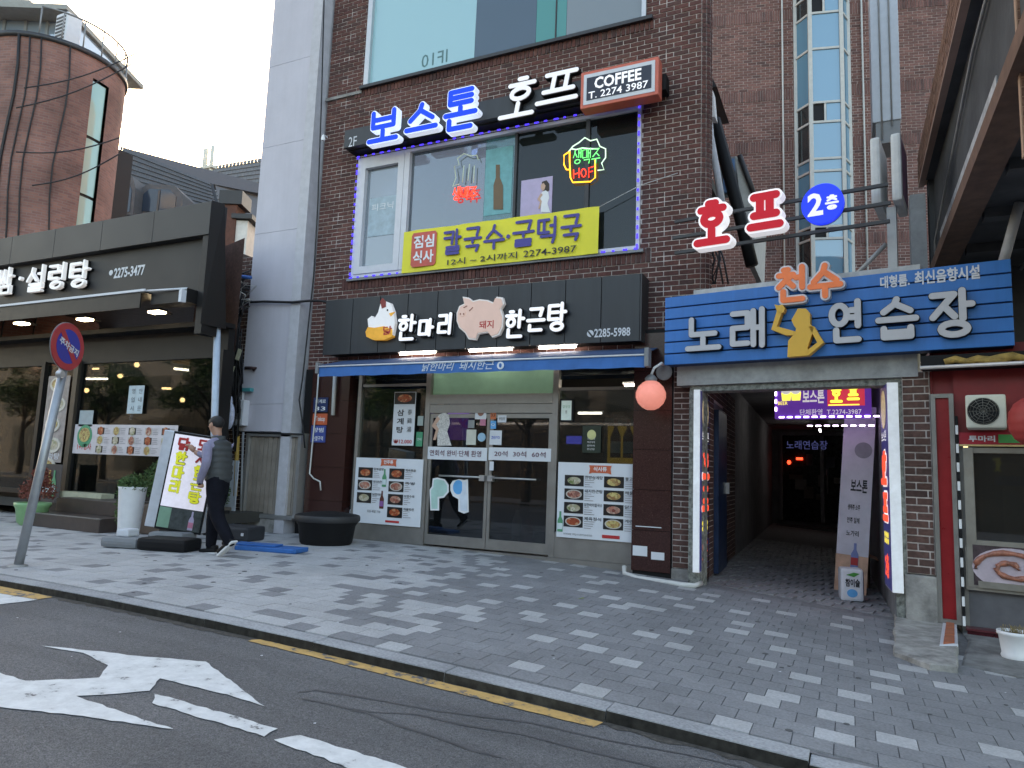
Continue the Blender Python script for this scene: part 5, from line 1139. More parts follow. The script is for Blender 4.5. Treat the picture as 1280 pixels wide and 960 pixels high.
# ================================================================== RIGHT-HAND BUILDING: CANOPY AND RED SHOP
CZ = 5.12
CN = thing('canopy_building', 'overhanging building on the right with brick edged concrete canopy', 'building', (.9, -5.0, 0))
brickwork(CN, (0, 6.7, CZ, CZ+.4), [], 0, brick_tan, M('tan mortar', (.4,.26,.18), .9), 0, T=Matrix.Translation((0, 6.7, 0)) @ Matrix.Rotation(R(-90), 4, 'Z'), holes_mort=.1)
pbox('edge_strip', M('salmon render edge', (.38,.25,.2), .8, noise=.1), CN, .0, .07, 0, 6.7, CZ-.03, CZ-.002)
soffit = M('dark soffit', (.06,.062,.065), .9, noise=.35, scale=2, bump=.5, bscale=9)  # dark grey with random mottling and bumps
bm_ = M('rusty brown beam', (.15,.085,.058), .8, noise=.3)
pbox('soffit', soffit, CN, .07, 6, 0, 6.7, CZ+.25, CZ+.39)
pbox('side_panel', soffit, CN, .16, .3, 0, 6.45, 3.93, CZ-.031); pbox('side_panel', soffit, CN, .07, .3, 0, 6.45, CZ-.03, CZ+.24)
pbox('beam', bm_, CN, .08, .32, 0, 6.45, 3.78, 3.925)
pbox('lit_gap_band', M('painted lit gap', (.4,.41,.42), .8, noise=.4), CN, .148, .158, 2.2, 5.9, 3.95, 4.2)  # pale strip painted in for a glimpse of sky-lit wall
pbox('soffit', soffit, CN, .33, 6, 0, 6.5, 3.86, 4.0); pbox('end_wall', soffit, CN, .1, 6, 6.5, 6.7, 2.9, CZ+.24)
part('conduit', M('grey conduit', (.3,.3,.3), .6), CN, lambda b: b.tube([(.13, 0, CZ-.1), (.13, 3, CZ-.25), (.13, 6.3, 4.2), (.13, 6.42, 3.3)], .014))
part('rib', soffit, CN, lambda b: [b.box(.35, 6, .6+i*1.2, .75+i*1.2, 3.76, 3.859) for i in range(5)], kind='stuff')
pbox('column', M('grey rendered column', (.34,.35,.36), .8, noise=.2), CN, .02, .22, 6.46, 6.49, 2.9, 3.77); pbox('column', M('grey rendered column', (.34,.35,.36), .8, noise=.2), CN, -.12, .06, 6.46, 6.7, 2.9, CZ-.2)
part('upper_wall', brick_tan, CN, lambda b: b.box(2.6, 6, .1, 6.6, CZ+.45, CZ+5))
cp0, cp1 = ap(1253, 325, -.3), ap(1275, 245, -.3)
solo('white_column', MB().tube([(cp0.x, 0, cp0.z), (cp1.x, .0, cp1.z+.0)], .045, 12), M('dull white pipe', (.42,.42,.42), .5, noise=.15), 'leaning dull white pipe behind the right end of the blue sign', 'pipe', aT(-.1), AR)
# red shop
red_w = M('dark red shop paint', (.21,.012,.014), .35, noise=.2, scale=4); red_p = M('red door panel', (.3,.012,.015), .3, noise=.15)
steel = M('grey steel trim', (.26,.25,.23), .4, .5)
RS = thing('red_shop', 'red painted sausage shop front with a grey framed window at the right edge', 'shop', aT(0), AR)
x0, x1 = ap(1167,600).x, ap(1196,600).x; zt = ap(1180,493).z; zb_ = ap(1190,779).z
part('door_trim', steel, RS, lambda b: (b.box(x0, x0+.04, -.06, .05, zb_, zt), b.box(x1-.04, x1, -.06, .05, zb_, zt), b.box(x0+.041, x1-.041, -.06, .05, zt-.04, zt), b.box(x0+.041, x1-.041, -.06, .05, zb_, zb_+.04)))
pbox('door_panel', red_p, RS, x0+.041, x1-.041, -.03, .05, zb_+.041, zt-.041)
sx = ap(1199,650).x; 
part('chequered_strip', [white_p, black], RS, lambda b: [b.box(sx, sx+.022, -.07, -.02, zb_+i*.09, zb_+i*.09+.088, i % 2) for i in range(22)])
wx0 = ap(1207,640).x; wz0, wz1 = ap(1240,735).z, ap(1240,560).z; X9 = wx0+3
pbox('upper_wall', red_w, RS, x1+.001, X9, .0, .1, wz1+.12, 2.5)
pbox('upper_wall', red_w, RS, p1+.02, x0-.002, .0, .1, wz1+.12, 2.5).name = 'upper_wall'; pbox('upper_wall', red_w, RS, x0, x1, .051, .1, zt, 2.5)
frz = ap(1240,676).z
pbox('wall_strip', steel, RS, x1+.001, wx0-.001, .0, .09, -.4, wz1+.118)
part('window_frame', M('taupe aluminium', (.3,.28,.24), .4, .5), RS, lambda b: (b.box(wx0-.0, wx0+.08, -.05, .06, wz0, wz1), b.box(wx0+.081, X9, -.05, .06, frz-.06, frz+.0), b.box(wx0+.081, X9, -.07, .06, wz0, wz0+.06), b.box(wx0+.081, X9, -.03, .06, wz1-.05, wz1)))
pbox('pane', glass('red shop glass', (.42,.42,.4), .07, film=.25, fcol=(.05,.055,.05)), RS, wx0+.081, X9, .0, .006, frz+.001, wz1-.051)
pbox('interior_wall', dark_room, RS, wx0, X9, 1.2, 1.3, -.4, 2.3); pbox('interior_wall', M('taupe interior cabinet', (.2,.19,.17), .8), RS, wx0+.3, wx0+.75, .5, .9, frz-.1, frz+.75)
fx0, fx1 = ap(1217,710).x, X9; b4z0, b4z1 = ap(1245,744).z+.05, ap(1245,685).z+.02
pbox('picture_frame', M('taupe sign frame', (.22,.2,.17), .5), RS, fx0-.06, X9, -.045, -.0, b4z0-.02, frz-.065)
fimg = RS
def sausage(b):
    b.box(fx0, fx0+1.6, -.052, -.046, b4z0+.03, b4z1, 0); cx, cz = fx0+.3, (b4z0+b4z1)/2+.01
    b.disc(cx, cz-.01, .31, .19, -.058, -.053, 28, 1)
    P = [(cx+(.03+.024*t)*math.cos(t)*1.1, -.065, max(b4z0+.06, min(b4z1-.03, cz+(.03+.024*t)*math.sin(t)*.62))) for t in [i*.3 for i in range(33)]]
    b.tube(P, [.024+.006*math.sin(i*1.9) for i in range(33)], 8, 2)
part('sausage_picture', [M('dark photo ground', (.06,.04,.045), .4, noise=.6, scale=20), M('lilac plate print', (.5,.42,.47), .4, noise=.2), M('glossy sausage print', (.36,.14,.09), .3, noise=.5, scale=30)], RS, sausage)
pbox('lower_wall', M('slate grey tile', (.12,.12,.13), .4, noise=.15), RS, wx0-.02, X9, .02, .12, -.2, wz0-.002)
mt = M('maroon wall tile', (.06,.008,.012), .2, noise=.15)
for i in range(7): pbox('wall_tile', mt, RS, wx0-.02+i*.21, wx0+.185+i*.21, -.12, .02, -.42, -.21, b=.004)
pbox('sill_ledge', M('maroon ledge', (.1,.02,.025), .3), RS, wx0-.03, X9, -.14, .02, -.208, -.19)
# small red sign strip under AC
zs0, zs1 = ap(1240,556).z, ap(1240,541).z
SS = thing('strip_sign', 'red strip sign with white lettering and green patch over shop window', 'sign', aT(-.06), AR)
pbox('panel', M('crimson strip', (.35,.015,.03), .35), SS, ap(1199,548).x, X9, 0, .03, zs0, zs1); pbox('yellow_line', M('cream yellow line', (.6,.45,.2), .5), SS, ap(1199,556).x, X9, -.004, .03, zs0-.018, zs0-.002)
txt('투마리', (ap(1211,548).x, ap(1244,548).x, zs0+.025, zs1-.03), -.004, off_white, SS, bold=.03); pbox('green_patch', M('green patch', (.05,.3,.08), .5), SS, ap(1248,548).x, ap(1280,548).x, -.005, -.001, zs0+.015, zs1-.02)
x0, x1, z0, z1 = ar(1207,493,1258,535,-.35)
AC = thing('air_conditioner', 'cream outdoor air conditioner unit mounted on the red shop wall', 'air conditioner', aT(-.35), AR)
pbox('case', M('cream enamel', (.62,.62,.52), .45, noise=.08), AC, x0, x1, 0, .3, z0, z1, b=.02)
cx, cz = (x0+x1)/2-.02, (z0+z1)/2
part('fan_grille', [black, M('grille wire', (.16,.16,.14), .5)], AC, lambda b: (b.disc(cx, cz, .125, .125, -.004, .0-.001, 32, 0), [b.tube([(cx+r*math.cos(a*.524), -.01, cz+r*math.sin(a*.524)) for a in range(13)], .0025, 4, 1) for r in (.03,.055,.08,.105,.122)], [b.tube([(cx, -.011, cz), (cx+.122*math.cos(a*.524), -.011, cz+.122*math.sin(a*.524))], .002, 4, 1) for a in range(12)]))
# red paper lantern cut by the frame
lp = ap(1301, 527, -.75)
LN = thing('red_lantern', 'big red ribbed lantern cut off by the right edge of the photo', 'lantern', MW @ Vector((lp.x, -.75, lp.z)))
prof = []
for i in range(25):
    a = math.pi*i/24; r = .2*math.sin(a)**.8+.03; prof.append((r+.006*(i % 3 == 0), -.21*math.cos(a)))
part('shade', M('red lantern cloth', (.36,.035,.03), .6, noise=.1), LN, lambda b: b.lathe(prof, 28)); part('cord', black, LN, lambda b: b.tube([(0,0,.21),(0,0,.8)], .008))
LS = thing('window_lettering_panel', 'blue lit board with yellow green letter behind red shop window', 'sign', aT(.3), AR)
b4 = ar(1243,595,1280,607,.3); pbox('panel', M('deep blue board', (.02,.07,.25), .5, noise=.3), LS, b4[0], b4[1]+.3, 0, .02, b4[2], b4[3]); b4 = ar(1240,572,1253,590,.3)
han('갓', b4, .022, -.01, 0, M('yellow green letter', (.4,.45,.1), .5, emit=.2), LS)
# tarpaulin bundle above the red shop
t = thing('awning_ledge', 'thin pale metal ledge with ochre tarpaulin stuffed above red shop', 'ledge', aT(-.3), AR)
lz0 = ap(1215,457,-.3).z; part('rail', M('pale rail', (.6,.6,.6), .4, .3), t, lambda b: b.tube([(ap(1150,460,-.3).x, 0, lz0), (X9, 0, lz0+.02)], .018))
def tarp(b):
    r_ = random.Random(8); P = [(ap(1180,452,-.3).x+i*.09, .05, lz0+.06+r_.uniform(-.015,.02)) for i in range(14)]; b.tube(P, [.03+r_.uniform(0,.03) for _ in P], 7)
part('tarpaulin', M('ochre tarpaulin', (.35,.23,.06), .7, noise=.5, scale=12, bump=.8, bscale=20), t, tarp); pbox('shade_board', black, t, ap(1150,450,-.3).x, X9, .08, .3, lz0+.0, lz0+.13)
# concrete apron, brick step and flower pot
cq = [gp(*p, dz=.05) for p in ((1127,771),(1195,775),(1197,833),(1162,829),(1117,812))]
AP_ = thing('concrete_apron', 'broken grey concrete slab in front of the brick pier', 'slab', (cq[0].x, cq[0].y, gz(cq[0].x)))
def slab(b, pts, dz, o, m_=0):
    P = [(p.x-o.x, p.y-o.y) for p in pts]; n = len(P); A_ = sum(P[i][0]*P[(i+1)%n][1]-P[(i+1)%n][0]*P[i][1] for i in range(n)); 
    if A_ < 0: P = P[::-1]
    vs = [(x, y, -.16) for x, y in P]+[(x, y, dz-.012) for x, y in P]; c = Vector((sum(x for x,_ in P)/n, sum(y for _,y in P)/n)); vs += [(c.x+(x-c.x)*.97, c.y+(y-c.y)*.97, dz) for x, y in P]
    fs = [(i, (i+1)%n, (i+1)%n+n, i+n) for i in range(n)]+[(i+n, (i+1)%n+n, (i+1)%n+2*n, i+2*n) for i in range(n)]+[tuple(range(2*n, 3*n))]
    b.add(vs, fs, m_)
big = [cq[0]+Vector((-.02,.9,0)), cq[1]+Vector((.0,.9,0)), cq[1]]+cq[2:]
big = [Vector((*p, 0)) for p in ragged([(p.x, p.y) for p in big], .012, .12)]
part('slab', M('stained pale concrete', (.3,.29,.27), .92, noise=.5, scale=7, bump=.7, bscale=30), AP_, lambda b: slab(b, big, .05, AP_.location))
sq = [gp(*p, dz=.06) for p in ((1183,780),(1196,780),(1197,807),(1179,807))]
part('white_edging', off_white, AP_, lambda b: slab(b, [sq[0]+Vector((-.03,.0,0)), sq[1], sq[2]+Vector((0,-.03,0)), sq[3]+Vector((-.03,-.03,0))], -.0+.058, AP_.location))
for i in range(3):
    a, c = i/3, (i+1)/3; part('brick', M('orange paving brick', (.38,.12,.06), .85, noise=.2, bump=.3), AP_, lambda b: slab(b, [sq[0].lerp(sq[3], a+.02), sq[1].lerp(sq[2], a+.02)-Vector((.02,0,0)), sq[1].lerp(sq[2], c-.02)-Vector((.02,0,0)), sq[0].lerp(sq[3], c-.02)], +.07, AP_.location))
r2 = [gp(*p, dz=.03) for p in ((1199,812),(1290,833),(1290,800),(1199,790))]
AP2 = thing('concrete_apron', 'low smooth concrete strip below maroon tiles of the red shop', 'slab', (r2[0].x, r2[0].y, gz(r2[0].x)-.02))
part('slab', M('dark stained concrete', (.17,.17,.165), .9, noise=.5, scale=6), AP2, lambda b: slab(b, [sq[1]+Vector((.03,.7,0)), sq[1]+Vector((.03,-.5,0)), gp(1200,832), gp(1300,853), gp(1300,853)+Vector((2,0,0)), gp(1300,853)+Vector((2,2.2,0))], .03, AP2.location))
ptp = gp(1268, 824, .03)
PT = thing('flower_pot', 'white ribbed flower pot with dry soil in front of red shop', 'flower pot', (ptp.x+.02, ptp.y+.08, gz(ptp.x)+.01))
part('pot', white_p, PT, lambda b: b.lathe([(.085,0),(.1,.03),(.092,.05),(.11,.19),(.122,.2),(.122,.225),(.105,.225),(.1,.19)], 24)); part('soil', M('dry soil', (.12,.09,.05), .95, noise=.5, scale=40), PT, lambda b: b.lathe([(.1,.185),(.06,.21),(.01,.215)], 16))
def straw(b):
    r_ = random.Random(2)
    for i in range(60):
        a, r = r_.uniform(0, 6.28), r_.uniform(0, .09); x, y = r*math.cos(a), r*math.sin(a); b.tube([(x, y, .2), (x+r_.uniform(-.04,.04), y+r_.uniform(-.04,.04), .24+r_.uniform(0,.03))], .002, 3)
part('dry_stems', M('straw', (.25,.19,.08), .9), PT, straw, kind='stuff')

# ================================================================== WHITE SLAB BUILDING
lil = M('pale lilac render', (.54,.525,.585), .85, streak=.045, noise=.06, scale=1.6, bump=.15, bscale=14)
WX0, WX1, WY = fp(322,250,-.2).x, -7.98, -.2
WB = thing('white_rendered_building', 'narrow pale lilac rendered building between the dark restaurant and brick facade', 'building', (WX0, WY, 0))
ww = WX1-WX0; cuts = [.32, 2.03, 3.72, 4.95, 6.5, 8.0, 9.6, 13]
dL, dR = fp(306,590,WY).x-WX0, fp(375,590,WY).x-WX0; dz0, dz1 = fp(345,646,WY).z, fp(345,541,WY).z
dL = max(dL, .06)
for a, b_ in zip(cuts, cuts[1:]):
    if a < .4: continue
    pbox('render_panel', lil, WB, 0, ww-.2, 0, .4, a+.002, b_-.002, b=.003)
pbox('render_panel', lil, WB, 0, ww-.2, 0, .4, dz1+.02, 2.028, b=.003)
part('corner_strip', M('pale corner strip', (.5,.495,.53), .8, noise=.12), WB, lambda b: b.box(ww-.195, ww, -.03, .45, -.05, 13)); pbox('back_wall', lil, WB, .01, ww-.01, .41, 6, -.1, 13)
pbox('base', concrete, WB, 0, ww-.2, -.03, .4, -.1, dz0-.04)
sl_ = M('taupe louvre slat', (.27,.235,.2), .6, noise=.25, scale=4)
dr = part('door', alu_l, WB, lambda b: (b.box(dL, dL+.06, -.03, .2, dz0, dz1), b.box(dR-.06, dR, -.03, .2, dz0, dz1), b.box(dL+.06, dR-.06, -.03, .2, dz1-.06, dz1), b.box(dL+.06, dR-.06, -.05, .2, dz0-.03, dz0+.03)), label='low slatted door in an aluminium frame')
n = 11; sw = (dR-dL-.12)/n
for i in range(n): MB().bbox(dL+.06+i*sw+.006, dL+.06+(i+1)*sw-.006, .02, .05, dz0+.035, dz1-.065, b=.004).build('slat', sl_, dr)
MB().box(dL+.06, dR-.06, .06, .1, dz0+.03, dz1-.06).build('backing', black, dr)
# cables on it
def wire(name, pts, r, m, label, cat='cable', n=5): return solo(name, MB().tube([tuple(p) for p in pts], r, n), m, label, cat)
wire('wall_cable', [fp(a, b_, -.24) for a, b_ in ((405,0),(402,120),(397,260),(392,345),(385,410),(378,475),(374,500),(379,535),(381,560))], .012, cable_m, 'black cable hanging down the right side of lilac building')
wire('wall_cable', [fp(a, b_, -.26) for a, b_ in ((290,379),(330,377),(365,378),(388,376),(400,376),(412,378))], .022, cable_m, 'thick black cable strapped across the lilac wall beside black shop sign')
wire('wall_cable', [fp(a, b_, -.24) for a, b_ in ((300,540),(330,541),(380,543))], .014, cable_m, 'black cable running just above the slatted door')
t = thing('wall_hook', 'rusty dark bracket sticking out of lilac wall beside cable bundle', 'bracket', tuple(fp(318,460,-.22))); part('arm', M('dark rust', (.06,.03,.03), .8), t, lambda b: b.tube([(-.2,0,.01),(-.05,-.02,0),(.05,-.02,-.01),(0,-.02,-.04)], .025))
t = thing('security_camera', 'tiny white camera on edge of lilac building beside the bar sign', 'camera', tuple(fp(404,173,-.25))); part('body', white_p, t, lambda b: b.lathe([(.03,-.04),(.035,.0),(.02,.05)], 12)); pbox('arm', white_p, t, -.01, .01, 0, .1, .051, .07)
# utility clutter beside the white building
CBX = -8.62
UT = thing('utility_box', 'white meter box with a square label among cables beside the man', 'meter box', tuple(fp(297,515,-.32)))
pbox('case', off_white, UT, -.13, .12, 0, .14, -.22, .2, b=.01); pbox('cap', off_white, UT, -.07, .02, .02, .1, .2, .34, b=.01); pbox('label', grey, UT, -.04, .08, -.004, -.001, -.12, .05)
rr = random.Random(21); k = MB()
for i in range(46):
    x = rr.uniform(270, 302); z0_ = rr.uniform(340, 400); P = []
    for j in range(7): P.append(tuple(fp(x+rr.uniform(-5, 5), z0_+j*rr.uniform(10, 32), -.45+rr.uniform(-.12, .2))))
    k.tube(P, rr.uniform(.006, .022), 5)
for i in range(14):
    y = rr.uniform(338, 388); k.tube([tuple(fp(262, y+rr.uniform(-12,12), -.5)), tuple(fp(285, y+rr.uniform(0,14), -.45)), tuple(fp(312, y+rr.uniform(-12,8), -.4))], rr.uniform(.008,.02), 5)
solo('cable_bundle', k, cable_m, 'dense hanging bundle of black cables between dark restaurant and lilac wall', 'cables')
k = MB()
for i in range(12):
    x, y = rr.uniform(282,308), rr.uniform(350,378); k.tube([tuple(fp(x, y, -.55)), tuple(fp(x+rr.uniform(-12,14), y+rr.uniform(-8,12), -.55)), tuple(fp(x+rr.uniform(-12,14), y+rr.uniform(4,30), -.5))], .008, 5)
solo('cable_loops', k, cable_w, 'loose white cable ends poking out of the black cable bundle', 'cables')
k = MB(); k.tube([tuple(fp(285,349,-.5)), tuple(fp(298,345,-.5)), tuple(fp(314,347,-.45))], .03, 6); solo('blue_cable', k, M('blue cable wrap', (.03,.12,.4), .5), 'bright blue wrapped cable crossing the top of cable bundle', 'cable')
for (a, b_), lb in (((298,443),'cream tag hanging highest among the black cables'), ((289,464),'cream tag hanging lower left among the black cables')):
    p = fp(a, b_, -.6); t = solo('cable_tag', MB().box(-.045, .045, 0, .006, -.09, .09), M('cream tag', (.55,.55,.4), .6), lb, 'tag', tuple(p)); t.rotation_euler = (0, .3, 0)
solo('teal_junction', MB().bbox(-.12, .12, 0, .08, -.03, .03, b=.01), M('teal plastic', (.05,.3,.32), .5), 'small teal plastic junction piece on wall above the meter box', 'junction', tuple(fp(306,487,-.3)))
solo('yellow_pipe', MB().tube([tuple(fp(297,545,-.35)), tuple(fp(294,620,-.35))], .035, 8), M('mustard pipe', (.4,.25,.05), .6, noise=.4), 'mustard coloured pipe below the meter box behind the man', 'pipe')
solo('gas_pipe', MB().tube([tuple(fp(304,540,-.3)), tuple(fp(300,668,-.3))], .02, 6).tube([tuple(fp(292,620,-.35)), tuple(fp(291,668,-.35))], .03, 6), grey, 'grey vertical pipes at left edge of the slatted door', 'pipes')
solo('plastic_bag', MB().blob((0,0,0), (.09,.06,.22)).blob((.0,-.0,.2), (.03,.03,.12)), M('blue white plastic bag', (.5,.55,.7), .35, noise=.4, scale=10), 'crumpled blue and white plastic bag hanging above the man head', 'bag', tuple(fp(287,520,-.6)))
solo('leaning_panel', MB().box(-.12, .12, 0, .02, 0, 1.1), M('pale blue panel', (.5,.55,.62), .4), 'pale blue leaning panel behind the man legs beside the pipes', 'panel', tuple(gp(284,662)))
# brick return wall behind cables
t = thing('brick_return_wall', 'strip of old brick wall behind the cable bundle beside lilac building', 'wall', (-10.2, -.1, 0))
brickwork(t, (0, 1.15, 0, 4.6), [], 0, brick_old, mortar, 0)

# ================================================================== LEFT RESTAURANT
LY, LG = -1.75, -1.15     # fascia plane, glass plane
bronze = M('dark bronze cladding', (.05,.049,.049), .5, .25, noise=.08, scale=1.5); bronze2 = M('bronze recess panel', (.034,.033,.033), .5, .3, noise=.08, scale=1.5); bz3 = M('black bronze trim', (.017,.016,.016), .45, .3, noise=.1)
fx1 = fp(263,270,LY).x; ft = fp(265,251,LY).z; fm = fp(250,294,LY).z; fbz = fp(247,363,LY).z; LX0 = fx1-11
LR = thing('dark_restaurant', 'low dark bronze clad soup restaurant with glass front and lit soffit', 'building', (0, 0, 0))
fx1b = fp(249,330,LY).x
for i in range(9): pbox('fascia_panel', bronze, LR, fx1-1.22*(i+1)+.003, fx1-1.22*i-.003, LY, LY+.3, fm, ft, b=.006)
pbox('sign_panel', bronze2, LR, LX0, fx1b, LY+.12, LY+.3, fbz, fm-.004)
part('end_fin', bz3, LR, lambda b: b.add([(fx1+.001,LY,fbz-.5),(fx1+.05,LY+.42,fbz-.5),(fx1+.05,LY+.2,ft+.01),(fx1+.001,LY,ft+.01),(fx1-.1,LY+.42,fbz-.5),(fx1-.1,LY+.2,ft+.01)], [(0,1,2,3),(1,4,5,2)])); pbox('end_fin', bz3, LR, fx1b+.002, fx1-.0, LY+.02, LY+.3, 2.9, fm-.006)
soz = fp(150,440,LG).z
part('end_wall', bz3, LR, lambda b: b.box(fx1-.13, fx1-.05, LG-.1, LG+.12, -.1, 2.75))
pbox('soffit', bz3, LR, LX0, fx1-.01, LY+.31, -1.1, fbz-.45, fbz-.38); pbox('header', bz3, LR, LX0, fx1-.06, LG-.02, LG+.1, fp(200,447,LG).z, fbz-.451)
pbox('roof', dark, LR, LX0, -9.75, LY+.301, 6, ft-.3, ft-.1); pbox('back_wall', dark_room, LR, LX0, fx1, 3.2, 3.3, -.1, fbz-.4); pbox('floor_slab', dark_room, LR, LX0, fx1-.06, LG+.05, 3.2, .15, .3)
pbox('end_wall', brick_old, LR, -9.95, -9.76, -.6, 3.2, -.1, ft-.32); part('end_wall', brick_old, LR, lambda b: b.add([(fx1-.06,LG+.13,-.1),(-9.76,-.6,-.1),(-9.76,-.6,ft-.32),(fx1-.06,LG+.13,ft-.32)], [(0,1,2,3)]))
# awning cassette and canopy over the glass
aw = fp(0,386,LY-.25), fp(180,362,LY-.25); awx = fp(182,364,LY-.25).x; azz = fp(100,373,LY-.25).z
LA = thing('restaurant_awning', 'half rolled dark brown awning with pale front edge under the white letters', 'awning', (0, LY-.25, 0))
pbox('cloth', bz3, LA, LX0, awx, .0, .37, azz-.02, azz-.0); pbox('front_edge', off_white, LA, LX0, awx, -.02, .0, azz-.0, azz+.035); pbox('valance', bz3, LA, LX0, awx-.1, -.0, .02, azz-.24, azz-.021)
pbox('cassette', bz3, LA, awx, fx1b-.02, .1, .36, azz-.18, azz+.02); part('arm', off_white, LA, lambda b: (b.tube([(awx, .02, azz+.01), (fx1b-.02, .1, azz+.01)], .016), b.box(fx1b-.08, fx1b-.02, .02, .1, azz-.2, azz-.02)))
# letters
CH = M('white halo letter', (.8,.82,.84), .4, noise=0, emit=.2)
LS2 = thing('restaurant_sign', 'white Korean channel letters for beef soup on the bronze fascia', 'sign', (0, LY+.12, 0))
for ch, bx in (('보',(-58,338,-30,376)),('쌈',(1,336,21,369)),('설',(38,333,61,366)),('렁',(65,330,87,363)),('탕',(91,327,116,361))):
    han(ch, fr(*bx, LY+.1), .042, -.1, -.04, CH, LS2); han(ch, fr(*bx, LY+.1), .052, -.04, -.0, black, LS2).name = 'letter_return'
part('dot', CH, LS2, lambda b: b.disc(*P2(29,349,LY+.1), .035, .035, -.08, -.02))
txt('2275-3477', fr(143,333,181,346,LY+.12), -.004, off_white, LS2, bold=.03); part('phone_ring', off_white, LS2, lambda b: b.disc(*P2(139,341,LY+.12), .045, .045, -.005, -.002, 18))
# soffit lamps
warm = M('warm lamp', (1,.85,.55), .4, noise=0, emit=7)
for i, (a, b_, lb) in enumerate(((28,405,'leftmost lit floodlight under the dark awning, left of round sign'),(107,400,'middle lit floodlight under the awning, right of no parking sign'),(197,391,'rightmost lit floodlight under dark awning near the cassette'))):
    p = fp(a, b_, LY+.3); t = thing('floodlight', lb, 'light', tuple(p), group='floodlights under the dark awning')
    pbox('housing', dark, t, -.14, .14, -.08, .08, .02, .06, b=.006); part('lens', warm, t, lambda b: b.box(-.12, .12, -.082, .06, -.01, .019))
    pbox('arm', dark, t, -.02, .02, .081, .25, .02, .05)
# glass front with mullions
glz = glass('restaurant window glass', (.42,.43,.41), .0, k=.5, film=.06, fcol=(.03,.035,.032))
gtop = fp(180,447,LG).z; gbot = fp(170,622,LG).z
mx_ = [fp(p, 530, LG).x for p in (262, 100, 82)]; sill_z = fp(150,618,LG).z
rgt, m1x, m2x = fx1-.07, fp(93,530,LG).x, fp(50,530,LG).x
for a, b_ in ((m1x+.06, rgt), (m2x-3.4, m2x-.05), (m2x-6, m2x-3.46)):
    w = part('window', bz3, LR, lambda b, a=a, b_=b_: (b.box(a, b_, LG-.03, LG+.05, sill_z-.1, sill_z-.02), b.box(a, b_, LG-.03, LG+.05, gtop-.06, gtop), b.box(a, a+.03, LG-.03, LG+.05, sill_z-.02, gtop-.06), b.box(b_-.03, b_, LG-.03, LG+.05, sill_z-.02, gtop-.06)))
    pbox('pane', glz, w, a, b_, LG, LG+.006, sill_z-.02, gtop-.06)
pbox('pane', glz, w, m2x+.055, m1x-.065, LG, LG+.006, .36, gtop-.06)
pbox('mullion', M('brown mullion', (.09,.075,.06), .4, .4), LR, m1x-.06, m1x+.058, LG-.08, LG+.05, .34, gtop)
pbox('mullion', bz3, LR, m2x-.048, m2x+.05, LG-.06, LG+.05, .34, gtop)
pbox('mullion', bz3, LR, m2x-3.458, m2x-3.401, LG-.04, LG+.05, .0, gtop)
pbox('sill_board', M('cream sill board', (.5,.5,.36), .6), LR, m1x+.06, fp(145,620,LG).x, LG-.25, LG-.031, sill_z-.14, sill_z+.0)
pbox('plinth', bz3, LR, fp(60,640,LG).x, rgt, LG-.02, LG+.3, -.05, sill_z-.141)
stp = M('dark brown step tile', (.06,.045,.04), .35, noise=.2)
sR, sL = -9.65, fp(36,640,-2.1).x
STP = thing('entrance_steps', 'two dark brown tiled steps at the restaurant entrance', 'steps', (sR, -2.1, 0))
pbox('step', stp, STP, sL-sR, 0, 0, .98, -.05, .2, b=.01); pbox('step', stp, STP, sL-sR, .05, .4, .98, .2, .42, b=.01)
pbox('step_edge', M('pale worn step edge', (.22,.2,.18), .5), STP, sL-sR, 0, -.004, .03, .19, .204)
# interior glints of the left restaurant
il = M('warm interior lamp', (1,.7,.35), .4, noise=0, emit=4); iw = M('white interior tube', (1,.95,.8), .4, noise=0, emit=7)
for i, (px, m_, y, lb, L_) in enumerate(((((0,447),(25,446)), il, 1.0, 'warm ceiling strip inside at left edge of the photo', 0), (((34,457),(57,457)), iw, 1.4, 'white ceiling tube inside, left of the round sign', 0), (((100,473),(134,474)), iw, 1.5, 'white ceiling tube inside, right of the pole', 0),
        (((218,459),(243,465)), iw, 1.2, 'slanting white tube inside near right end of the restaurant', 0), (((246,465),(263,468)), iw, 1.2, 'short white tube inside at far right end of restaurant', 0), (((203,485),(213,486)), il, .8, 'left oval warm downlight above the paper notice', 0), (((243,486),(252,487)), il, .8, 'right oval warm downlight near the end wall', 0), (((116,461),(123,461)), il, 1.9, 'small warm globe light inside right of the round sign', 0))):
    a, b_ = fp(*px[0], y), fp(*px[1], y); t = thing('interior_light', lb, 'light', tuple((a+b_)/2), group='lights inside the dark restaurant'); h = (b_.x-a.x)/2; h2 = (b_.z-a.z)/2
    part('tube', m_, t, lambda b: b.tube([(-h,0,-h2*.5),(h,0,h2*.5)], .022)); pbox('fitting', dark, t, -h, h, -.02, .02, .05, .07)
wood = M('warm wooden ceiling', (.3,.16,.05), .6, noise=.3, scale=3, emit=.3)
tw = thing('wooden_ceiling_panel', 'warm lit wooden ceiling panel inside the right end of restaurant', 'ceiling panel', (0,0,0)); pbox('panel', wood, tw, fp(215,455,.4).x, fp(262,455,.4).x, .4, 2.5, fp(240,452,.4).z, fp(240,452,.4).z+.03)
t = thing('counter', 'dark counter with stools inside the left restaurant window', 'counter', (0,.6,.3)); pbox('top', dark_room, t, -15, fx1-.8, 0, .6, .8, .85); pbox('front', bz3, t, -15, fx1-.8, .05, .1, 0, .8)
gb = M('green frosted film', (.035,.06,.05), .3, noise=.1)
t = thing('frosted_film', 'dark green frosted film band across lower restaurant window', 'window film', (0,LG+.02,0)); b4 = fr(92,563,262,597,LG+.02); pbox('sheet', gb, t, m1x+.07, rgt-.01, 0, .004, b4[2], b4[3])
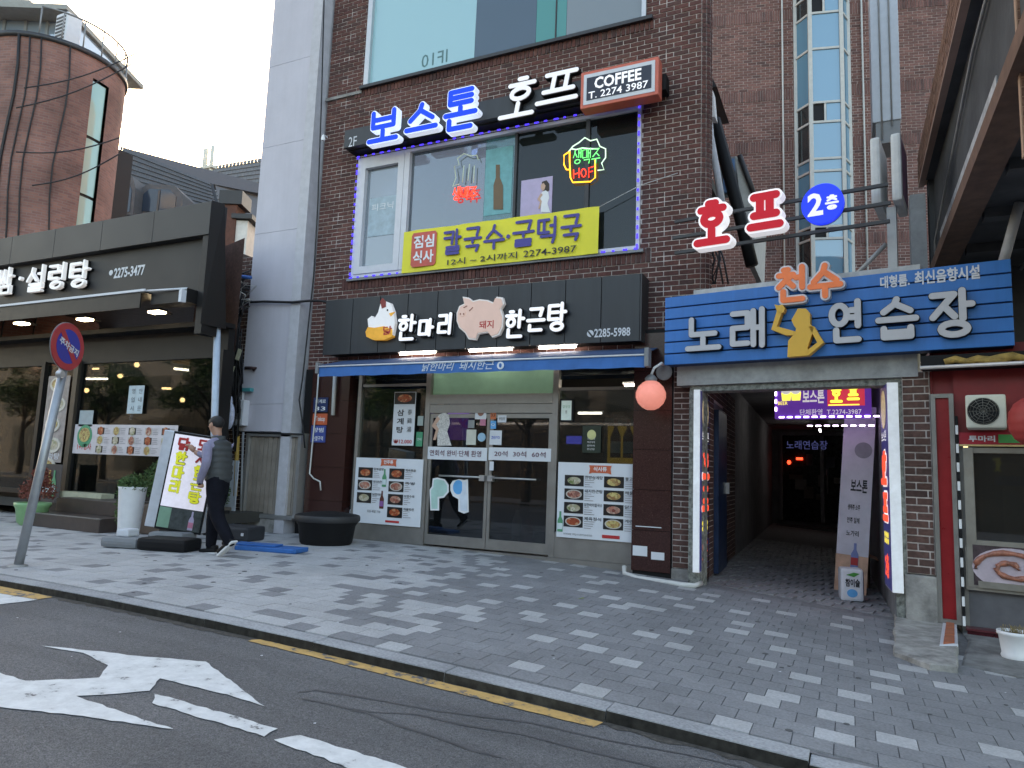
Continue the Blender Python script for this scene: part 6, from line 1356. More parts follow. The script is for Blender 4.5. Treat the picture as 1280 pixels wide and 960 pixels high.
# menu strip
b4 = fr(92,531,221,569,LG-.04); t = poster('menu_strip', 'wide white picture menu strip on the restaurant window with a green bowl at left', 'menu', b4, LG-.04, M('menu strip paper', (.62,.58,.6), .5)); x0, x1, z0, z1 = b4; Wd, Hd = x1-x0, z1-z0
part('bowl_picture', [gr, paper, foods[3]], t, lambda b: (b.disc(x0+.28, z0+Hd*.6, .19, .19, -.004, -.001, 24, 0), b.disc(x0+.28, z0+Hd*.64, .14, .12, -.009, -.006, 20, 2))); txt('1+1행사', (x0+.12, x0+.48, z0+.06, z0+.17), -.004, red_ink, t, bold=.02)
for i in range(14):
    c, r = i % 5, i//5; fx = x0+Wd*.24+c*Wd*.155; fz = z1-.04-r*Hd*.31-Hd*.24
    k = MB(); k.box(fx, fx+.17, -.004, -.001, fz, fz+Hd*.22, 0); k.disc(fx+.085, fz+Hd*.11, .065, .07, -.007, -.005, 12, 1); k.build('food_photo', [bowl_w if i % 2 else bowl, foods[(i*3) % 4]], t)
    small_lines(t, fx+.19, fz+Hd*.2, .14, -.004)
b4 = fr(160,482,179,517,LG-.04); t = poster('paper_notice', 'pale paper notice with vertical writing high on restaurant window', 'notice', b4, LG-.04, M('pale blue paper', (.5,.6,.64), .6))
for i, s in enumerate(('영업시간','안내문')):
    for j, ch in enumerate(s): txt(ch, (b4[0]+.08+.17*i, b4[0]+.16+.17*i, b4[3]-.13-.14*j, b4[3]-.05-.14*j), -.004, M('grey ink', (.1,.12,.14), .6), t)
b4 = fr(99,513,116,533,LG-.04); poster('paper_notice', 'blank pale grey notice just above left end of the menu strip', 'notice', b4, LG-.04, M('pale grey notice', (.35,.42,.44), .5))
# food poster column
b4 = fr(55,470,82,578,LG-.09); t = poster('food_banner', 'narrow vertical banner of stacked soup bowl photos beside the pole', 'banner', b4, LG-.09, M('taupe photo ground', (.35,.3,.28), .5, noise=.35, scale=6)); x0, x1, z0, z1 = b4
for i in range(5):
    cz = z1-.15-i*.35; cx = (x0+x1)/2+(.05 if i % 2 else -.03)
    part('bowl_photo', [M('cream bowl print', (.6,.57,.5), .4), foods[2] if i % 2 else foods[3]], t, lambda b: (b.disc(cx, cz, .2, .13, -.004-.006*i, -.001, 24, 0), b.disc(cx, cz+.01, .15, .085, -.008-.006*i, -.0045-.006*i, 20, 1)))
txt('설렁탕', (x0+.05, x1-.05, z0+.05, z0+.16), -.004, off_white, t, bold=.02)
b4 = fr(53,580,76,628,LG-.3); t = poster('bottle_poster', 'small dark poster of drinks under the stacked soup banner', 'poster', b4, LG-.3, M('black poster', (.04,.04,.045), .5)); 
for dx, m_ in ((.08, brownb), (.18, M('beer gold print', (.6,.42,.12), .4)), (.3, soju)): bottle_print(t, b4[0]+dx, b4[2]+.1, .42, m_, lab_w)

# ================================================================== BRICK TOWER, ROOFS BEHIND
def bricktex(name):
    m, nt, b = newmat(name); L = nt.links; N = nt.nodes.new
    uv = N('ShaderNodeUVMap'); br = N('ShaderNodeTexBrick'); br.inputs['Scale'].default_value = 1; br.inputs['Brick Width'].default_value = .2; br.inputs['Row Height'].default_value = .0667; br.inputs['Mortar Size'].default_value = .008
    br.inputs['Color1'].default_value = (.3,.145,.115,1); br.inputs['Color2'].default_value = (.21,.105,.09,1); br.inputs['Mortar'].default_value = (.24,.16,.14,1)
    L.new(uv.outputs[0], br.inputs['Vector']); nz = N('ShaderNodeTexNoise'); nz.inputs['Scale'].default_value = .9; nz.inputs['Detail'].default_value = 7; tc = N('ShaderNodeTexCoord'); L.new(tc.outputs['Object'], nz.inputs['Vector'])
    mr = N('ShaderNodeMapRange'); mr.inputs[1].default_value = .3; mr.inputs[2].default_value = .7; mr.inputs[3].default_value = .6; mr.inputs[4].default_value = 1.25; L.new(nz.outputs[0], mr.inputs[0])
    mx = N('ShaderNodeVectorMath'); mx.operation = 'SCALE'; L.new(br.outputs[0], mx.inputs[0]); L.new(mr.outputs[0], mx.inputs['Scale']); L.new(mx.outputs[0], b.inputs['Base Color']); b.inputs['Roughness'].default_value = .9
    bp = N('ShaderNodeBump'); bp.inputs['Strength'].default_value = .4; bp.inputs['Distance'].default_value = .01; L.new(br.outputs['Fac'], bp.inputs['Height']); bp.invert = True; L.new(bp.outputs[0], b.inputs['Normal']); return m
tbrick = bricktex('tower brick')
_t = ray(73, 80); _t = CAM+_t*(22/math.hypot(_t.x, _t.y)); TC = Vector((_t.x, _t.y, 0)); TR = 1.62; TZ = 11.35
TW = thing('round_brick_tower', 'curved red brick tower with a strip window and glass penthouse at top left', 'building', TC)
def twall(r, z0, z1, a0, a1, m, name, n=48, holes=None):
    vs = []; fs = []
    for i in range(n+1):
        a = a0+(a1-a0)*i/n; vs += [(r*math.cos(a), r*math.sin(a), z0), (r*math.cos(a), r*math.sin(a), z1)]
    for i in range(n): fs.append((2*i, 2*i+2, 2*i+3, 2*i+1))
    me = bpy.data.meshes.new(name); me.from_pydata(vs, [], fs); uvl = me.uv_layers.new(name='UVMap')
    for p in me.polygons:
        p.use_smooth = True
        for li, vi in zip(p.loop_indices, p.vertices): v = me.vertices[vi].co; a = a0+(a1-a0)*(vi//2)/n; uvl.data[li].uv = (a*r, v.z)
    me.materials.append(m); return link(bpy.data.objects.new(name, me), TW)
# view direction to the tower, strip window slightly right of centre
va = math.atan2(CAM.y-TC.y, CAM.x-TC.x)
wa0, wa1 = va+.5, va+.8
twall(TR, -1, TZ, va-math.pi, wa0, tbrick, 'wall'); twall(TR, -1, TZ, wa1, va+math.pi, tbrick, 'wall'); twall(TR, -1, 4.5, wa0, wa1, tbrick, 'wall', 6); twall(TR, TZ-.55, TZ, wa0, wa1, tbrick, 'wall', 6)
tg = glass('mint strip glass', (.4,.6,.55), .15, film=.9, fcol=(.3,.52,.46)); tg2 = glass('dark mint strip glass', (.2,.35,.3), .15, film=.8, fcol=(.05,.14,.11))
w = twall(TR-.1, 4.5, TZ-.55, wa0, wa1, bz3, 'window', 6)
for i in range(4):
    zt_ = TZ-.6-i*1.55; o = twall(TR-.06, zt_-1.47, zt_, wa0+.02, wa1-.02, tg if i < 3 else tg2, 'pane', 4); o.parent = w
part('rim', dark, TW, lambda b: b.lathe([(TR-.1, TZ-.02), (TR+.06, TZ-.02), (TR+.06, TZ+.1), (TR-.1, TZ+.1)], 40)); part('roof', dark, TW, lambda b: b.lathe([(TR-.12, TZ-.1), (.01, TZ-.1)], 40))
part('railing', grey, TW, lambda b: (b.tube([((TR-.02)*math.cos(va-.3+i*.15), (TR-.02)*math.sin(va-.3+i*.15), TZ+.85) for i in range(15)], .025), [b.tube([((TR-.02)*math.cos(va-.3+i*.3), (TR-.02)*math.sin(va-.3+i*.3), TZ+.1), ((TR-.02)*math.cos(va-.3+i*.3), (TR-.02)*math.sin(va-.3+i*.3), TZ+.85)], .018) for i in range(8)]))
k = MB()
for da, dz in ((-.25,0),(-.55,0),(.12,0),(-.4,0)):
    k.tube([((TR+.04)*math.cos(va+da+.04*math.sin(i*1.1)), (TR+.04)*math.sin(va+da+.04*math.sin(i*1.1)), TZ-i*.8) for i in range(11)], .02 if da > -.5 else .035, 5)
k.build('drop_cable', cable_m, TW)
RXv = Vector((_r.x, _r.y, 0)).normalized(); FXv = Vector((-RXv.y, RXv.x, 0))
TMx = Matrix(((RXv.x, FXv.x, 0, 0), (RXv.y, FXv.y, 0, 0), (0,0,1,0), (0,0,0,1)))
tb = MB().box(-6.5, -.9, -.5, 2.5, -1, TZ, T=TMx); o = tb.build('wing', M('tower wing brick', (.2,.09,.075), .9, noise=.3, scale=1), TW)
pen_g = glass('penthouse glass', (.5,.6,.7), .35, film=.75, fcol=(.33,.42,.52))
PZ = TZ+.0
part('penthouse_glass', pen_g, TW, lambda b: b.box(-4.4, .0, .5, 3.2, PZ+.0, PZ+1.75, T=TMx)); part('penthouse_frame', grey, TW, lambda b: ([b.box(-4.4+i*.6, -4.33+i*.6, .44, .51, PZ, PZ+1.75, T=TMx) for i in range(8)], b.box(-4.4, .0, .44, .5, PZ+1.2, PZ+1.26, T=TMx)))
part('penthouse_roof', M('penthouse eaves', (.3,.3,.28), .7), TW, lambda b: (b.box(-4.9, .1, -.1, 4.0, PZ+1.76, PZ+1.9, T=TMx), b.box(-5, -1.6, .8, 3.6, PZ+1.9, PZ+2.6, T=TMx)))
a = TMx @ Vector((.5, -.5, 0)); ac = thing('rooftop_air_conditioner', 'pale slatted air conditioner on the round tower roof behind the railing', 'air conditioner', (TC.x+a.x, TC.y+a.y, TZ+.1))
pbox('case', off_white, ac, -.24, .24, -.2, .2, 0, 1.15, b=.03); part('grille', dark, ac, lambda b: [b.box(-.19, .19, -.212, -.203, .1+i*.1, .15+i*.1) for i in range(10)])
# slatted grey balcony piece at extreme left
lb = thing('dark_glass_building', 'dark glazed building edge with pale balcony at the far left', 'building', (fp(-10,250,1.0).x, 1.0, 0)); bw_ = fp(24,250,1.0).x-lb.location.x
part('wall', bz3, lb, lambda b: b.box(-6, bw_-.25, 0, 3, -1, fp(10,140,1.0).z)); pbox('balcony', M('pale balcony panel', (.6,.58,.5), .7), lb, -3, bw_, -.2, .0, fp(10,192,1.0).z, fp(10,175,1.0).z)
pbox('balcony', M('pale balcony panel', (.6,.58,.5), .7), lb, -3, bw_-.2, -.2, .0, fp(10,290,1.0).z, fp(10,268,1.0).z); pbox('window', tg2, lb, -3, bw_-.35, -.02, -.001, fp(10,172,1.0).z, fp(10,148,1.0).z)
# slate roofed building
slate = M('dark slate', (.075,.078,.085), .7, noise=.2, scale=6)
def slates(b, A, B, C, D, rows, cols, m_=0):
    """quad A(bl) B(br) C(tr) D(tl), overlapping slate courses"""
    A, B, C, D = map(Vector, (A, B, C, D)); N_ = (B-A).cross(D-A).normalized()
    if N_.dot(CAM-A) < 0: N_ = -N_
    for j in range(rows):
        v0, v1 = j/rows, (j+1.15)/rows
        for i in range(cols):
            u0_, u1_ = (i+(.5 if j % 2 else 0))/cols, (i+1+(.5 if j % 2 else 0))/cols
            u1_ = min(1, u1_-.0012)
            if u0_ >= 1: continue
            def q(u, v): v = min(v, 1); return A.lerp(B, u).lerp(D.lerp(C, u), v)
            b.add([q(u0_, v0)+N_*.06, q(u1_, v0)+N_*.06, q(u1_, v1)+N_*.01, q(u0_, v1)+N_*.01, q(u0_, v0), q(u1_, v0)], [(0,1,2,3),(4,5,1,0)])
def hp(px, py, dist):
    d = ray(px, py); k_ = dist/math.hypot(d.x, d.y); return CAM+d*k_
SB = thing('slate_roofed_building', 'dark slate mansard roofed building with dormers behind the restaurant', 'building', hp(220, 300, 33)[:2]+(0,))
o_ = Vector(SB.location)
Aq, Bq, Cq, Dq = hp(120,330,32), hp(290,330,31), hp(262,228,33.5), hp(150,182,35)
Ew = hp(268,240,34); Fw = hp(275,330,40)
part('roof', slate, SB, lambda b: slates(b, Aq-o_, Bq-o_, Cq-o_, Dq-o_, 22, 40), kind='stuff')
part('roof_bed', dark, SB, lambda b: b.add([Aq-o_+Vector((0,.2,0)), Bq-o_+Vector((0,.2,0)), Cq-o_+Vector((0,.2,0)), Dq-o_+Vector((0,.2,0)), Dq-o_+Vector((0,8,0)), Cq-o_+Vector((6,8,0))], [(0,1,2,3),(3,2,5,4)]))
part('wall', M('grey slate building wall', (.12,.12,.13), .9), SB, lambda b: b.add([Vector((Aq.x,Aq.y+.3,-1))-o_, Vector((Bq.x,Bq.y+.3,-1))-o_, Bq-o_+Vector((0,.3,0)), Aq-o_+Vector((0,.3,0)), Vector((Bq.x+5,Bq.y+9,-1))-o_, Bq-o_+Vector((5,9,0)), Cq-o_+Vector((5,9,0)), Cq-o_+Vector((0,.3,0))], [(0,1,2,3),(1,4,5,2),(2,5,6,7)]))
def dormer(px, py, w_, h_):
    c = hp(px, py, 31.2)-o_; T9 = Matrix.Translation(c) @ TMx
    f = part('dormer', slate, SB, lambda b: (b.prism([(-w_/2,0),(w_/2,0),(w_/2,h_*.7),(w_*.3,h_),(-w_*.3,h_),(-w_/2,h_*.7)], 0, 3, T=T9)))
    g_ = MB().prism([(-w_*.36,.1),(w_*.36,.1),(w_*.36,h_*.62),(w_*.22,h_*.84),(-w_*.22,h_*.84),(-w_*.36,h_*.62)], -.03, -.005, T=T9).build('pane', M('dark dormer glass', (.03,.045,.07), .1, noise=0), f)
    MB().box(-.04, .04, -.06, -.031, .1, h_*.8, T=T9).build('glazing_bar', dark, f)
dormer(151, 268, .95, 1.6); dormer(197, 268, 1.9, 1.25)
SB2 = thing('grey_roofed_building', 'paler grey tiled roof behind the slate roof beside the lilac building', 'building', hp(300, 300, 42)[:2]+(0,)); o2_ = Vector(SB2.location)
A2, B2, C2, D2 = hp(215,330,41), hp(360,330,39), hp(360,192,42), hp(226,214,44)
part('roof', M('mid grey slate', (.14,.14,.145), .7, noise=.15, scale=5), SB2, lambda b: slates(b, A2-o2_, B2-o2_, C2-o2_, D2-o2_, 24, 30), kind='stuff'); part('wall', dark, SB2, lambda b: b.add([Vector((A2.x,A2.y+.4,-1))-o2_, Vector((B2.x,B2.y+.4,-1))-o2_, C2-o2_+Vector((0,.4,0)), D2-o2_+Vector((0,.4,0))], [(0,1,2,3)]))
ch_ = hp(284, 340, 16)
CHN = thing('brick_stair_turret', 'rusty brick post with pale window strip and cap behind restaurant end', 'turret', (ch_.x, ch_.y, 0))
zt_ = hp(284, 243, 16).z; zc_ = hp(290, 273, 16).z
part('post', M('rusty brown brick', (.13,.06,.045), .9, noise=.3), CHN, lambda b: b.box(-.18, .08, 0, .5, 0, zt_-.2, T=TMx)); part('window_strip', M('cream render', (.72,.72,.68), .7), CHN, lambda b: b.box(.081, .33, .05, .5, 0, zc_-.02, T=TMx)); part('cap', dark, CHN, lambda b: (b.box(-.3, .2, -.05, .5, zt_-.2, zt_+.1, T=TMx), b.box(.0, .45, -.05, .6, zc_, zc_+.1, T=TMx)))  # window strip is plain cream, without glow
at = hp(260, 205, 40)
solo('roof_vent', MB().tube([(-.25,0,-1.2),(-.25,0,.9)], .13, 8).tube([(.25,0,-1.2),(.25,0,1.0)], .1, 8).box(-.45,.5,-.15,.15,-.3,-.15), M('pale roof vent', (.6,.58,.5), .7), 'pair of pale vent pipes on ridge of grey roof', 'vents', tuple(at))
# wires in the sky and before the tower
for i, (p_, q_, lb) in enumerate((((30,110,14),(172,66,14),'overhead wire rising across the top of the round tower'), ((20,135,14),(165,80,14),'overhead wire just below the topmost one on the tower'), ((20,190,14),(150,172,14),'overhead wire crossing middle of the round tower'), ((40,232,14),(150,192,14),'overhead wire slanting across lower part of the tower'))):
    a, b_ = hp(*p_), hp(*q_); P = [a.lerp(b_, t_/8)-Vector((0,0,.12*math.sin(math.pi*t_/8))) for t_ in range(9)]; a2 = b_+(b_-a)*.4
    wire('overhead_wire', P, .012, cable_m, lb, 'wire')

# ================================================================== BUILDING ACROSS THE STREET (seen in the window reflections)
OB = thing('opposite_building', 'grey brown building across the street mirrored in the bar windows', 'building', (-4, -20.5, 0))
obm = M('opposite building wall', (.06,.055,.055), .8, noise=.15); 
part('wall', obm, OB, lambda b: b.box(-14, 12, -6, 0, -2, 6.6))
og = M('opposite dark window', (.03,.035,.04), .7, noise=0, spec=.1)
w = part('window', off_white, OB, lambda b: b.box(-13.5, 11.5, .001, .05, 3.2, 3.3))
for j in range(1):
    for i in range(10): pbox('window', og, OB, -13+i*2.5, -11.4+i*2.5, .002, .04, 3.8+j*2.6, 5.3+j*2.6)

# ================================================================== STREET FURNITURE AND THINGS ON THE PAVEMENT
# no-parking sign on a leaning pole
b0 = gp(22, 708); tp = None
d = ray(82, 434); k_ = ((b0.y+.25)-CAM.y)/d.y; tp = CAM+d*k_
NP = thing('no_parking_sign', 'leaning grey pole with round red and blue Korean no parking sign', 'road sign', (b0.x, b0.y, gz(b0.x)))
v = tp-Vector(NP.location)
part('pole', M('galvanised steel', (.36,.38,.4), .45, .6, noise=.12), NP, lambda b: b.tube([(0,0,-.05), tuple(v*1.0+Vector((0,.03,0)))], .042, 14))
part('foot', concrete, NP, lambda b: b.lathe([(.09,0),(.08,.015),(.04,.02)], 16))
tilt = math.atan2(v.x, v.z)
ang = R(100)
Ts = Matrix.Translation(v+Vector((.06,-.02,0))) @ Matrix.Rotation(tilt, 4, 'Y') @ Matrix.Rotation(R(112), 4, 'Z') @ Matrix.Rotation(R(8), 4, 'Y')
rd = M('sign red', (.4,.03,.035), .4, noise=.1); bl = M('sign blue', (.02,.03,.3), .4, noise=.1)
rS = .245
part('disc', [rd, bl, off_white, grey], NP, lambda b: (b.disc(0, 0, rS, rS, -.012, .0, 40, 0, T=Ts), b.disc(0, 0, rS*.73, rS*.73, -.015, -.0125, 40, 1, T=Ts), b.disc(0,0,rS+.008,rS+.008,.0005,.006,40,3,T=Ts), b.prism([(-.155,.11),(-.11,.155),(.155,-.11),(.11,-.155)], -.018, -.0155, 0, T=Ts)))
txt('주차금지', (-.155, .155, -.04, .04), -.021, off_white, NP, bold=.03, T=Ts @ Matrix.Rotation(R(12), 4, 'Y'))
part('clamp', alu_l, NP, lambda b: b.disc(.0, -.3, .04, .04, -.01, .04, 16, 0, T=Ts))
# A-frame light sign the man is pushing
sb = gp(205, 686); 
LSB = thing('standing_light_sign', 'tilted white standing light box with red and yellow Korean letters held by the man', 'standing sign', (sb.x-.08, sb.y+.2, 0), 0, rot=(0, R(6.5), R(27)))
hw_, H0, H1 = .285, .2, 1.42
alum = M('brushed sign frame', (.62,.65,.7), .35, .3)
pbox('case', alum, LSB, -hw_-.13, -hw_, -.0, .2, H0, H1, b=.012); pbox('case', alum, LSB, -hw_, hw_, .02, .2, H0, H1, b=.01)
pbox('frame', black, LSB, -hw_-.001, hw_+.01, -.001, .019, H0-.01, H1-.0)
pbox('face', M('lit sign face', (.68,.68,.78), .4, emit=.25), LSB, -hw_+.02, hw_-.01, -.006, -.002, H0+.28, H1-.03)
pbox('foot_picture', [M('dark green ad print', (.05,.06,.06), .5, noise=.6, scale=12)][0], LSB, -hw_+.02, hw_-.01, -.006, -.002, H0+.015, H0+.275)
pbox('green_stripe', M('mint ad print', (.2,.35,.25), .5), LSB, -hw_+.021, -hw_+.17, -.009, -.0065, H0+.02, H0+.27); bottle_print(LSB, hw_-.13, H0+.03, .23, M('pinkish bottle print', (.45,.4,.55), .4), pk, -.0065)
yl2 = M('lit chartreuse letter', (.7,.72,.05), .5, noise=0, emit=.15)
for i, ch in enumerate('닭돼'): pass
def vert(s, xa, xb, top, step, cols_, bold):
    for i, (ch, m_) in enumerate(zip(s, cols_)): han(ch, (xa, xb, top-(i+1)*step+.015, top-i*step), bold, -.014, -.007, m_, LSB, .006, ink)
vert('닭한마리', -.21, -.05, 1.36, .18, [red_ink, yl2, yl2, yl2], .027); vert('돼지한근탕', .05, .22, 1.37, .165, [red_ink, red_ink, yl2, yl2, yl2], .024)
BS = thing('sign_base', 'grey and black water filled plastic feet under the tilted light sign', 'sign base', (sb.x-.1, sb.y+.02, 0), R(14))
gyp = M('grey plastic base', (.2,.21,.22), .6); part('grey_foot', gyp, BS, lambda b: (b.bbox(-.62, -.12, -.28, .0, .0, .13, b=.05), b.bbox(-.2, .3, .0, .3, .05, .19, b=.05))); part('black_foot', black, BS, lambda b: b.bbox(-.1, .55, -.3, .05, .0, .15, b=.045)); part('bracket', off_white, BS, lambda b: b.bbox(-.47, -.3, -.2, .0, .131, .22, b=.02))
# planters
def leaves(b, c, r, n, seed, s=.05, mi=0, up=.5):
    q = random.Random(seed)
    for _ in range(n):
        th, ph = q.uniform(0, 6.28), math.acos(q.uniform(-.6, 1)); rr_ = q.uniform(.35, 1)**.6
        p = Vector((c[0]+r[0]*rr_*math.sin(ph)*math.cos(th), c[1]+r[1]*rr_*math.sin(ph)*math.sin(th), c[2]+r[2]*rr_*math.cos(ph)))
        a = Vector((q.uniform(-1,1), q.uniform(-1,1), q.uniform(-.2,1))).normalized(); u_ = a.cross(Vector((q.uniform(-1,1), q.uniform(-1,1), .3))).normalized(); l_ = s*q.uniform(.6, 1.4)
        b.add([p-u_*l_*.3, p+a*l_*.5-a.cross(u_)*l_*.12, p+a*l_, p+u_*l_*.3], [(0,1,2,3)], mi)
def leafmat(name, cols): return piece_mat(name, cols, rough=.6, noise=.2, bump=0, spec=.3)
gleaf = leafmat('green leaf', [(.03,.07,.02),(.06,.12,.035),(.09,.15,.05),(.04,.09,.03)]); rleaf = leafmat('russet leaf', [(.16,.04,.03),(.25,.07,.05),(.12,.05,.03)])
wp = gp(149, 676); WPt = thing('tall_white_planter', 'tall tapered white planter with trailing green plant beside the tilted sign', 'planter', (wp.x, wp.y+.12, 0))
part('pot', white_p, WPt, lambda b: b.lathe([(.12,0),(.125,.02),(.17,.68),(.18,.7),(.155,.7),(.15,.64)], 28)); part('foliage', gleaf, WPt, lambda b: (leaves(b, (0,0,.72), (.2,.18,.16), 420, 3), leaves(b, (-.22,0,.4), (.06,.06,.35), 160, 4))); part('soil', soil, WPt, lambda b: b.lathe([(.15,.64),(.01,.65)], 16))
bp_ = gp(176, 668); BPt = thing('brown_planter', 'square brown planter with a dark green bush behind the tilted sign', 'planter', (bp_.x, bp_.y+.25, 0), R(10))
part('pot', M('brown ceramic', (.13,.09,.065), .6, noise=.2), BPt, lambda b: b.bbox(-.22, .22, -.2, .2, 0, .42, b=.02)); part('foliage', gleaf, BPt, lambda b: leaves(b, (0,0,.72), (.28,.24,.36), 900, 5))
b3 = gp(244, 664); B3 = thing('brown_planter', 'low grey brown planter with bush between the light sign and the man', 'planter', (b3.x, b3.y+.3, 0), R(8))
part('pot', M('grey ceramic', (.16,.14,.12), .6, noise=.2), B3, lambda b: b.bbox(-.3, .2, -.2, .2, 0, .36, b=.02)); part('foliage', gleaf, B3, lambda b: leaves(b, (0,0,.55), (.26,.22,.26), 600, 6))
gp3 = gp(21, 657); GP3 = thing('green_pot', 'mint green bowl pot with russet plant at the foot of leaning pole', 'flower pot', (gp3.x, gp3.y+.2, 0))
part('pot', M('mint green glaze', (.22,.42,.2), .35, noise=.1), GP3, lambda b: b.lathe([(.14,0),(.19,.05),(.22,.25),(.25,.3),(.25,.34),(.22,.34),(.2,.3)], 28)); part('foliage', rleaf, GP3, lambda b: (leaves(b, (0,.05,.5), (.32,.25,.2), 700, 7), leaves(b, (.12,0,.7), (.15,.15,.2), 300, 8)))
g4 = gp(38, 648); GP4 = thing('cream_pot', 'cream square pot with russet leaves behind the mint pot', 'flower pot', (g4.x, g4.y+.5, 0), R(15))
part('pot', M('cream pot glaze', (.4,.38,.32), .5, noise=.1), GP4, lambda b: b.lathe([(.13,0),(.2,.45),(.22,.46),(.2,.5),(.18,.48)], 20)); part('foliage', rleaf, GP4, lambda b: leaves(b, (0.05,0,.75), (.25,.22,.28), 700, 9))
# black tub
tb_ = gp(396, 684); TB = thing('black_tub', 'large round black rubber tub with a wooden lid rim on the paving', 'tub', (tb_.x-.2, tb_.y+.42, gz(tb_.x))); TB.scale = (.83, .83, .86)
part('body', black, TB, lambda b: b.lathe([(.4,0),(.43,.03),(.47,.3),(.5,.33),(.52,.4),(.52,.46),(.49,.47),(.3,.5),(.05,.52)], 40)); part('rim', M('faded black rim', (.03,.03,.032), .6), TB, lambda b: b.lathe([(.525,.36),(.54,.38),(.54,.44),(.525,.46)], 40))
cl = gp(437, 672); t = thing('wooden_crate', 'small mossy wooden block with black and white cloth beside the black tub', 'crate', (cl.x-.03, cl.y+.1, gz(cl.x))); pbox('block', M('mossy timber', (.1,.08,.045), .9, noise=.4), t, -.16, .08, 0, .3, 0, .42, b=.01); part('cloth', [black, off_white], t, lambda b: (b.blob((-.06,.05,.45), (.16,.12,.05), 0), b.blob((.0,-.02,.36), (.07,.04,.1), 1)))
# blue mat and black bag
mt_ = gp(326, 690); t = thing('blue_mat', 'folded blue plastic board lying flat behind the man foot', 'mat', (mt_.x, mt_.y+.18, gz(mt_.x)), R(12)); pbox('board', M('blue plastic board', (.02,.13,.4), .5, noise=.15), t, -.42, .42, -.16, .16, 0, .055, b=.012); pbox('board', M('blue plastic board', (.02,.13,.4), .5), t, -.5, .1, -.1, .1, .056, .08, b=.01)
t = thing('black_case', 'low black plastic case on the paving against the lilac building', 'case', (-7.75, -1.35, 0), R(8)); pbox('body', M('black case plastic', (.03,.033,.04), .5), t, -.3, .3, -.2, .2, 0, .2, b=.04); pbox('latch', off_white, t, .2, .24, -.206, -.201, .08, .12)
solo('green_cone_piece', MB().lathe([(.12,0),(.02,.25)], 12), M('green plastic', (.02,.2,.09), .5), 'green plastic cone tucked behind the left side of the tub', 'cone', (tb_.x-.42, tb_.y+.75, 0))
# litter and drain pits
rl_ = random.Random(17); k = MB()
for i in range(26):
    a = rl_.uniform(0, 1); x, y = rl_.uniform(-5.5, 1.2), rl_.uniform(-6.3, -5.15) if i % 2 else rl_.uniform(-4.8, -1.2); z = gz(x)+(.004 if y > -5 else RZ+.006); s = rl_.uniform(.006, .016)
    k.add([(x,y,z),(x+s,y+s*.3,z),(x+s*.8,y+s,z+.002),(x-s*.2,y+s*.7,z)], [(0,1,2,3)])
solo('litter', k, paper, 'tiny white scraps of litter scattered along kerb and paving', 'litter', kind='stuff')
q = gp(722, 749); solo('green_wrapper', MB().add([(0,0,.004),(.05,.01,.02),(.06,.04,.01),(.01,.035,.004)], [(0,1,2,3)]), M('lime wrapper', (.5,.65,.1), .5), 'crumpled lime green wrapper on the grey paving', 'wrapper', (q.x, q.y, gz(q.x)))
k = MB(); k.tube([tuple(fp(163,585,LG-.3)), tuple(fp(160,600,LG-.3))], .01)

# ================================================================== THE MAN
hm = gp(262, 692); MA = math.pi+.05
MAN = thing('man', 'man in dark padded vest and lilac sleeves pushing the tilted light sign', 'person', (hm.x+.14, hm.y-.02, gz(hm.x)), MA); MAN.rotation_euler.y = R(5); MAN.scale = (.95, .95, .95)
# local: x forward, y = his left (towards the camera), z up
def skin_mesh(name, pts, edges, mats, parent, sub=2, root=0, matfn=None):
    me = bpy.data.meshes.new(name); me.from_pydata([p[0] for p in pts], edges, []); o = bpy.data.objects.new(name, me); COL.objects.link(o)
    md = o.modifiers.new('s', 'SKIN'); md.use_smooth_shade = True; md.branch_smoothing = .3
    for i, p in enumerate(pts):
        sv = me.skin_vertices[0].data[i]; r = p[1]; sv.radius = r if isinstance(r, tuple) else (r, r); sv.use_root = (i == root)
    o.modifiers.new('u', 'SUBSURF').levels = sub; o.modifiers['u'].render_levels = sub
    dg = bpy.context.evaluated_depsgraph_get(); m2 = bpy.data.meshes.new_from_object(o.evaluated_get(dg)); bpy.data.objects.remove(o)
    m2.materials.clear(); [m2.materials.append(m) for m in mats]
    for p in m2.polygons:
        p.use_smooth = True; p.material_index = matfn(p.center) if matfn else 0
    o = bpy.data.objects.new(name, m2); return link(o, parent)
skin = M('skin', (.42,.23,.16), .55, noise=.08, scale=12); shirt = M('lilac grey shirt', (.24,.225,.32), .8, noise=.12, scale=14, bump=.5, bscale=18); vestm = M('dark padded vest', (.045,.05,.052), .6, noise=.2, scale=10); trous = M('black trousers', (.009,.0095,.014), .9, spec=.1, noise=.3, scale=10, bump=.5, bscale=14)
HP = .88
body = [((0,0,HP),(.135,.16)), ((.0,0,1.05),(.12,.15)), ((.01,0,1.25),(.125,.17)), ((.0,0,1.37),(.1,.155)), ((.01,0,1.445),(.058,.06)), ((.045,0,1.51),(.06,.058)), ((.065,0,1.57),(.088,.076)), ((.065,0,1.635),(.086,.078)), ((.045,0,1.69),(.06,.056)),
 ((.0,.185,1.35),.07), ((-.06,.26,1.11),.057), ((.06,.23,.93),.046), ((.1,.2,.86),.036),
 ((.02,-.18,1.35),.07), ((.24,-.2,1.2),.054), ((.48,-.17,1.26),.04), ((.57,-.15,1.31),.032),
 ((-.03,.09,.78),(.125,.11)), ((-.09,.1,.46),.09), ((-.31,.11,.15),.07), ((-.32,.11,.1),.06),
 ((.04,-.09,.78),(.125,.11)), ((.17,-.1,.47),.09), ((.2,-.1,.12),.068), ((.21,-.1,.07),.06)]
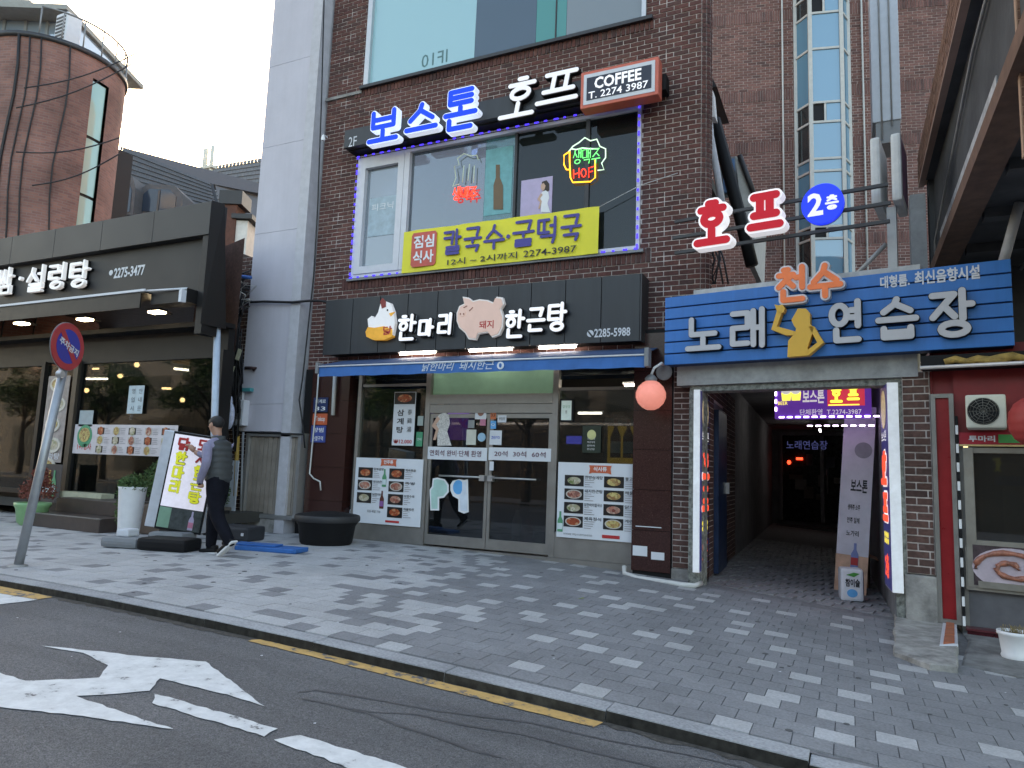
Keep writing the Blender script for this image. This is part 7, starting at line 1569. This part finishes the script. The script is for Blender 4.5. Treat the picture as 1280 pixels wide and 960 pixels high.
edges = [(0,1),(1,2),(2,3),(3,4),(4,5),(5,6),(6,7),(7,8),(3,9),(9,10),(10,11),(11,12),(3,13),(13,14),(14,15),(15,16),(0,17),(17,18),(18,19),(19,20),(0,21),(21,22),(22,23),(23,24)]
def mf(c):
    if c.z > 1.47: return 0
    if c.x > .5 and c.z > 1.1: return 0
    return 1 if c.z > .98 or (abs(c.y) > .175 and c.z > .87) else 2
skin_mesh('body', body, edges, [skin, shirt, trous], MAN, matfn=mf)
# hand on the sign: palm and five separate fingers
def hand(b, o, d, up, side, T=None):
    o, d, up, side = map(Vector, (o, d, up, side))
    b.tube([o-d*.02, o+d*.02, o+d*.06, o+d*.085], [.024,.034,.036,.03], 8)
    for i, (off, l_) in enumerate(((-.03,.062),(-.01,.075),(.01,.07),(.03,.055))):
        p = o+d*.08+up*off; b.tube([p, p+d*l_*.5+side*.006, p+d*l_*.8+side*.022, p+d*l_+side*.035], [.0105,.0095,.0085,.006], 6)
    p = o+d*.02-up*.025; b.tube([p, p-up*.03+d*.02, p-up*.045+d*.05], [.012,.011,.008], 6)
part('hand', skin, MAN, lambda b: hand(b, (.585,-.15,1.325), (.6,.05,.7), (.0,1,0), (.6,0,-.8)))
part('hand', skin, MAN, lambda b: b.tube([(.085,.195,.87),(.1,.19,.83)], [.034,.036], 8))
# vest
vest = [((.0,0,.81),(.175,.2)), ((.0,0,1.06),(.155,.185)), ((.01,0,1.24),(.16,.195)), ((.0,0,1.37),(.135,.18)), ((.01,0,1.42),(.085,.11))]
vo = skin_mesh('vest', vest, [(0,1),(1,2),(2,3),(3,4)], [vestm], MAN, 3)
for v_ in vo.data.vertices: n_ = v_.normal; v_.co += n_*(.006*math.sin(v_.co.z*2*math.pi/.075))
part('collar', vestm, MAN, lambda b: b.lathe([(.09,0),(.083,.045),(.075,.05),(.075,0)], 20, (.015,0,1.41)))
# pocket side panel, belt line
# head details
hairm = M('black hair', (.012,.011,.011), .6, noise=.4, scale=60, bump=.6, bscale=120)
def hair(b):
    n = 18; vs = []; fs = []
    for j in range(9):
        for i in range(n+1):
            ph = j/8*math.pi*.78; th = i/n*2*math.pi; front = max(0, math.cos(th)); ph2 = ph*(1-.56*front); vs.append((.044+(.1+.004*math.sin(th*9+j))*math.sin(ph2)*math.cos(th)-.008, .086*math.sin(ph2)*math.sin(th), 1.655+.088*math.cos(ph2)))
    for j in range(8):
        for i in range(n): a = j*(n+1)+i; fs.append((a, a+1, a+n+2, a+n+1))
    b.add(vs, fs, 0, True)
part('hair', hairm, MAN, hair).location = (.012, 0, -.02)
part('nose', skin, MAN, lambda b: b.tube([(.145,0,1.625),(.17,0,1.59),(.148,0,1.578)], [.008,.015,.012], 6))
for s_ in (1,-1): part('ear', skin, MAN, lambda b: b.blob((.05,.084*s_,1.6), (.02,.01,.032))); part('eye', ink, MAN, lambda b: b.blob((.143,.03*s_,1.615), (.006,.012,.006)))
part('mouth', M('lip', (.3,.12,.1), .5), MAN, lambda b: b.blob((.143,0,1.55), (.008,.022,.006)))
shoe_w = M('white shoe sole', (.7,.7,.7), .6, noise=.05)
def shoe(root, T):
    part('shoe', [black, shoe_w], root, lambda b: (b.bbox(-.09, .17, -.045, .045, .022, .07, b=.02, T=T), b.bbox(-.09, .06, -.04, .04, .05, .11, b=.025, T=T), b.bbox(-.1, .185, -.05, .05, .0, .024, b=.008, mi=1, T=T)))
shoe(MAN, Matrix.Translation((.19, -.1, .0))); shoe(MAN, Matrix.Translation((-.17,.11,.0)) @ Matrix.Rotation(R(35), 4, 'Y') @ Matrix.Translation((-.17,0,0)))

def street_tree(x, y, label, seed):
    q = random.Random(seed); t = thing('street_tree', label, 'tree', (x, y, 0), group='trees across the street')
    def tr(b):
        b.tube([(0,0,-.1),(.05,.02,1.2),(.0,.05,2.6),(.1,0,4.0)], [.16,.12,.1,.05], 8)
        for i in range(7):
            a = q.uniform(0,6.28); z = q.uniform(2, 3.6); b.tube([(0,0,z),(.7*math.cos(a),.7*math.sin(a),z+.7),(1.3*math.cos(a),1.3*math.sin(a),z+1.1)], [.06,.04,.015], 6)
    part('trunk', M('tree bark', (.09,.07,.055), .95, noise=.4, bump=.8), t, tr)
    part('crown', gleaf, t, lambda b: [leaves(b, (q.uniform(-1.2,1.2), q.uniform(-1.2,1.2), q.uniform(3,5.4)), (.8,.8,.6), 330, seed*10+i, .16) for i in range(13)])
for i, (x, lb) in enumerate(((-17,'broad leafy tree across the street mirrored at left of restaurant glass'),(-10.5,'leafy tree across the street mirrored in right of restaurant glass'),(-4,'leafy tree across the street mirrored in the glass doors'),(3,'leafy tree across the street opposite the alley mouth'))):
    street_tree(x, -14.6, lb, 40+i)

OB2 = thing('opposite_building', 'long low dark building across the street mirrored in the restaurant glass', 'building', (-50, -20.5, 0))
part('wall', obm, OB2, lambda b: b.box(-30, 31.5, -6, 0, -2, 7.4))
for i in range(18): pbox('window', og, OB2, -29+i*3.3, -27+i*3.3, .002, .04, 3.8, 5.6)
for i in range(12): pbox('shop_window', og, OB2, -28+i*5, -24.5+i*5, .002, .04, .3, 2.8)
for i, x in enumerate((-24, -31, -38)): street_tree(x, -14.6-i*.4, ('leafy tree across the street mirrored far left in restaurant glass','second leafy tree beyond it across the street to the left','third leafy tree farthest left across the street')[i], 60+i)

RSB = thing('sun_blocker_block', 'unseen grey block added behind the tower to keep sun off the far side', 'building', (-52, 14, 0))  # unseen block added to keep low sun off the opposite buildings
part('wall', M('plain grey block', (.2,.2,.2), .9), RSB, lambda b: b.box(-24, 6, 0, 10, -2, 11.5))
solo('downpipe', MB().tube([tuple(fp(272,398,-1.4)), tuple(fp(268,535,-1.4)), tuple(fp(267,575,-1.4))], .05, 10), M('pale blue downpipe', (.42,.5,.6), .4, noise=.1), 'pale blue round downpipe at the right end of the dark restaurant', 'pipe')
q = random.Random(31); gum = M('dark gum spot', (.09,.09,.092), .8, noise=0); k = MB()
for i in range(70):
    x, y = q.uniform(-9, 1.5), q.uniform(-4.8, -.9)
    if x > .2 and y > -2.6: continue
    r = q.uniform(.01, .028); k.lathe([(r, 0), (r*.8, .0025)], 9, (x, y, gz(x)+.002))
solo('gum_spots', k, gum, 'dark flattened chewing gum spots dotted over the paving', 'gum spots', kind='stuff')
stain = M('faint damp stain', (.2,.2,.205), .7, noise=.3, scale=30)

w0 = fp(1275, 100, -3.6); w1 = fp(1276, 195, -3.6)
SP = thing('brick_pier', 'orange brown brick pier hanging at the top right corner of the photo', 'pier', (w0.x, -3.6, w1.z))
brickwork(SP, (0, 1.0, 0, 3.0), [], 0, brick_tan, M('tan mortar', (.4,.26,.18), .9), 0, holes_mort=.06)
for (a, b_, c_) in ((1165,262,'conduit'),(1225,60,'conduit')): pass
t = thing('conduit_pipes', 'thin grey conduits running under the dark canopy soffit', 'pipes', (1.9, -5, 3.74)); part('pipe', grey, t, lambda b: b.tube([(0,0,0),(0,6.2,0)], .02)); part('pipe', grey, t, lambda b: b.tube([(.25,0,-.02),(.25,6.2,-.02)], .03)); part('pipe', cable_w, t, lambda b: b.tube([(-.05,1.2,-.01),(.5,1.6,-.06),(.6,5,-.05)], .015))

q = random.Random(77); gd = worn('gutter grit', (.05,.045,.038), .5, 30)
b = MB(); vs = []; fs = []
for i in range(241):
    x = -14+i*.07; vs += [(x, -5.036, gz(x)+RZ+.003), (x, -5.07-q.uniform(0,.05), gz(x)+RZ+.003)]
for i in range(240): fs.append((2*i+1, 2*i+3, 2*i+2, 2*i))
b.add(vs, fs); b.build('gutter_grit', M('dark gutter grit', (.06,.055,.048), .95, noise=.7, scale=30), road)

for i, (px_, py_, y_, lb_) in enumerate(((8,462,1.6,'small warm pendant far left inside the restaurant'),(22,470,2.2,'second small warm pendant deeper inside at far left'),(108,488,1.8,'small warm pendant glowing below white tube inside'),(150,470,2.4,'small warm pendant deep inside the middle of restaurant'),(171,456,1.4,'small warm pendant near the glass above the paper notice'),(228,500,2.5,'small warm pendant deep inside beside the end wall'))):
    p_ = fp(px_, py_, y_); t = thing('pendant_lamp', lb_, 'light', tuple(p_), group='pendants inside the dark restaurant'); part('shade', il, t, lambda b: b.lathe([(.03,-.05),(.06,0),(.03,.05)], 12)); part('cord', black, t, lambda b: b.tube([(0,0,.05),(0,0,.6)], .006))
for i, (a_, c_, lb_) in enumerate(((-11.2,.9,'dark wooden table nearest the restaurant glass'),(-13.2,1.1,'dark wooden table behind the soup banner'))):
    t = thing('dining_table', lb_, 'table', (a_, c_-1.2, .3)); pbox('top', M('dark table wood', (.16,.09,.05), .4), t, -.6, .6, -.35, .35, .7, .74); [pbox('leg', bz3, t, x_-.03, x_+.03, y_-.03, y_+.03, 0, .7) for x_ in (-.5,.5) for y_ in (-.28,.28)]
